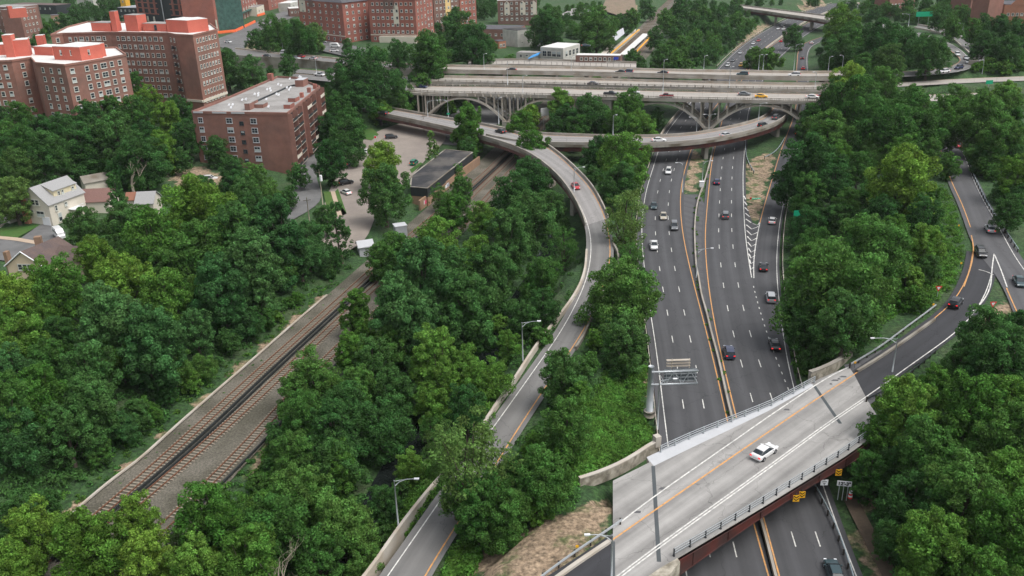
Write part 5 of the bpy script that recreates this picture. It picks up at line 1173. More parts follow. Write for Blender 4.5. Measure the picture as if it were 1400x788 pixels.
# --- far town
def simple(name, lab, x0, y0, x1, y1, zb, h, depth, wm, rm, cols, rows, cat='building', w=1.1, hh=1.2, side=0):
    a, b_ = P(x0, y0, zb), P(x1, y1, zb); d = b_-a; L = np.linalg.norm(d); d /= L; n = np.array([-d[1], d[0], 0]); t = thing(name, lab, cat, a)
    q = [a, b_, b_+n*depth, a+n*depth]; mb = MB(); mb.prism([p[:2] for p in q], zb-4, zb+h); mb.build('wall', wm, t)
    mb = MB(); c = sum(q)/4; mb.prism([(p+(c-p)*.02)[:2] for p in q], zb+h+.003, zb+h+.25); mb.build('roof', rm, t)
    if cols: facade(t, a, b_, zb, zb+h, cols, rows, w, hh)
    if side: facade(t, b_, b_+n*depth, zb, zb+h, side, rows, w, hh)
    return t, q
simple('low_building', 'low building with dark flat roof and grey shed behind the tudor wings', 646, 54, 703, 55, 11.5, 5.5, 20, brick_dull, slate, 6, 1)
simple('corner_building', 'white corner building with blank slanted side wall and tiny windows', 708, 65, 728, 62, 11.8, 8.5, 12, white_wall, black_roof, 2, 2, w=.7, hh=.7)
simple('garage_building', 'white flat-roofed garage building with shutter doors by the street bridge', 739, 81, 770, 83, 11.8, 5.5, 17, white_wall, white_roof, 4, 1, w=2.0, hh=2.4, side=4); LM['the white garage building'] = P(760, 80, 12)
t, q = simple('station_building', 'long low station building with white roof edge above the railway', 787, 85, 848, 86, 13, 3.0, 5, brick_brown, white_roof, 8, 1); LM['the station building'] = P(820, 84, 13)
mb = MB(); p = P(842, 86, 13); mb.box((p[0], p[1]-.4, 15), (2.2, .1, 1.2)); mb.build('sign_panel', mat('sign_blue', (.02, .05, .35), .5), t)
t, q = simple('shop', 'small shop with blue and white awning beside the white garage', 706, 80, 735, 81, 11.8, 2.6, 6, white_wall, grey_roof, 3, 1)
mb = MB(); mb.prism([P(*p_, 14.8)[:2] for p_ in ((722,80),(736,75),(739,71),(727,76))], 14.5, 14.8); mb.build('awning', mat('awning_blue', (.05, .25, .55), .7), t)
simple('brick_building', 'small orange-brown building between trees right of the low dark roof', 682, 68, 692, 67, 11.5, 4, 6, brick_orange, slate, 2, 1)
simple('shop_row', 'dark red shop row at the top of the town street', 368, 13, 398, 4, 13, 8, 14, brick_bright, grey_roof, 6, 2); simple('white_building', 'small white building beyond the red shop row', 398, 14, 412, 10, 13, 5, 10, white_wall, white_roof, 2, 1)
simple('low_shop', 'low tan shop with flat roof left of the tudor wing', 352, 22, 362, 18, 12.5, 6, 8, cream, grey_roof, 2, 1); simple('brown_building', 'low brown building with white roof clutter by the town street', 396, 22, 413, 21, 12.5, 5, 12, brick_brown, white_roof, 3, 1)
t, q = simple('apartment_building', 'weathered brown apartment block with grey roof at the top left edge', -10, 55, 33, 56, 15, 19, 16, brick_brown, grey_roof, 5, 5, side=3); pbox(t, 'penthouse', 14, 24.5, 20, 24, 34, 5.5, 3, red_stucco); pbox(t, 'penthouse', 20, 24, 38, 22.5, 34, 4.2, 6, red_stucco, sidewalk_m); LM['the weathered brown block'] = q[0]
simple('apartment_building', 'dull brick wing half hidden by trees at the top left', 36, 57, 60, 52, 15, 18, 12, brick_dull, grey_roof, 4, 5)
simple('brick_house', 'small brown brick house with white gable edge among top left trees', 72, 34, 86, 33, 15, 6, 8, brick_tan, slate, 2, 1); simple('long_building', 'long low dark building with brown roof at the very top left', 15, 15, 78, 17, 16, 5, 14, dark_panel, shingle_brown, 8, 1); simple('parking_deck', 'dark parking deck with pale top left of the unfinished block', 163, 26, 190, 27, 13, 8, 22, dark_panel, sidewalk_m, 4, 2); simple('yellow_hut', 'small yellow site hut on the parking deck', 165, 6, 172, 6, 21, 4, 5, mat('hut_yellow', (.75, .4, .05), .8), grey_roof, 1, 1)
simple('warehouse', 'pale roofed warehouse at the top edge behind trees', 106, 6, 128, 6, 18, 4, 20, white_wall, sidewalk_m, 0, 0)
# top right: church-like brick building
t, q = simple('brick_hall', 'orange brick hall with grey gables at the top right edge', 1369, 33, 1420, 33, 17, 9.5, 22, brick_orange, slate, 7, 1); LM['the orange brick hall'] = q[0]
d = (q[1]-q[0]); d /= np.linalg.norm(d); n = np.array([-d[1], d[0], 0])
gable(t, np.array([*q[0][:2], 17.]), d, n, 8, 10, 9.4, .3, brick_orange, 5.5)
t2, q2 = simple('brick_tower', 'square pinkish brick tower with pale battlements beside the orange hall', 1347, 36, 1367, 33, 17, 17, 9, brick_dull, sidewalk_m, 0, 0)
mb = MB()
for k in range(5):
    for e in range(4):
        a_, b_ = q2[e], q2[(e+1) % 4]; p = a_+(b_-a_)*k/5; mb.box((p[0], p[1], 35), (1.2, 1.2, 1.6))
mb.build('battlement', cream, t2)
simple('apartment_building', 'pink-brown apartment block behind trees at the top right', 1326, 14, 1347, 12, 18, 13, 14, brick_dull, slate, 5, 3); simple('apartment_building', 'small brown apartment block peeking over trees near the far green sign', 1215, 13, 1237, 11, 16, 14, 12, brick_dull, grey_roof, 4, 3)
simple('brown_block', 'low brown block among dark trees at the top, right of the small apartment block', 1238, 10, 1250, 9, 16, 7, 10, brick_brown, slate, 2, 2)
# station platforms
def platform(lab, px, z, top, edge=None, canopy=False):
    pts = [P(*p, z) for p in px]; t = thing('station_platform' if not canopy else 'platform_canopy', lab, 'platform' if not canopy else 'canopy', pts[0]); mb = MB()
    if canopy:
        mb.prism([p[:2] for p in pts], z-.35, z); mb.build('roof', top, t); c0, c1 = (pts[0]+pts[1])/2, (pts[2]+pts[3])/2
        for k in range(6): p = c0+(c1-c0)*(k+.3)/6; m2 = MB(); m2.box((p[0], p[1], z/2), (.3, .3, z-.72)); m2.build('post', dark_metal, t)
    else:
        mb.prism([p[:2] for p in pts], -.5, z); mb.build('platform_slab', top, t)
        a, b_ = pts[1], pts[2]; m2 = MB(); m2.sweep([a, b_], 1.1, .06, dz=.004, off=.5); m2.build('edge_strip', yellow_pl, t)
    return t
platform('left station platform with yellow edge beyond the viaduct', [(829,74.5),(835,74.5),(875,40.5),(869,40)], 1.3, concrete_pale); platform('right station platform with yellow edge by the trees', [(860,76),(866,76.5),(890,50.5),(886,50)], 1.3, lot_m)
platform('long pale platform canopy between the station tracks', [(847,74.5),(856,75),(887,46.5),(879,46)], 4.2, white_roof, canopy=True); platform('short grey platform canopy beside the station building', [(820,75),(827,75),(840,60.5),(834,60.5)], 4.2, concrete_pale, canopy=True)
LM['the station platforms'] = P(860, 60, 0)
struct(flat('cleared_ground', [P(*p, 8.2) for p in ((828,0),(868,0),(870,14),(845,21),(822,14))], dirt)); struct(flat('gravel_yard', [P(*p, 7.5) for p in ((836,48),(852,38),(854,46),(842,56))], sidewalk_m)); struct(flat('rooftop_car_park', [P(*p, 11.4) for p in ((765,21),(782,12),(812,12),(806,22))], grey_roof)); struct(flat('small_yard', [P(*p, 12.2) for p in ((728,50),(752,53),(738,64),(728,62))], lot_dark)); struct(flat('van_lot', [P(*p, 12.25) for p in ((432,52),(470,60),(500,66),(498,82),(468,76),(432,68))], lot_dark))
# --- houses
def house(name, lab, corner, rdir, gdir, L, W, eave, ridge, wm, rm, cat='house', over=.35, ridgef=.5):
    t = thing(name, lab, cat, corner); c = np.array(corner, float); r = np.array(rdir); g = np.array(gdir); z = c[2]
    q = [c, c+r*L, c+r*L+g*W, c+g*W]; mb = MB()
    vs = [(p[0], p[1], z-1.5) for p in q]+[(p[0], p[1], z+eave) for p in q]; a0 = c+g*W*ridgef; a1 = a0+r*L; vs += [(a0[0], a0[1], z+ridge-.08), (a1[0], a1[1], z+ridge-.08)]
    fs = [(0, 1, 5, 4), (1, 2, 6, 9, 5), (2, 3, 7, 6), (3, 0, 4, 8, 7), (3, 2, 1, 0)]; mb.add(vs, fs); mb.build('wall', wm, t)
    mb = MB()
    for s_, w_ in ((0, W*ridgef), (1, W*(1-ridgef))):
        e0 = (c if s_ == 0 else c+g*W); sg = -1 if s_ == 0 else 1; sl = (ridge-eave)/w_
        p = [e0+g*sg*over-r*over, e0+g*sg*over+r*(L+over), a1+r*over, a0-r*over]; zz = [z+eave-sl*over, z+eave-sl*over, z+ridge, z+ridge]
        v1 = [(k[0], k[1], h+.02) for k, h in zip(p, zz)]; v2 = [(k[0], k[1], h+.2) for k, h in zip(p, zz)]
        mb.add(v1+v2, [(0, 1, 2, 3), (7, 6, 5, 4), (0, 4, 5, 1), (1, 5, 6, 2), (3, 2, 6, 7), (0, 3, 7, 4)])
    mb.build('roof', rm, t); return t, q
def unit(v): v = np.array(v, float); v[2] = 0; return v/np.linalg.norm(v)
def wall_win(t, A, dirv, nrm, u, z, w, h, frame=None): p = np.array(A)+np.array(dirv)*u+np.array(nrm)*.03; window(t, p[0], p[1], A[2]+z, math.atan2(dirv[1], dirv[0]), w, h, frame)
c = P(73, 309, 6.0); r = unit(P(119, 291, 6)-c); g = np.array([-r[1], r[0], 0]); 
wh, q = house('white_house', 'cream house with grey shingle roof, long dormer and brick chimney', c, r, g, 11.5, 9.5, 5.6, 9.6, siding, shingle_grey, ridgef=.5); LM['the cream house'] = c
wall_win(wh, q[3], -g, -r, 6.2, 4.3, 1.6, 1.1, dark_metal) if False else None
A = q[3]; dv_ = -g; nv = -r
wall_win(wh, A, dv_, nv, 4.6, 5.9, 1.0, 1.3, frame_m); wall_win(wh, A, dv_, nv, 5.9, 5.9, 1.0, 1.3); wall_win(wh, A, dv_, nv, 6.2, 2.9, 2.4, 1.4)
wall_win(wh, A, dv_, nv, 3.6, 3.4, .5, .5)
mb = MB(); p = A+dv_*7.6+nv*.08; mb.box((p[0], p[1], 7.15), (2.5, .1, 2.2), math.atan2(dv_[1], dv_[0])); mb.build('garage_door', sign_w, wh)
for u, z, w_, h_ in ((2.0, 4.2, .6, 1.3), (5.2, 4.3, .7, .9), (2.6, 1.6, 1., 2.1)): wall_win(wh, q[0], r, -g, u, z, w_, h_)
mb = MB(); p = q[0]+r*7.2-g*1.2; mb.box((p[0], p[1], 8.7), (3.2, 2.4, .15), math.atan2(r[1], r[0])); 
for k in range(9): 
    p2 = q[0]+r*(5.6+k*.4)-g*2.35; mb.box((p2[0], p2[1], 9.2), (.06, .06, .9))
p2 = q[0]+r*7.2-g*2.35; mb.box((p2[0], p2[1], 9.65), (3.3, .08, .08), math.atan2(r[1], r[0])); mb.build('deck', sign_w, wh)
# dormer: shed roof on the eave side
mb = MB(); D0 = q[0]+r*3.2+g*1.1; D1_ = q[0]+r*10.6+g*1.1; D2_ = D1_+g*3.6; D3_ = D0+g*3.6
vs = [(D0[0], D0[1], 11.9), (D1_[0], D1_[1], 11.9), (D2_[0], D2_[1], 11.9), (D3_[0], D3_[1], 11.9), (D0[0], D0[1], 14.2), (D1_[0], D1_[1], 14.2), (D2_[0], D2_[1], 15.5), (D3_[0], D3_[1], 15.5)]
mb.add(vs, [(0, 1, 5, 4), (1, 2, 6, 5), (2, 3, 7, 6), (3, 0, 4, 7), (0, 3, 2, 1)]); mb.build('dormer', mat('yellow_siding', (.66, .58, .40), .85), wh)
mb = MB(); e = .3; vv = [D0-r*e-g*e, D1_+r*e-g*e, D2_+r*e, D3_-r*e]; zz = [14.16, 14.16, 15.6, 15.6]; mb.add([(k[0], k[1], h) for k, h in zip(vv, zz)]+[(k[0], k[1], h+.16) for k, h in zip(vv, zz)], [(3, 2, 1, 0), (4, 5, 6, 7), (0, 1, 5, 4), (1, 2, 6, 5), (2, 3, 7, 6), (3, 0, 4, 7)]); mb.build('dormer_roof', shingle_grey, wh)
for u in (1.6, 2.8, 6.2): p = D0+r*u-g*.02; window(wh, p[0], p[1], 13.2, math.atan2(r[1], r[0]), .6, 1.0)
mb = MB(); p = A+dv_*1.6+nv*.5; mb.box((p[0], p[1], 8), (1.5, 1.0, 6), math.atan2(dv_[1], dv_[0])); mb.box((p[0], p[1], 12.5), (1.1, .9, 5), math.atan2(dv_[1], dv_[0])); mb.build('chimney', brick_orange, wh)
m2 = MB(); m2.tube([(p[0], p[1], 15), (p[0], p[1], 15.7)], .28, 8); m2.build('chimney_pot', concrete_pale, wh)
c = P(38, 300, 6.0)-r*1+g*3; 
house('side_wing', 'small pale wing with grey roof left of the brick chimney', A+nv*2.5-g*0+dv_*.2-dv_*2.6, r, g, 4., 3.4, 3.2, 4.6, white_wall, shingle_grey, 'house wing')
c = P(15, 383, 6.0); gd_ = unit(P(62, 384, 6)-c); rd_ = np.array([-gd_[1], gd_[0], 0]); rd_ = unit(rd_+gd_*.25)
bh, q = house('brown_roof_house', 'tan house with brown shingle roof and white gable trim', c, rd_, gd_, 9.5, 8.6, 3.4, 6.6, siding2, shingle_brown); LM['the brown-roofed house'] = c
for u in (3.1, 4.2, 5.3): wall_win(bh, c, gd_, -rd_, u, 3.1, .9, 1.2)
mb = MB(); 
for s_ in (0, 1):
    e0 = c+gd_*(8.6 if s_ else 0)+gd_*(.35 if s_ else -.35)-rd_*.4; e1 = c+gd_*4.3-rd_*.4; mb.tube([(e0[0], e0[1], 9.3), (e1[0], e1[1], 12.75)], .14, 4)
mb.build('gable_trim', sign_w, bh)
house('brown_roof_wing', 'right wing of the tan house with hipped brown roof', q[2]-gd_*1.2-rd_*6, gd_, rd_, 6.8, 6.0, 3.2, 5.6, siding2, shingle_brown, 'house wing')
mb = MB(); p = c-gd_*.6+rd_*1.2; mb.box((p[0], p[1], 8.6), (.8, 1.2, 7.2), math.atan2(gd_[1], gd_[0])); mb.build('chimney', brick_tan, bh); mb = MB(); p = c+rd_*8+gd_*1; mb.box((p[0], p[1], 11.3), (1.4, 1.2, 4), .2); mb.build('chimney', brick_tan, bh)
for (px, py, z, L, W, e, rg, rm, lab, nm) in ((104,293,5.6,9,7.5,3.2,5.6,shingle_red,'reddish-brown shingle garage roof between the cream house and a conifer','garage'), (188,294,5.2,4.5,7,3.,5.2,shingle_grey,'grey gabled roof corner right of the conifer','garage'), (176,290,5.4,3.0,3.5,3.4,4.8,mat('terracotta', (.26, .12, .08), .9),'small cream and terracotta house end beside the conifer','house')):
    cc = P(px, py, z); r_ = unit(P(px+40, py-2, z)-cc); house(nm, lab, cc, r_, np.array([-r_[1], r_[0], 0]), L, W, e, rg, siding, rm)
cc = P(118, 262, 7); r_ = unit(P(150, 256, 7)-cc); house('shed', 'low tan-roofed shed at the wood edge behind the cream house', cc, r_, np.array([-r_[1], r_[0], 0]), 9, 5, 2.4, 3.8, siding, concrete_old)
# low black-roofed station house by the tracks
lb, pt = block('trackside_building', 'low building with flat black roof and graffiti-marked tan wall by the tracks', 'building', [(561,255),(584,257),(646,208),(609,204),(563,240)], 5.2, 2.4, dark_panel, black_roof, .2, cap=concrete_old)
mb = MB(); mb.prism([p[:2] for p in pt], -.4, 2.398); mb.build('brick_base', brick_tan, lb); LM['the black-roofed trackside building'] = pt[1]
mb = MB(); A = P(573, 275, 2.6); Bq = P(655, 211, 3.4); A[2] = B_z = 0; Bq[2] = 0; mb.sweep([A, Bq], .5, 3.1, dz=-.4); mb.build('brick_plinth', brick_tan, lb)
gr_ = Bq-A; Lg = np.linalg.norm(gr_); gr_ /= Lg; gn_ = np.array([gr_[1], -gr_[0], 0])
for f, w_, mt_ in ((.05, 3.0, sign_w), (.06, 2.4, mat('graffiti_pink', (.7, .08, .16), .7)), (.36, 3.6, sign_w), (.40, 2.2, mat('graffiti_grey', (.3, .32, .36), .7))):
    mb = MB(); rr = random.Random(int(f*100)); off = .27+.012*(mt_.name != 'sign_white')
    for k in range(5):
        u0 = f*Lg+k*w_/5; pts_ = [(u0, .5+rr.random()*.3), (u0+w_/5*1.1, .5+rr.random()*.4), (u0+w_/5*1.0, 1.5+rr.random()*.5), (u0+.1, 1.3+rr.random()*.6)]
        mb.add([(A[0]+gr_[0]*u+gn_[0]*(off+k*.002), A[1]+gr_[1]*u+gn_[1]*(off+k*.002), v) for u, v in pts_], [(0, 1, 2, 3)])
    mb.build('graffiti', mt_, lb)
for (x, y, z, w_, h_, lab, mt_) in ((548,325,.4,3.0,3.4,'silver boxy equipment cabin beside the rusty tracks',galv), ):
    p = P(x, y, z); t = thing('equipment_cabin', lab, 'cabin', p); mb = MB(); mb.box((p[0], p[1], z+h_/2), (w_, 2.6, h_), .35); mb.build('cabin_body', mt_, t); m2 = MB(); m2.box((p[0], p[1], z+h_+.1), (w_+.25, 2.9, .18), .35); m2.build('roof', sidewalk_m, t); m3_ = MB(); m3_.box((p[0]-.5, p[1]-1.5, z+1.2), (.9, .1, 2.0), .35); m3_.build('door', galv_blue, t)
    LM['the silver cabin'] = p
cc = P(492, 348, .6); r_ = unit(P(512, 345, .6)-cc); house('shed', 'pale canvas-roofed shed half buried in trees left of the silver cabin', cc, r_, np.array([-r_[1], r_[0], 0]), 3.4, 3.2, 1.8, 2.8, sidewalk_m, sidewalk_m); LM['the pale shed'] = cc
# utility poles
for (x, y, z, ty, lab) in ((442,285,1.4,232,'wooden utility pole with white transformer on the side street'), (425,318,1.4,270,'thin utility pole beside the street under the trees'), (731,48,12,25,'tall pole in front of the cream gabled houses'), (580,182,1.5,165,'pole with traffic lights by the lot entrance'), (640,35,12,24,'white-topped pole before the far red block')):
    b_ = P(x, y, z); H = max(7, min(14, zat(b_, ty)-z)); t = thing('utility_pole', lab, 'utility pole', b_); mb = MB(); mb.tube([(b_[0], b_[1], z-.5), (b_[0], b_[1], z+H)], [.16, .11], 7); mb.build('pole', bark_pale, t, True); mb = MB(); mb.box((b_[0], b_[1], z+H-.8), (2.0, .12, .12), .4); mb.build('cross_arm', bark, t)
    if 'transformer' in lab or 'white-topped' in lab: mb = MB(); mb.tube([(b_[0]+.35, b_[1]-.2, z+H-3.2), (b_[0]+.35, b_[1]-.2, z+H-1.6)], .38, 10); mb.build('transformer', sign_w, t)
    LM['the utility pole on the side street'] = P(442, 285, 1.4)
for px, lab in (([(0,312,6),(14,304,6),(31,293,6)], 'low pale garden wall left of the cream house'),): wall('garden_wall', lab, px, None, .6, .3, concrete_pale)

# ================================================================== vehicles
def loft(mb, st, mi=0, nb=8):
    """stations: (y, zb, zt, wb, wt) half widths; rounded box sections"""
    o = len(mb.v); n = len(st)
    for y, zb, zt, wb, wt in st:
        h = zt-zb; pr = [(-wb*.92, zb), (-wb, zb+h*.18), (-(wb*.5+wt*.5)*1.02, zb+h*.6), (-wt, zt-h*.12), (-wt*.86, zt)]
        pr = pr+[(-x, z) for x, z in pr[::-1]]
        for x, z in pr: mb.v.append((x, y, z))
    for i in range(n-1):
        for k in range(10): k2 = (k+1) % 10; mb.f.append((o+i*10+k, o+i*10+k2, o+(i+1)*10+k2, o+(i+1)*10+k)); mb.m.append(mi)
    mb.f.append(tuple(o+9-k for k in range(10))); mb.m.append(mi); mb.f.append(tuple(o+(n-1)*10+k for k in range(10))); mb.m.append(mi)
SPEC = {
 'sedan': dict(body=[(-2.32,.38,.78,.78,.74),(-2.2,.3,.95,.86,.8),(-1.5,.24,1.0,.9,.84),(-.4,.22,.97,.92,.86),(.9,.22,.94,.92,.86),(1.3,.24,.88,.91,.84),(2.05,.27,.76,.87,.78),(2.32,.36,.6,.74,.68)],
   glass=[(-1.8,.9,.97,.76,.74),(-1.15,.88,1.36,.82,.6),(.15,.88,1.43,.84,.62),(1.15,.86,.92,.8,.74)], roof=[(-1.2,1.33,1.40,.6,.57),(-.5,1.4,1.47,.62,.58),(.25,1.38,1.45,.6,.57)], wb=(-1.38, 1.4), tail=.78, head=.62, L=2.32),
 'suv': dict(body=[(-2.35,.4,.9,.82,.8),(-2.3,.35,1.08,.9,.85),(-1.5,.28,1.08,.94,.88),(.8,.26,1.05,.95,.88),(1.25,.28,1.0,.93,.86),(2.1,.32,.9,.88,.8),(2.36,.42,.7,.76,.7)],
   glass=[(-2.25,1.0,1.15,.8,.76),(-2.0,1.0,1.62,.84,.68),(.3,1.0,1.68,.86,.68),(1.15,.98,1.08,.82,.76)], roof=[(-2.05,1.58,1.68,.68,.64),(-.8,1.66,1.76,.7,.65),(.4,1.62,1.72,.68,.63)], wb=(-1.4, 1.45), tail=.95, head=.74, L=2.36),
 'van': dict(body=[(-2.7,.4,2.1,.95,.88),(-2.6,.3,2.35,.98,.9),(1.2,.3,2.38,.98,.9),(1.9,.3,1.75,.96,.84),(2.1,.3,1.2,.95,.86),(2.65,.35,.95,.85,.76)],
   glass=[(-1.6,1.45,1.95,1.0,.96),(1.35,1.45,1.98,1.0,.95),(2.02,1.2,1.45,.93,.84)], roof=[(-2.4,2.36,2.42,.8,.75),(1.1,2.37,2.43,.8,.75)], wb=(-1.7, 1.75), tail=1.1, head=.8, L=2.7),
 'pickup': dict(body=[(-2.7,.45,1.0,.88,.86),(-2.6,.4,1.08,.93,.88),(-.6,.36,1.08,.95,.9),(1.0,.34,1.06,.95,.88),(1.5,.36,1.02,.93,.86),(2.4,.4,.92,.9,.82),(2.65,.48,.75,.8,.75)],
   glass=[(-.75,1.02,1.15,.84,.8),(-.6,1.02,1.66,.84,.68),(.6,1.02,1.7,.86,.68),(1.35,1.0,1.1,.82,.76)], roof=[(-.65,1.62,1.72,.68,.64),(.65,1.64,1.74,.68,.63)], wb=(-1.7, 1.75), tail=.9, head=.78, L=2.66)}
def veh_proto(kind, name):
    s = SPEC[kind]; t = thing(name, 'x', 'car')
    mb = MB(); loft(mb, s['body']); loft(mb, s['roof'])
    if kind == 'pickup': mb.box((0, -1.65, 1.16), (1.9, .08, .02))
    for y in (-.2 if kind != 'van' else .6,):
        for sd in (-1, 1): mb.box((sd*1.02, y+1.0, 1.0 if kind != 'sedan' else .9), (.2, .16, .14))
    for sd in (-1, 1):   # pillars
        for y0, z0, y1, z1 in ((s['glass'][-1][0], s['glass'][-1][2], s['glass'][-2][0], s['glass'][-2][2]),): mb.tube([(sd*.78, y0, z0), (sd*.62, y1, z1)], .035, 4)
    mb.build('body', white_paint, t, False); mb = MB(); loft(mb, s['glass']); mb.build('windows', glass_m, t)
    if kind == 'pickup': mb = MB(); mb.box((0, -1.66, 1.09), (1.5, 1.8, .03)); mb.build('load_bed', black_m, t)
    for y in s['wb']:
        for sd in (-1, 1):
            mb = MB(); mb.tube([(sd*.72, y, .33), (sd*.95, y, .33)], .34, 14); w = mb.build('wheel', tyre_m, t); mb = MB(); mb.tube([(sd*.94, y, .33), (sd*.965, y, .33)], .2, 10); mb.build('rim', rim_m, w)
    for sd in (-1, 1):
        mb = MB(); mb.box((sd*.62, s['L']-.1, s['head']), (.34, .22, .14)); mb.build('headlight', head_m, t)
        mb = MB(); mb.box((sd*.66, -s['L']+.06, s['tail']), (.3, .16, .16)); mb.build('tail_light', tail_m, t)
    return t
def far_proto(kind, name, lit):
    s = SPEC[kind]; mb = MB(); loft(mb, s['body'], 0); loft(mb, s['roof'], 0); loft(mb, s['glass'], 1)
    for y in s['wb']:
        for sd in (-1, 1): mb.tube([(sd*.72, y, .33), (sd*.96, y, .33)], .34, 10, 2)
    for sd in (-1, 1): mb.box((sd*.62, s['L']-.1, s['head']), (.34, .22, .16), 0, 3); mb.box((sd*.66, -s['L']+.06, s['tail']), (.36, .16, .2), 0, 4)
    return mb.build(name, [white_paint, glass_m, tyre_m, head_m, tail_m])
PROTO = {k: veh_proto(k, {'sedan': 'sedan_car', 'suv': 'suv_car', 'van': 'van', 'pickup': 'pickup_truck'}[k]) for k in SPEC}
FAR = {k: far_proto(k, {'sedan': 'distant_sedan', 'suv': 'distant_suv', 'van': 'distant_van', 'pickup': 'distant_pickup'}[k], 1) for k in SPEC}
PC = {}
def paint(name, col, rough=.3, metal=.25):
    if name in PC: return PC[name]
    m = bpy.data.materials.new('paint_'+name.replace(' ', '_')); m.use_nodes = True; b = m.node_tree.nodes['Principled BSDF']; b.inputs['Base Color'].default_value = (*col, 1); b.inputs['Roughness'].default_value = rough; b.inputs['Metallic'].default_value = metal; b.inputs['Coat Weight'].default_value = .5
    PC[name] = m; return m
PCOL = dict(white=(.78, .78, .78), black=(.018, .018, .02), silver=(.5, .51, .53), grey=(.16, .17, .18), red=(.5, .03, .04), blue=(.03, .07, .16), beige=(.5, .45, .36), green=(.0, .2, .1), yellow=(.85, .45, .02), teal=(.035, .07, .08), darkred=(.25, .02, .025), navy=(.02, .03, .09))
PCOL['dark blue'] = (.05, .06, .11)
USED = set()
HLd, HRd = 'on the southbound highway', 'on the northbound highway'
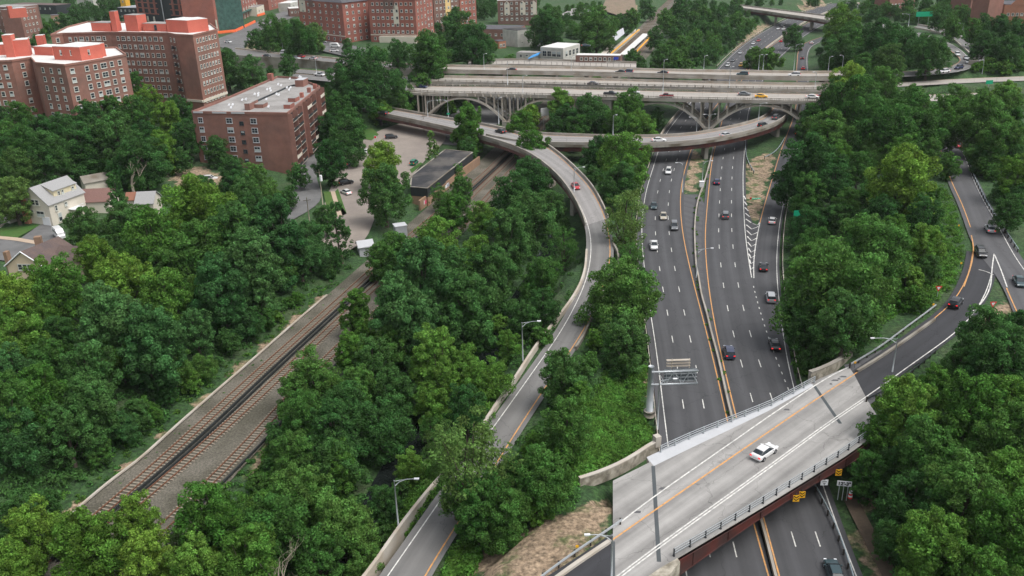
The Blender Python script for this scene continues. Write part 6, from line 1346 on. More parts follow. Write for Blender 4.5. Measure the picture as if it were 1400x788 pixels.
# kind, colour, px, py, road, dir(+1 = along row order: away), where
VEH = [
 ('suv','white',914,234,HL,-1,'on the southbound highway just past the flyover'), ('sedan','teal',894,281,HL,-1,'emerging beside tree leaves on the southbound highway'), ('sedan','beige',907,295,HL,-1,'on the southbound highway'), ('suv','grey',922,309,HL,-1,'on the southbound highway near its median'), ('pickup','white',894,335,HL,-1,'closest to the bridge among the southbound lanes'),
 ('sedan','navy',980,248,HR,1,'left lane of the northbound highway'), ('suv','grey',992,294,HR,1,'with dark red lights on the northbound highway'), ('sedan','black',1063,257,MG,1,'passing under the oak edge on the entry ramp'), ('sedan','white',1056,301,MG,1,'on the entry ramp by the gore'), ('sedan','black',1044,364,MG,1,'on the merging lane beside the hatching'), ('suv','silver',1054,406,MG,1,'at the tree edge on the merging lane'), ('sedan','black',1059,470,MG,1,'with bright tail lights on the dotted merge line'), ('suv','dark blue',997,481,HR,1,'large, alone on the near northbound lanes'), ('sedan','teal',1141,781,HR,1,'coming out below the pale bridge'),
 ('sedan','black',1003,172,HR,1,'with red lights under the last arch'), ('suv','black',1091,182,MG,1,'with red lights on the ramp right of the flyover bend'), ('sedan','silver',993,184,G,1,'on the flyover over the northbound lanes'), ('suv','black',1043,171,G,1,'with red lights on the flyover bend'), ('suv','grey',1061,160,G,1,'with red lights on the flyover below the arch'), ('sedan','white',901,191,G,1,'on the flyover by the round trees'), ('suv','grey',838,190,G,1,'half behind a bush on the flyover'),
 ('suv','black',524,155,S,1,'at the town end of the viaduct'), ('sedan','black',684,179,S,1,'at the fork of the viaduct'), ('sedan','red',787,254,S,-1,'on the curved viaduct'),
 ('sedan','navy',577,118,D1,1,'at the left end of the arch viaduct'), ('sedan','grey',771,127,D1,1,'on the arch viaduct left of the tree tops'), ('pickup','black',835,128,D1,1,'on the arch viaduct behind tree tops'), ('suv','silver',866,126,D1,1,'on the arch viaduct middle'), ('pickup','darkred',911,131,D1,-1,'on the arch viaduct near the tall lamp'), ('sedan','grey',1018,128,D1,1,'ahead of the yellow taxi on the arch viaduct'), ('sedan','yellow',1041,131,D1,1,'taxi on the arch viaduct'), ('sedan','white',1111,132,D1,1,'entering the trees at the right of the arch viaduct'), ('sedan','darkred',1126,131,D1,1,'glimpsed between leaves right of the arch viaduct'),
 ('sedan','navy',811,114,D2,1,'on the middle viaduct deck'), ('sedan','black',699,95,D3,-1,'on the upper deck by the street bridge'), ('sedan','black',848,98,D3,-1,'beside a grey car on the upper deck'), ('suv','dark blue',858,98,D3,-1,'passing a black car on the upper deck'), ('sedan','black',906,99,D3,-1,'at the lamp on the upper deck'), ('suv','teal',1015,101,D3,-1,'on the upper deck before the far highway'), ('suv','white',1086,102,D3,-1,'at the right of the upper deck'),
 ('pickup','white',437,102,D1,1,'below the grey retaining wall'), ('sedan','black',365,76.5,D3,1,'with red light on the upper avenue'), ('van','white',389,73,D3,-1,'window van on the upper avenue'), ('sedan','silver',405,79,D3,1,'just behind the white van'), ('sedan','darkred',411,77,D3,-1,'tight beside a silver car on the upper avenue'), ('sedan','silver',428,79.5,D3,-1,'crossing the lamp on the upper avenue'), ('sedan','grey',466,86,D3,1,'before the big round tree on the upper avenue'),
 ('sedan','grey',1002,82,HL,-1,'far southbound lanes, before the bushes'), ('suv','white',995,89,HL,-1,'far southbound lanes, right behind the upper deck'), ('suv','yellow',1013,89,HL,-1,'beside a white car behind the upper deck'), ('sedan','silver',1012,72,HL,-1,'far southbound lanes near the pale barrier'), ('sedan','white',1028,66,HL,-1,'far southbound lanes, beside a black-roofed car'), ('sedan','black',1031,65,HL,-1,'far southbound lanes, beside a white car'), ('sedan','white',1030,59,HL,-1,'far southbound lanes, front of a column'), ('sedan','red',1037,55,HL,-1,'far southbound lanes before the curve'), ('sedan','white',1064,39,HL,-1,'left of a pair near the distant overpass'), ('suv','white',1071,39.5,HL,-1,'right of a pair near the distant overpass'), ('sedan','white',1070,34,HL,-1,'just out of the distant overpass shadow'),
 ('sedan','red',1068,56,HR,1,'far northbound lanes'), ('sedan','navy',1080,49,HR,1,'far northbound lanes near leaves'), ('sedan','black',1083,55,HR,1,'far northbound lanes at the leaf edge'), ('sedan','white',1110,58.5,MG,1,'at the bend of the far exit ramp'), ('sedan','darkred',1095,67,MG,1,'upper dark car on the far exit ramp'), ('sedan','black',1097,79,MG,1,'middle of the far exit ramp'), ('sedan','red',1098,93,MG,1,'closest to the upper deck on the far exit ramp'),
 ('sedan','white',1291,97,D3,-1,'leading the queue on the hill road'), ('suv','navy',1311,92,D3,-1,'second in the queue on the hill road'), ('sedan','white',1324,84,D3,-1,'outer one of two in the hill road queue'), ('sedan','silver',1321,79,D3,-1,'in the hill road queue behind two white cars'), ('suv','white',1309,74,D3,-1,'last in the hill road queue'), ('sedan','red',1220,37,D3,-1,'on the snippet of road near the far green sign'),
 ('sedan','silver',1354,312,C2,-1,'coming down the hill ramp'), ('suv','black',1341,345,C2,1,'going up before the gore of the hill ramp'), ('sedan','teal',1394,384,C2,1,'at the right edge below the gore'), ('suv','black',1307,413,B,1,'disappearing behind leaves on the dark asphalt ramp'), ('sedan','red',1311,198,C2,1,'at the top of the hill ramp between trees'), ('sedan','white',1045,616,B,1,'alone on the pale road bridge'),
]
FREE = [('sedan','white',501,207,1.5,.15,'in the middle of the tan parking lot'), ('suv','black',535,187,1.5,.25,'at the upper edge of the tan lot'), ('suv','grey',480,223,1.5,.9,'poking out of the tree shade at the lot edge'), ('suv','green',566,222,1.5,1.35,'compact, beside the black-roofed building'), ('suv','black',473,249,1.5,.5,'parked nose to nose with a white car on the lot street'), ('sedan','white',473,262,1.5,2.2,'parked half under the big dark tree'), ('suv','white',287,244,2.6,.1,'parked between trees by the grey-roofed block'), ('van','white',81,321,6.1,-.9,'parked on the driveway of the cream house'), ('suv','black',75,340,6.05,-.15,'parked on the street behind the brown roof'), ('sedan','red',27,278,7,.5,'parked under trees left of the chimney'),
 ('sedan','grey',434,61,12.3,.3,'parked in the van lot by the trees'), ('sedan','silver',441,57,12.3,.2,'parked at the top of the van lot'), ('van','white',458,63,12.3,-.2,'box-bodied, parked in the van lot'), ('sedan','white',457,69,12.3,.1,'parked below the big white van'), ('sedan','silver',486,74,12.3,1.4,'parked between two trees before the tudor court'), ('sedan','white',312,57,12.1,-.6,'driving past the orange barriers'), ('suv','blue',739,57,12.3,.1,'parked by the white corner building'), ('sedan','teal',801,62,11.5,.1,'parked left of the station trees'), ('sedan','navy',797,19,11.6,.2,'parked on the rooftop car park'), ('suv','silver',805,16,11.6,.2,'parked beside a navy car on the rooftop car park')]
CARPOS = []
TYPEW = {'sedan': 'car', 'suv': 'SUV', 'van': 'van', 'pickup': 'pickup truck'}
def put(kind, colr, p, z, ang, where, py):
    nm = {'dark blue': 'dark blue', 'darkred': 'dark red', 'teal': 'dark teal', 'navy': 'navy blue', 'yellow': 'yellow'}.get(colr, colr)
    m = paint(colr, PCOL[colr]); lab = f'{nm} {TYPEW[kind]} {where}'; far = py < 125
    grp = None
    if far:
        o = FAR[kind] if ('F', kind) not in USED else FAR[kind].copy()
        if ('F', kind) in USED: COL.objects.link(o)
        USED.add(('F', kind)); o.location = (p[0], p[1], z+.015); o.rotation_euler = (0, 0, ang-math.pi/2); o.material_slots[0].link = 'OBJECT'; o.material_slots[0].material = m
        tag(o, lab, 'van' if kind == 'van' else 'pickup truck' if kind == 'pickup' else 'car')
    else:
        over = {'body': m, 'tail_light': tail_m}
        if ('N', kind) not in USED:
            o = PROTO[kind]; USED.add(('N', kind)); o.location = (p[0], p[1], z+.015); o.rotation_euler = (0, 0, ang-math.pi/2)
            for ch in o.children:
                if ch.name.startswith('body'): ch.material_slots[0].link = 'OBJECT'; ch.material_slots[0].material = m
            o['label'] = lab
        else: o = dup(PROTO[kind], (p[0], p[1], z+.015), ang-math.pi/2, label=lab, over=over)
        o['category'] = 'van' if kind == 'van' else 'pickup truck' if kind == 'pickup' else 'car'
    o['group'] = 'vehicles on the roads' if where and True else None
    CARPOS.append(p)
for kind, colr, px, py, r, dr, where in VEH:
    z = 6.
    for _ in range(4):
        p = P(px, py, z+.7); i, ang = r.near(p); z = r.c[i][2]
    if r is B: z -= .045
    put(kind, colr, p, z, ang if dr > 0 else ang+math.pi, where, py)
for kind, colr, px, py, z, ang, where in FREE:
    p = P(px, py, z+.7); put(kind, colr, p, max(z, 0), ang, where, py)
for k in SPEC:
    if ('F', k) not in USED: bpy.data.objects.remove(FAR[k])
    if ('N', k) not in USED: hide_proto(PROTO[k])
# ================================================================== trees
def leaf_cloud(centers, radii, nper, size, rs, up=.25, flat_=.85):
    """rhombic leaf sprays on the shells of many small clumps -> verts, faces"""
    V = []; 
    for c, r, n in zip(centers, radii, nper):
        d = rs.normal(size=(n, 3)); d[:, 2] += up; d /= np.linalg.norm(d, axis=1)[:, None]
        rr = r*(.72+.36*rs.rand(n))[:, None]; p = c+d*rr*np.array([1, 1, flat_])
        nr = d+rs.normal(size=(n, 3))*.55; nr[:, 2] += .25; nr /= np.linalg.norm(nr, axis=1)[:, None]
        a = np.cross(nr, rs.normal(size=(n, 3))); a /= np.linalg.norm(a, axis=1)[:, None]; b_ = np.cross(nr, a)
        s = (size*(.55+.9*rs.rand(n)))[:, None]
        q = np.stack([p-a*s, p-b_*s*.5-nr*s*.12, p+a*s, p+b_*s*.5-nr*s*.12], 1); V.append(q.reshape(-1, 3))
    V = np.concatenate(V); return V
def mesh_quads(name, V, m):
    n = len(V)//4; me = bpy.data.meshes.new(name); me.vertices.add(len(V)); me.vertices.foreach_set('co', V.astype(np.float32).ravel())
    me.loops.add(len(V)); me.loops.foreach_set('vertex_index', np.arange(len(V), dtype=np.int32)); me.polygons.add(n); me.polygons.foreach_set('loop_start', np.arange(0, len(V), 4, dtype=np.int32)); me.update(calc_edges=True); me.materials.append(m); return me
def crown_points(rs, R, Hc, nl, kind):
    """lobes of the crown, then sub-clumps; base of crown at z=0, top at Hc"""
    L = []
    for k in range(nl):
        t = (k+.5)/nl; z = t
        if kind == 'round': prof = math.sin(math.pi*min(1, .20+.73*z))**.5
        elif kind == 'wide': prof = math.sin(math.pi*min(1, .26+.66*z))**.45
        elif kind == 'tall': prof = .95*math.sin(math.pi*(.15+.75*z))**.5
        elif kind == 'cone': prof = 1.05-.95*z
        elif kind == 'feather': prof = math.sin(math.pi*(.1+.78*z))**.7
        an = k*2.399+rs.rand()*.9; rr = R*prof*(.40+.34*rs.rand()) if kind != 'cone' else R*prof*(.5+.3*rs.rand())
        lr = R*{'round': .40, 'wide': .40, 'tall': .44, 'cone': .26, 'feather': .30}[kind]*(.75+.55*rs.rand())*(1-.25*z)
        L.append((np.array([math.cos(an)*rr, math.sin(an)*rr, Hc*(.10+.80*z)+rs.normal()*.2]), lr))
    # cap lobes
    L.append((np.array([0, 0, Hc*.86]), R*.3)); L.append((np.array([R*.1, 0, Hc*.5]), R*.5))
    return L
def make_tree(seed, R, H, kind, nl, nsub, nleaf, size, crown0=.28, barkm=None):
    rs = np.random.RandomState(seed); Hc = H*(1-crown0); L = crown_points(rs, R, Hc, nl, kind); cs = []; rr = []
    for c, lr in L:
        m_ = max(3, int(nsub*(lr/(R*.36))**1.5))
        d = rs.normal(size=(m_, 3)); d[:, 2] = d[:, 2]*.9+.25; d /= np.linalg.norm(d, axis=1)[:, None]
        for q in d: 
            dr = .0
            if kind == 'feather': dr = -.35*abs(q[0]*q[1])
            cs.append(c+q*lr*(.62+.33*rs.rand())+np.array([0, 0, dr])); rr.append(lr*(.29+.20*rs.rand()))
    cs = np.array(cs); cs[:, 2] = np.maximum(cs[:, 2], .15)
    cs[:, 2] += H*crown0
    n = [max(8, int(nleaf*(r/(R*.14))**2)) for r in rr]
    V = leaf_cloud(cs, rr, n, size, rs)
    crown = mesh_quads('crown', V, LEAF['M'])
    mb = MB(); ph = rs.rand()*6; tr = R*.055+.06
    pts = [(0, 0, -1.0), (.05, 0, H*.12), (.1*math.cos(ph), .1*math.sin(ph), crown0*H), (.35*math.cos(ph), .35*math.sin(ph), H*.6), (.2, .1, H*.9)]
    mb.tube(pts, [tr*1.5, tr*1.05, tr*.9, tr*.5, tr*.12], 8)
    if kind != 'cone':
        for c, lr in L[::2]:
            z0 = H*(crown0*.8+.25*rs.rand()); st = np.array([.1, 0, z0]); en = c+np.array([0, 0, H*crown0]); mid = (st+en)/2+np.array([0, 0, -.4]); mb.tube([st, mid, en], [tr*.45, tr*.3, tr*.08], 5, cap=False)
    me = bpy.data.objects  # trunk mesh
    o = mb.build('trunk', barkm or bark, None, True); tm = o.data; bpy.data.objects.remove(o)
    return tm, crown, R, H
KINDS = {}
KINDS['round'] = [make_tree(s, 5.2, 12.5, 'round', 20, 10, 105, .185, .09) for s in (1, 2, 3, 4)]
KINDS['wide'] = [make_tree(s, 6.2, 12.0, 'wide', 22, 10, 95, .20, .09) for s in (11, 12, 13)]
KINDS['tall'] = [make_tree(s, 4.0, 14.0, 'tall', 20, 9, 105, .175, .04) for s in (21, 22, 23)]
KINDS['feather'] = [make_tree(s, 5.6, 12.0, 'feather', 26, 9, 80, .16, .12) for s in (31, 32)]
KINDS['cone'] = [make_tree(s, 3.0, 11.0, 'cone', 30, 8, 60, .14, .03) for s in (41,)]
KINDS['bush'] = [make_tree(s, 3.0, 4.2, 'wide', 11, 9, 95, .16, .0) for s in (51, 52)]
KW = {'round': 'broadleaf tree', 'wide': 'spreading tree', 'tall': 'tall vine-draped tree', 'feather': 'feathery tree', 'cone': 'conical tree', 'bush': 'bush'}
KN = {'round': 'broadleaf_tree', 'wide': 'spreading_tree', 'tall': 'tall_tree', 'feather': 'feathery_tree', 'cone': 'conical_tree', 'bush': 'bush'}
TREES = []   # (x, y, z, R, H, kind, colour, px width, px, py)
RP = [(r, r.ec, r.hw) for r in ROADS.values() if r not in (RIV,)]
def road_clear(x, y, R, tol=.35):
    for r, c, hw in RP:
        d = np.hypot(c[:, 0]-x, c[:, 1]-y)-hw; k = d.argmin()
        if d[k] < (max(1.2, R*.5) if r.grade[k] else R*tol+.5): return False
    return True
BL = []
for o in bpy.data.objects:
    if o.parent is None and o.type == 'EMPTY' and any(w in o.name for w in ('building', 'house', 'apartments', 'garage', 'shed', 'hall', 'tower', 'shop')):
        for ch in o.children:
            if ch.name.startswith('wall'):
                l = o.location; v = np.array([(p.co.x+l.x, p.co.y+l.y) for p in ch.data.vertices]); n = len(v)//2
                BL.append([tuple(p) for p in v[:max(3, min(n, 12))]] if n > 5 else [tuple(p) for p in v[:4]])
def bld_clear(x, y):
    return not any(inpoly(x, y, b_) for b_ in BL)
def add_tree(px, py, wpx, col, kind, force=True, tall=1.0, zg=None):
    """tree whose crown centre shows at px,py with crown width wpx pixels"""
    R0, H0 = {'round': (5.2, 12.5), 'wide': (6.2, 12), 'tall': (4.0, 14), 'feather': (5.6, 12), 'cone': (3, 11), 'bush': (3, 4.2)}[kind]
    R = 5.; hc = 7.; p = P(px, py, 6)
    for _ in range(8):
        g = gz(p[0], p[1]) if zg is None else zg
        zc = proj((p[0], p[1], g+hc))[2]; R = .97*wpx/2*zc/FPX; s = R/R0; H = H0*s*tall; hc = H*(.56 if kind != 'bush' else .5)
        p = .5*p+.5*P(px, py, g+hc)
    g = gz(p[0], p[1]) if zg is None else zg
    dr_ = np.hypot(RAIL.ec[:, 0]-p[0], RAIL.ec[:, 1]-p[1]); kk = dr_.argmin(); left_ = (RAIL.lat[kk][:2]@(p[:2]-RAIL.ec[kk][:2])) < 0
    if left_ and 330 < py < 720 and dr_[kk]-RAIL.hw[kk] < R*.75+2.2:
        R2 = (dr_[kk]-RAIL.hw[kk]-2.2)/.75
        if R2 < 1.5: return None
        H *= R2/R; R = R2
    if not force and not road_clear(p[0], p[1], R): return None
    if not bld_clear(p[0], p[1]): return None
    if not force and np.min(np.hypot(RIV.c[:, 0]-p[0], RIV.c[:, 1]-p[1])-RIV.hw) < R*.5: return None
    TREES.append([p[0], p[1], g, R, H, kind, col, wpx, px, py]); return TREES[-1]
MAN = [ # crown centre x, y, width, colour, kind
 (640,640,165,'O','feather'),(668,688,110,'M','feather'),(622,672,84,'M','feather'),(610,612,80,'O','feather'),(692,705,80,'M','round'),(655,700,70,'M','tall'),(772,515,80,'D','round'),(775,585,85,'M','round'),(745,655,90,'M','round'),(700,650,60,'M','bush'),(770,625,60,'G','bush'),(735,700,50,'G','bush'),
 (850,405,115,'M','wide'),(856,470,80,'D','round'),(842,450,48,'D','round'),(856,303,92,'O','feather'),(862,352,55,'M','feather'),(850,222,85,'G','round'),(818,210,50,'D','round'),(878,390,35,'D','tall'),(845,254,60,'D','round'),
 (770,338,62,'M','feather'),(725,300,80,'D','round'),(700,275,75,'D','round'),(728,245,60,'D','round'),(727,205,56,'G','round'),(712,175,48,'G','round'),(754,285,50,'D','round'),(690,330,70,'D','tall'),(740,378,66,'M','wide'),
 (641,172,46,'G','tall'),(640,205,30,'D','round'),(590,200,32,'O','cone'),(525,262,78,'D','round'),(522,222,58,'L','round'),(452,220,58,'D','round'),(474,190,58,'D','round'),(408,240,34,'D','round'),(453,250,14,'D','bush'),
 (500,110,92,'D','wide'),(470,120,60,'D','round'),(545,132,50,'M','round'),(520,155,44,'G','bush'),(595,102,20,'D','tall'),(563,105,12,'D','round'),(578,135,30,'M','bush'),(610,145,30,'G','bush'),(462,152,48,'M','round'),(450,175,40,'D','round'),(478,170,46,'M','round'),
 (462,310,54,'D','cone'),(475,345,55,'D','round'),(445,300,40,'D','round'),(420,335,60,'B','round'),(348,245,46,'M','round'),(296,205,40,'D','round'),(335,270,50,'D','round'),
 (268,295,110,'L','round'),(210,335,100,'G','round'),(305,300,70,'G','round'),(115,312,58,'D','round'),(160,270,50,'D','cone'),(196,298,40,'G','round'),(318,232,40,'D','round'),(430,395,40,'B','tall'),(206,270,34,'D','round'),(455,345,44,'D','round'),(440,375,52,'M','round'),(482,378,40,'M','round'),(428,318,34,'D','round'),(404,540,60,'M','round'),(380,606,40,'D','round'),(352,662,40,'M','bush'),(368,636,30,'D','bush'),(1345,62,40,'D','round'),(1375,68,44,'D','round'),(1332,44,34,'M','round'),(1362,42,40,'D','round'),(1392,48,40,'D','round'),(1302,38,30,'M','round'),(1284,26,30,'D','round'),(1240,54,34,'D','round'),(1352,89,28,'G','bush'),(1374,91,28,'G','bush'),(1334,92,18,'G','bush'),(1392,88,24,'M','bush'),(1225,50,30,'M','round'),(670,86,28,'D','round'),(695,70,26,'M','round'),(28,230,56,'O','round'),(18,270,60,'O','round'),(30,195,50,'M','round'),(70,215,70,'D','round'),(110,205,70,'D','round'),(160,195,80,'D','round'),(195,215,70,'D','round'),(228,170,46,'L','tall'),(222,205,40,'L','tall'),(185,160,60,'M','round'),(120,165,55,'D','round'),(30,165,50,'M','round'),(18,135,50,'G','round'),(55,185,50,'D','round'),(200,107,46,'G','round'),(205,140,46,'L','round'),(165,140,50,'D','round'),(245,150,40,'D','round'),(255,190,50,'D','round'),(90,180,50,'D','round'),(145,130,34,'M','round'),
 (270,350,100,'M','round'),(330,330,80,'D','tall'),(375,320,80,'B','tall'),(345,365,80,'B','tall'),(170,390,95,'L','round'),(85,400,90,'G','round'),(20,410,80,'L','round'),(230,410,90,'G','round'),(300,400,80,'B','tall'),(80,460,60,'D','round'),(30,470,80,'G','round'),(150,445,90,'B','tall'),(130,350,60,'L','round'),(60,385,60,'L','round'),
 (210,470,90,'B','tall'),(120,510,85,'D','round'),(50,540,85,'G','round'),(180,530,80,'D','tall'),(240,510,70,'B','tall'),(20,600,80,'B','round'),(90,590,85,'D','round'),(150,590,60,'M','tall'),(60,650,90,'D','round'),(110,650,60,'D','round'),(20,690,70,'D','round'),(400,390,70,'D','round'),(410,350,60,'B','round'),(340,430,60,'D','round'),(288,470,60,'M','tall'),(240,560,34,'G','bush'),(202,585,36,'M','bush'),
 (520,355,50,'M','round'),(545,355,60,'M','tall'),(600,340,80,'G','round'),(620,290,55,'G','round'),(575,385,95,'B','tall'),(545,425,80,'B','tall'),(575,450,70,'B','tall'),(485,425,46,'G','tall'),(480,480,45,'G','tall'),(500,455,30,'G','tall'),(625,380,80,'D','round'),(640,425,90,'D','tall'),(670,380,70,'D','tall'),(595,500,80,'G','tall'),(635,505,70,'G','wide'),(665,520,70,'G','wide'),(590,550,60,'G','round'),(430,520,90,'M','wide'),(415,570,80,'M','wide'),(470,560,80,'D','wide'),(400,620,70,'M','round'),(450,630,90,'D','wide'),(520,590,90,'D','wide'),(375,590,30,'B','round'),
 (696,468,44,'G','round'),(680,445,40,'G','bush'),(600,270,40,'M','feather'),(585,255,34,'M','feather'),(630,260,40,'M','round'),(625,235,26,'M','feather'),(660,300,50,'G','round'),(740,460,36,'M','bush'),
 (50,725,90,'L','round'),(120,745,110,'L','round'),(185,715,80,'L','round'),(20,775,80,'L','round'),(200,765,90,'L','round'),(240,740,50,'O','feather'),(290,715,120,'G','round'),(340,765,100,'G','round'),(270,775,90,'G','round'),(410,680,100,'M','round'),(460,640,70,'G','round'),(470,720,95,'M','round'),(430,760,90,'M','round'),(500,770,60,'M','round'),(525,690,60,'D','round'),(540,700,46,'D','bush'),(520,735,50,'D','bush'),(548,668,40,'D','bush'),(560,640,50,'G','round'),(590,590,50,'M','feather'),
 (1144,395,150,'M','wide'),(1185,345,120,'M','wide'),(1106,362,64,'M','round'),(1108,440,76,'D','round'),(1155,440,90,'D','round'),(1235,250,105,'L','round'),(1262,300,60,'D','round'),(1106,232,96,'D','round'),(1140,255,60,'D','round'),(1130,190,80,'M','round'),(1165,150,90,'M','round'),(1210,180,100,'M','wide'),(1265,335,60,'G','round'),(1205,295,60,'D','round'),(1150,300,60,'D','bush'),(1240,380,50,'G','bush'),(1250,410,50,'G','bush'),(1110,490,50,'D','bush'),(1188,420,50,'D','round'),
 (1250,165,80,'M','round'),(1290,158,58,'G','round'),(1340,165,80,'M','round'),(1375,150,60,'M','round'),(1365,195,70,'M','round'),(1390,240,60,'L','round'),(1345,215,40,'D','round'),(1380,290,50,'D','round'),(1250,143,50,'M','round'),(1205,128,62,'M','round'),(1160,110,60,'L','round'),(1310,144,52,'M','round'),(1370,136,48,'G','round'),(1285,180,50,'M','round'),(1298,225,34,'M','round'),(1140,140,60,'D','round'),(1230,132,40,'M','round'),(1110,165,50,'M','round'),(1270,208,40,'M','round'),
 (1347,466,96,'D','round'),(1312,506,64,'D','round'),(1370,500,110,'D','round'),(1240,560,100,'G','round'),(1200,600,70,'G','round'),(1270,620,100,'M','round'),(1330,560,110,'G','round'),(1385,600,110,'M','round'),(1190,650,70,'M','round'),(1250,690,100,'D','round'),(1320,680,120,'M','round'),(1280,750,120,'G','round'),(1380,730,120,'G','round'),(1220,740,60,'D','round'),(1340,790,100,'G','round'),(1160,610,46,'G','round'),(1380,550,80,'G','round'),(1385,455,60,'D','round'),(1235,630,60,'D','round'),
 (875,175,50,'G','round'),(860,152,56,'G','round'),(810,160,60,'D','round'),(815,118,22,'G','tall'),(812,140,36,'D','round'),(766,145,38,'G','tall'),(770,170,50,'D','round'),(750,190,34,'G','bush'),(835,135,34,'D','round'),(898,163,26,'D','round'),(845,172,50,'M','round'),(790,178,44,'M','round'),(725,160,34,'L','round'),
 (1200,75,60,'D','round'),(1235,70,70,'D','wide'),(1270,75,55,'D','round'),(1165,60,60,'M','round'),(1150,40,60,'L','round'),(1150,80,60,'D','round'),(1215,85,50,'O','round'),(1180,92,40,'M','round'),(1120,70,14,'D','bush'),(1085,50,30,'D','round'),(1048,84,50,'M','bush'),(1035,80,40,'M','bush'),(375,48,50,'M','round'),(410,55,50,'M','round'),(350,55,30,'D','round'),(430,50,36,'O','round'),(475,62,18,'D','round'),(625,45,60,'D','round'),(645,60,60,'D','wide'),(585,75,60,'M','round'),(545,78,40,'D','round'),(515,78,36,'M','bush'),(665,75,40,'D','round'),(600,80,40,'M','round'),(310,95,50,'D','round'),(345,100,44,'B','round'),(395,100,30,'D','round'),(310,75,20,'D','round'),
 (838,36,26,'M','round'),(862,28,30,'M','round'),(884,12,28,'D','round'),(848,30,22,'D','round'),(896,52,30,'D','round'),(912,30,32,'M','round'),(930,14,36,'D','round'),(814,34,34,'G','round'),(755,55,40,'D','round'),(745,35,50,'D','round'),(815,40,60,'M','round'),(804,52,34,'M','round'),(752,72,16,'O','bush'),(868,86,34,'D','round'),(905,80,40,'D','round'),(925,87,50,'M','bush'),(280,262,44,'D','round'),(320,258,50,'D','round'),(372,268,40,'M','round'),(355,290,60,'D','round'),(395,270,30,'D','round'),
]
for m in MAN: add_tree(m[0], m[1], m[2], m[3], m[4], True)
ZONES = [ # polygon, mean crown metres, colours
 ([(0,385),(60,372),(105,330),(160,262),(225,300),(260,255),(330,270),(430,290),(500,330),(500,350),(470,375),(440,400),(385,425),(330,480),(260,535),(200,590),(110,655),(80,690),(0,735)], 9.5, 'DMBGDM'),
 ([(0,115),(40,125),(60,165),(120,130),(180,110),(205,95),(240,150),(262,160),(262,235),(235,235),(190,265),(150,255),(115,240),(90,235),(60,245),(40,255),(20,285),(0,290)], 10, 'DDDM'),
 ([(440,125),(470,90),(530,80),(560,110),(575,150),(500,140),(500,170),(445,250),(440,200)], 9, 'DDM'),
 ([(480,380),(520,340),(590,310),(640,270),(690,255),(740,240),(770,275),(790,330),(800,350),(785,405),(740,465),(690,515),(690,560),(620,620),(560,690),(510,770),(490,788),(130,788),(110,720),(190,690),(230,670),(330,680),(385,565),(450,495),(520,440),(470,410)], 9.5, 'DMGDM'),
 ([(0,700),(60,690),(110,720),(240,700),(350,700),(500,788),(0,788)], 10, 'LGM'),
 ([(845,380),(860,460),(880,470),(875,510),(850,520),(790,560),(800,640),(790,690),(740,715),(650,730),(640,690),(690,640),(725,590),(735,540),(795,480),(810,440)], 8, 'MGD'),
 ([(700,185),(720,150),(770,135),(790,115),(870,135),(905,150),(900,182),(780,180)], 9, 'DMG'),
 ([(790,210),(880,205),(878,250),(860,275),(835,285),(800,240)], 9, 'DM'),
 ([(1115,130),(1150,108),(1220,113),(1235,122),(1330,126),(1400,130),(1400,240),(1370,250),(1330,220),(1320,180),(1300,150),(1270,180),(1275,230),(1290,280),(1300,320),(1295,370),(1280,400),(1220,430),(1150,480),(1100,505),(1085,480),(1072,400),(1070,330),(1085,290),(1060,240),(1065,215),(1100,190)], 11, 'DMMG'),
 ([(1400,445),(1340,435),(1300,450),(1280,490),(1230,530),(1200,570),(1160,600),(1160,640),(1190,680),(1230,788),(1400,788)], 11, 'DMG'),
 ([(1345,225),(1400,200),(1400,330),(1375,290),(1345,245)], 9, 'DM'),
 ([(1115,65),(1130,40),(1200,42),(1220,45),(1300,55),(1303,75),(1280,85),(1200,93),(1115,90)], 11, 'DDM'),
 ([(1325,55),(1400,35),(1400,92),(1360,80),(1335,65)], 11, 'DDM'),
 ([(1110,0),(1400,0),(1400,35),(1350,40),(1310,48),(1250,30),(1200,28),(1150,32),(1140,34)], 12, 'DDM'),
 ([(875,15),(900,4),(1050,0),(1090,0),(1060,8),(1010,8),(1040,26),(1050,30),(1020,50),(990,75),(970,88),(900,88),(903,68),(915,48),(925,25)], 11, 'DMMD'),
 ([(720,15),(830,0),(835,30),(822,50),(808,65),(800,62),(800,52),(745,48)], 10, 'MMD'),
 ([(340,45),(370,28),(410,28),(440,45),(430,68),(350,68)], 10, 'MD'), ([(500,75),(560,70),(600,62),(620,30),(660,40),(680,58),(690,88),(600,88)], 10, 'DM'), ([(645,0),(685,0),(680,22),(650,28)], 11, 'D'),
 ([(0,10),(80,30),(70,50),(30,50),(0,30)], 10, 'DM'), ([(85,18),(190,22),(190,30),(120,28),(70,45),(60,60),(55,70),(30,62)], 10, 'D'), ([(60,0),(190,0),(190,18),(100,20)], 11, 'D'),
 ([(300,75),(330,88),(420,98),(400,103),(370,103),(300,130),(298,110)], 9, 'DMB'), ([(0,45),(50,60),(40,75),(0,75)], 9, 'D'), ([(500,45),(500,20),(640,0),(400,0),(380,10),(470,20)], 12, 'D'),
 ([(1100,0),(1135,0),(1160,25),(1140,30),(1110,12)], 11, 'D'), ([(700,0),(740,0),(735,12),(700,14)], 11, 'D'),
]
def ingreen(x, y): return any(inpoly(x, y, z[0]) for z in ZONES)
rs = random.Random(3)
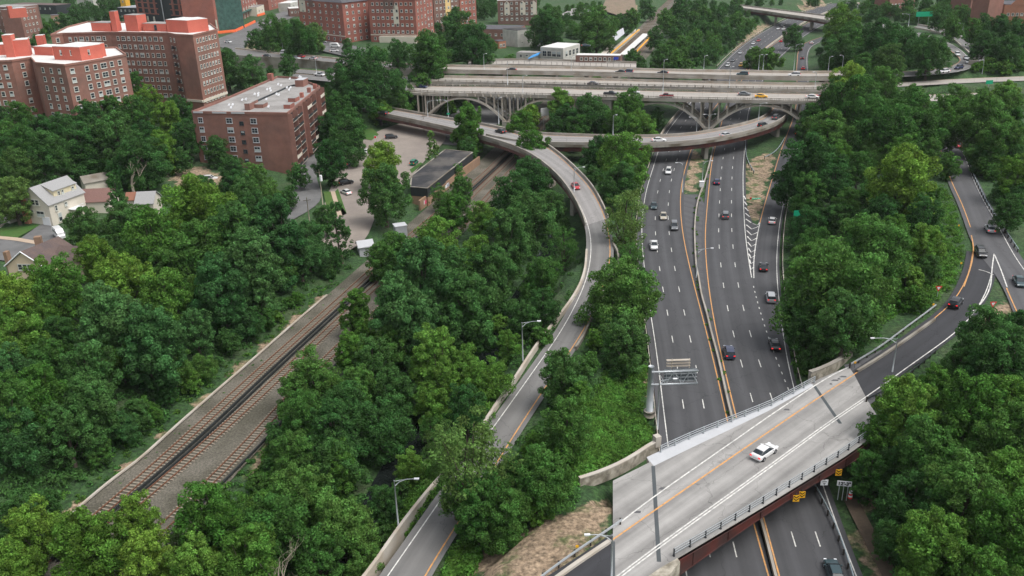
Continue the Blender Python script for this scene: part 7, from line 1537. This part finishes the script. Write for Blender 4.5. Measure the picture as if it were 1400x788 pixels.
for poly, cm, cols in ZONES:
    xs = [p[0] for p in poly]; ys = [p[1] for p in poly]; A = (max(xs)-min(xs))*(max(ys)-min(ys))
    sc = (max(60, np.mean(ys))+110)*.92/70; tries = int(A/(cm*sc*.6)**2*26)+40
    for _ in range(tries):
        x = rs.uniform(min(xs), max(xs)); y = rs.uniform(min(ys), max(ys))
        if not inpoly(x, y, poly): continue
        sc = (y+110)*.92/68; w = cm*sc*rs.uniform(.75, 1.25)
        if any((abs(t[8]-x)/(.31*(w+t[7])))**2+(abs(t[9]-y)/(.22*(w+t[7])))**2 < 1 for t in TREES): continue
        bad = sum(not ingreen(x+w*.42*math.cos(a), y+w*.36*math.sin(a)) and 0 < x+w*.42*math.cos(a) < 1400 and 0 < y+w*.36*math.sin(a) < 788 for a in np.arange(0, 6.28, .785))
        if bad > 0:
            w *= .6
            bad = sum(not ingreen(x+w*.42*math.cos(a), y+w*.36*math.sin(a)) and 0 < x+w*.42*math.cos(a) < 1400 and 0 < y+w*.36*math.sin(a) < 788 for a in np.arange(0, 6.28, .785))
            if bad > 1: continue
        add_tree(x, y, w, rs.choice(cols), rs.choice(['round', 'round', 'wide', 'tall', 'round']) if y > 120 else rs.choice(['round', 'wide']), False)
for k in range(0, len(RAIL.c), 2):
    px, py, _ = proj(RAIL.EL[k])
    if 400 < py < 700 and rs.random() < .6:
        q = RAIL.EL[k]-RAIL.lat[k]*rs.uniform(3, 6.5); R_ = rs.uniform(.9, 2.0); px, py, zc_2 = proj(q); TREES.append([q[0], q[1], gz(q[0], q[1]), R_, R_*1.4, 'bush', rs.choice('MDG'), 2*R_*FPX/zc_2, px, py])
TREES = [t for t in TREES if t[3] > .8]
print('TREES', len(TREES))
order = sorted(range(len(TREES)), key=lambda i: -TREES[i][7])
indiv = set(order[:300]); near_names = {}
first = {}
LMK = {k: v for k, v in LM.items()}
LP = np.array([v[:2] for v in LMK.values()]); LN = list(LMK.keys())
TXY = np.array([(t[0], t[1]) for t in TREES]); 
labels = {}
ranks = {}
idv = [i for i in range(len(TREES)) if i in indiv]
for j, nme in enumerate(LN):
    d = np.linalg.norm(TXY[idv]-LP[j], axis=1); o_ = np.argsort(d)
    for r_, k in enumerate(o_): ranks[(idv[k], j)] = (r_+1, d[k])
stuffV = {c: [] for c in LEAF}
for i, t in enumerate(TREES):
    x, y, z, R, H, kind, colr, w, px, py = t
    v = KINDS[kind][(i*7+3) % len(KINDS[kind])]; sxy = R/v[2]; sz = H/v[3]; rz = (i*2.399) % 6.28
    if i in indiv:
        j = min(range(len(LN)), key=lambda j: (ranks[(i, j)][0]*3+ranks[(i, j)][1]*.5))
        rk = ranks[(i, j)][0]; lab = f"{LEAFWORD[colr]} {KW[kind]}, {ordw(rk)} to {LN[j]}"
        size = 'tiny' if R < 1.8 else 'small' if R < 3.6 else 'medium' if R < 5.6 else 'large'
        root = thing(KN[kind], size+' '+lab, 'bush' if kind == 'bush' else 'tree', (x, y, z-.05), 'trees and bushes of the wooded slopes', rz)
        root.scale = (sxy, sxy, sz)
        for nm, me in (('trunk', v[0]), ('crown', v[1])):
            o = bpy.data.objects.new(nm, me); COL.objects.link(o); o.parent = root
            if nm == 'crown': o.material_slots[0].link = 'OBJECT'; o.material_slots[0].material = LEAF[colr]
    else:
        n = len(v[1].vertices); co = np.empty(n*3); v[1].vertices.foreach_get('co', co); co = co.reshape(-1, 4, 3)
        co = co[::4]; cen = co.mean(1, keepdims=True); co = cen+(co-cen)*1.9
        co = co.reshape(-1, 3)*np.array([sxy, sxy, sz]); ca, sa = math.cos(rz), math.sin(rz)
        co = np.stack([co[:, 0]*ca-co[:, 1]*sa+x, co[:, 0]*sa+co[:, 1]*ca+y, co[:, 2]+z], 1); stuffV[colr].append(co)
mats_ = list(LEAF.keys()); allv = []; mi = []
for k, c in enumerate(mats_):
    if stuffV[c]: q = np.concatenate(stuffV[c]); allv.append(q); mi.append(np.full(len(q)//4, k))
if allv:
    me = mesh_quads('far_woodland', np.concatenate(allv), LEAF['D']); me.materials.clear()
    for c in mats_: me.materials.append(LEAF[c])
    me.polygons.foreach_set('material_index', np.concatenate(mi).astype(np.int32)); o = bpy.data.objects.new('far_woodland', me); COL.objects.link(o); o['kind'] = 'stuff'
    print('far woodland trees', len(TREES)-len(indiv))
# undergrowth: vines, brambles and saplings covering the slopes
rs2 = np.random.RandomState(9); cs = []; rr = []; nn = []; cl = []
GREEN = [z[0] for z in ZONES[:11]]+[[(845,480),(885,470),(880,520),(872,560),(900,600),(870,612),(800,640),(790,600),(800,560)], [(1240,340),(1315,340),(1318,390),(1300,410),(1220,440),(1180,460),(1170,480),(1110,510),(1090,500),(1100,470)], [(640,700),(600,760),(590,788),(640,788),(660,745),(700,735),(700,700)], [(1085,440),(1200,440),(1100,512),(1085,500)], [(560,640),(520,760),(600,670),(680,560),(640,580)], [(780,640),(870,615),(800,660),(700,730),(690,700)], [(325,690),(352,640),(385,572),(420,570),(400,620),(350,700)]]
GREEN += [[(1285,255),(1308,290),(1320,335),(1290,340),(1262,320)], [(1318,395),(1310,412),(1280,428),(1290,400)]]
VINE = GREEN[11:]
cnt = 0
for poly in GREEN:
    isv = any(poly is v for v in VINE); xs = [p[0] for p in poly]; ys = [p[1] for p in poly]; A = (max(xs)-min(xs))*(max(ys)-min(ys)); n_t = int(A/(16 if isv else 120))
    for _ in range(n_t):
        x = rs.uniform(min(xs), max(xs)); y = rs.uniform(min(ys), max(ys))
        if not inpoly(x, y, poly): continue
        p = G0(x, y, 3)
        if not road_clear(p[0], p[1], 1.0, 1): continue
        if np.min(np.hypot(RIV.c[:, 0]-p[0], RIV.c[:, 1]-p[1])-RIV.hw) < .5: continue
        r = rs.uniform(.5, 1.3); cs.append((p[0], p[1], p[2]+r*.25)); rr.append(r); nn.append(int(50*r*r)+20); cl.append(isv)
for i in range(0, len(HL.c)):
    px, py, _ = proj(HL.c[i])
    if 200 < py < 600:
        for _ in range(3):
            q = HL.L[i]-HL.lat[i]*rs.uniform(2.2, 4.2); r = rs.uniform(.25, .6); cs.append((q[0], q[1], gz(q[0], q[1])+.1)); rr.append(r); nn.append(24); cl.append(rs.random() < .5)
for q in dens(pxpoly([(1018,640),(997,561),(989,525),(982,494),(972,456),(966,431),(959,406),(955,382),(952,367),(950,337),(950,307),(954,277),(963,250),(970,225)], 0), 2.2):
    if rs.random() < .55:
        r = rs.uniform(.2, .65); cs.append((q[0]+rs.choice((-.45, .45)), q[1], .1)); rr.append(r); nn.append(int(60*r)+8); cl.append(True)
for i in range(0, len(RAIL.c)):
    px, py, _ = proj(RAIL.EL[i])
    if 395 < py < 760:
        for _ in range(3):
            q = RAIL.ER[i]+RAIL.lat[i]*rs.uniform(-.8, 3.5); r = rs.uniform(.25, .8); cs.append((q[0], q[1], gz(q[0], q[1])+.15)); rr.append(r); nn.append(int(50*r)+8); cl.append(rs.random() < .5)
        for _ in range(6):
            u = rs.uniform(-4.5, 2.2) if rs.random() < .6 else rs.uniform(-6, -1.5); q = RAIL.EL[i]+RAIL.lat[i]*u+(RAIL.c[min(i+1, len(RAIL.c)-1)]-RAIL.c[i])*rs.random(); r = rs.uniform(.15, .35) if u > -.5 else rs.uniform(.3, .8); cs.append((q[0], q[1], gz(q[0], q[1])+.15)); rr.append(r); nn.append(int(40*r)+6); cl.append(rs.random() < .6)
cs = np.array(cs); cl = np.array(cl)
for nme, sel_, lf, sz_ in (('vine_cover', cl, 'G', .2), ('undergrowth', ~cl, 'D', .24)):
    k = np.where(sel_)[0]
    if len(k):
        V = leaf_cloud(cs[k], [rr[a] for a in k], [nn[a] for a in k], sz_, rs2, up=.8, flat_=.6); me = mesh_quads(nme, V, LEAF[lf]); o = bpy.data.objects.new(nme, me); COL.objects.link(o); o['kind'] = 'stuff'; print(nme, len(V)//4)
# bare dead trees and visible pale trunks
def dead_tree(px, py, z, topy, lab, mt=bark_pale, seed=1, r0=.16, spread=1.):
    b_ = P(px, py, z); H = max(5, min(18, zat(b_, topy)-z)); t = thing('dead_tree', lab, 'dead tree', b_); rs_ = random.Random(seed); mb = MB()
    def br(p, d, L, r, dep):
        pts_ = [p]; q = np.array(p, float); dd = np.array(d, float)
        for k in range(4): dd = dd+np.array([rs_.gauss(0, .14), rs_.gauss(0, .14), .06]); dd /= np.linalg.norm(dd); q = q+dd*L/4; pts_.append(tuple(q))
        mb.tube(pts_, [r*(1-.17*k) for k in range(5)], 5 if dep else 8, cap=False)
        if dep < 4:
            for k in range(3 if dep < 3 else 2):
                s_ = rs_.randint(1, 4); a = rs_.uniform(0, 6.28); nd_ = dd*.7+np.array([math.cos(a), math.sin(a), .35])*.75*spread; nd_ /= np.linalg.norm(nd_); br(pts_[s_], nd_, L*.62, r*.5, dep+1)
    br((b_[0], b_[1], z-.3), (0, 0, 1), H*.62, r0, 0); mb.build('trunk', mt, t)
dead_tree(385, 822, 0, 735, 'bare pale dead tree with forked branches between leafy crowns', seed=4)
dead_tree(380, 392, 2.5, 315, 'bare pale trunk with forked limbs standing in the left woods', seed=6, r0=.3)
dead_tree(183, 262, 6, 205, 'tall pale-barked trunk bare to its fork, behind the conifer', seed=9, r0=.45, spread=.7)
dead_tree(640, 483, -.5, 455, 'grey fallen-looking dead branches over the dark river', seed=12, spread=1.5)
# hedges
for (pl, z, h, w_, lab) in (([(-5,304),(20,303),(42,302),(56,304)], 6, 1.8, 2.2, 'clipped dark hedge in front of the cream house'), ([(536,86),(560,85),(585,87)], 13, 1.6, 2.5, 'long clipped green hedge beside the upper avenue')):
    q = dens(pxpoly(pl, z, 2, 2), .7); V = leaf_cloud(q+np.array([0, 0, h*.5]), [h*.62]*len(q), [160]*len(q), .16, rs2, up=.3, flat_=.8); me = mesh_quads('hedge', V, LEAF['G' if z > 7 else 'D']); o = bpy.data.objects.new('hedge', me); COL.objects.link(o); tag(o, lab, 'hedge')
# ================================================================== light
w = bpy.data.worlds.new('World'); scene.world = w; w.use_nodes = True; nt = w.node_tree; bg = nt.nodes['Background']
sky = nt.nodes.new('ShaderNodeTexSky'); sky.sky_type = 'NISHITA'; sky.sun_disc = False; SE, SR = rad(60), rad(112)
sky.sun_elevation = SE; sky.sun_rotation = SR; sky.air_density = 1.0; sky.dust_density = 4.0; sky.ozone_density = 1.0
hs = nt.nodes.new('ShaderNodeHueSaturation'); hs.inputs['Saturation'].default_value = .25; nt.links.new(sky.outputs[0], hs.inputs['Color']); nt.links.new(hs.outputs[0], bg.inputs[0]); bg.inputs[1].default_value = .15
sl = bpy.data.lights.new('sun', 'SUN'); sl.energy = 1.3; sl.angle = rad(36); sl.color = (1, .96, .9); so = bpy.data.objects.new('sun', sl); COL.objects.link(so)
sv = Vector((math.sin(SR)*math.cos(SE), math.cos(SR)*math.cos(SE), math.sin(SE))); so.rotation_euler = sv.to_track_quat('Z', 'Y').to_euler()
scene.view_settings.view_transform = 'Standard'; scene.view_settings.look = 'None'; scene.view_settings.gamma = 1; scene.view_settings.exposure = .5
hz = bpy.data.meshes.new('haze'); mbz = MB(); mbz.box((0, 2000, 50), (9000, 9000, 112)); hz.from_pydata(mbz.v, [], mbz.f); ho = bpy.data.objects.new('haze', hz); COL.objects.link(ho); ho['kind'] = 'stuff'
hm = bpy.data.materials.new('haze'); hm.use_nodes = True; hn = hm.node_tree; hn.nodes.remove(hn.nodes['Principled BSDF']); pv = hn.nodes.new('ShaderNodeVolumePrincipled'); pv.inputs['Color'].default_value = (.85, .9, .95, 1); pv.inputs['Density'].default_value = .00006; pv.inputs['Anisotropy'].default_value = .2
hn.links.new(pv.outputs[0], hn.nodes['Material Output'].inputs['Volume']); hz.materials.append(hm)
scene.render.engine = 'CYCLES'; scene.cycles.max_bounces = 5; scene.cycles.volume_bounces = 0; scene.cycles.diffuse_bounces = 3; scene.cycles.transparent_max_bounces = 4; scene.cycles.use_denoising = True
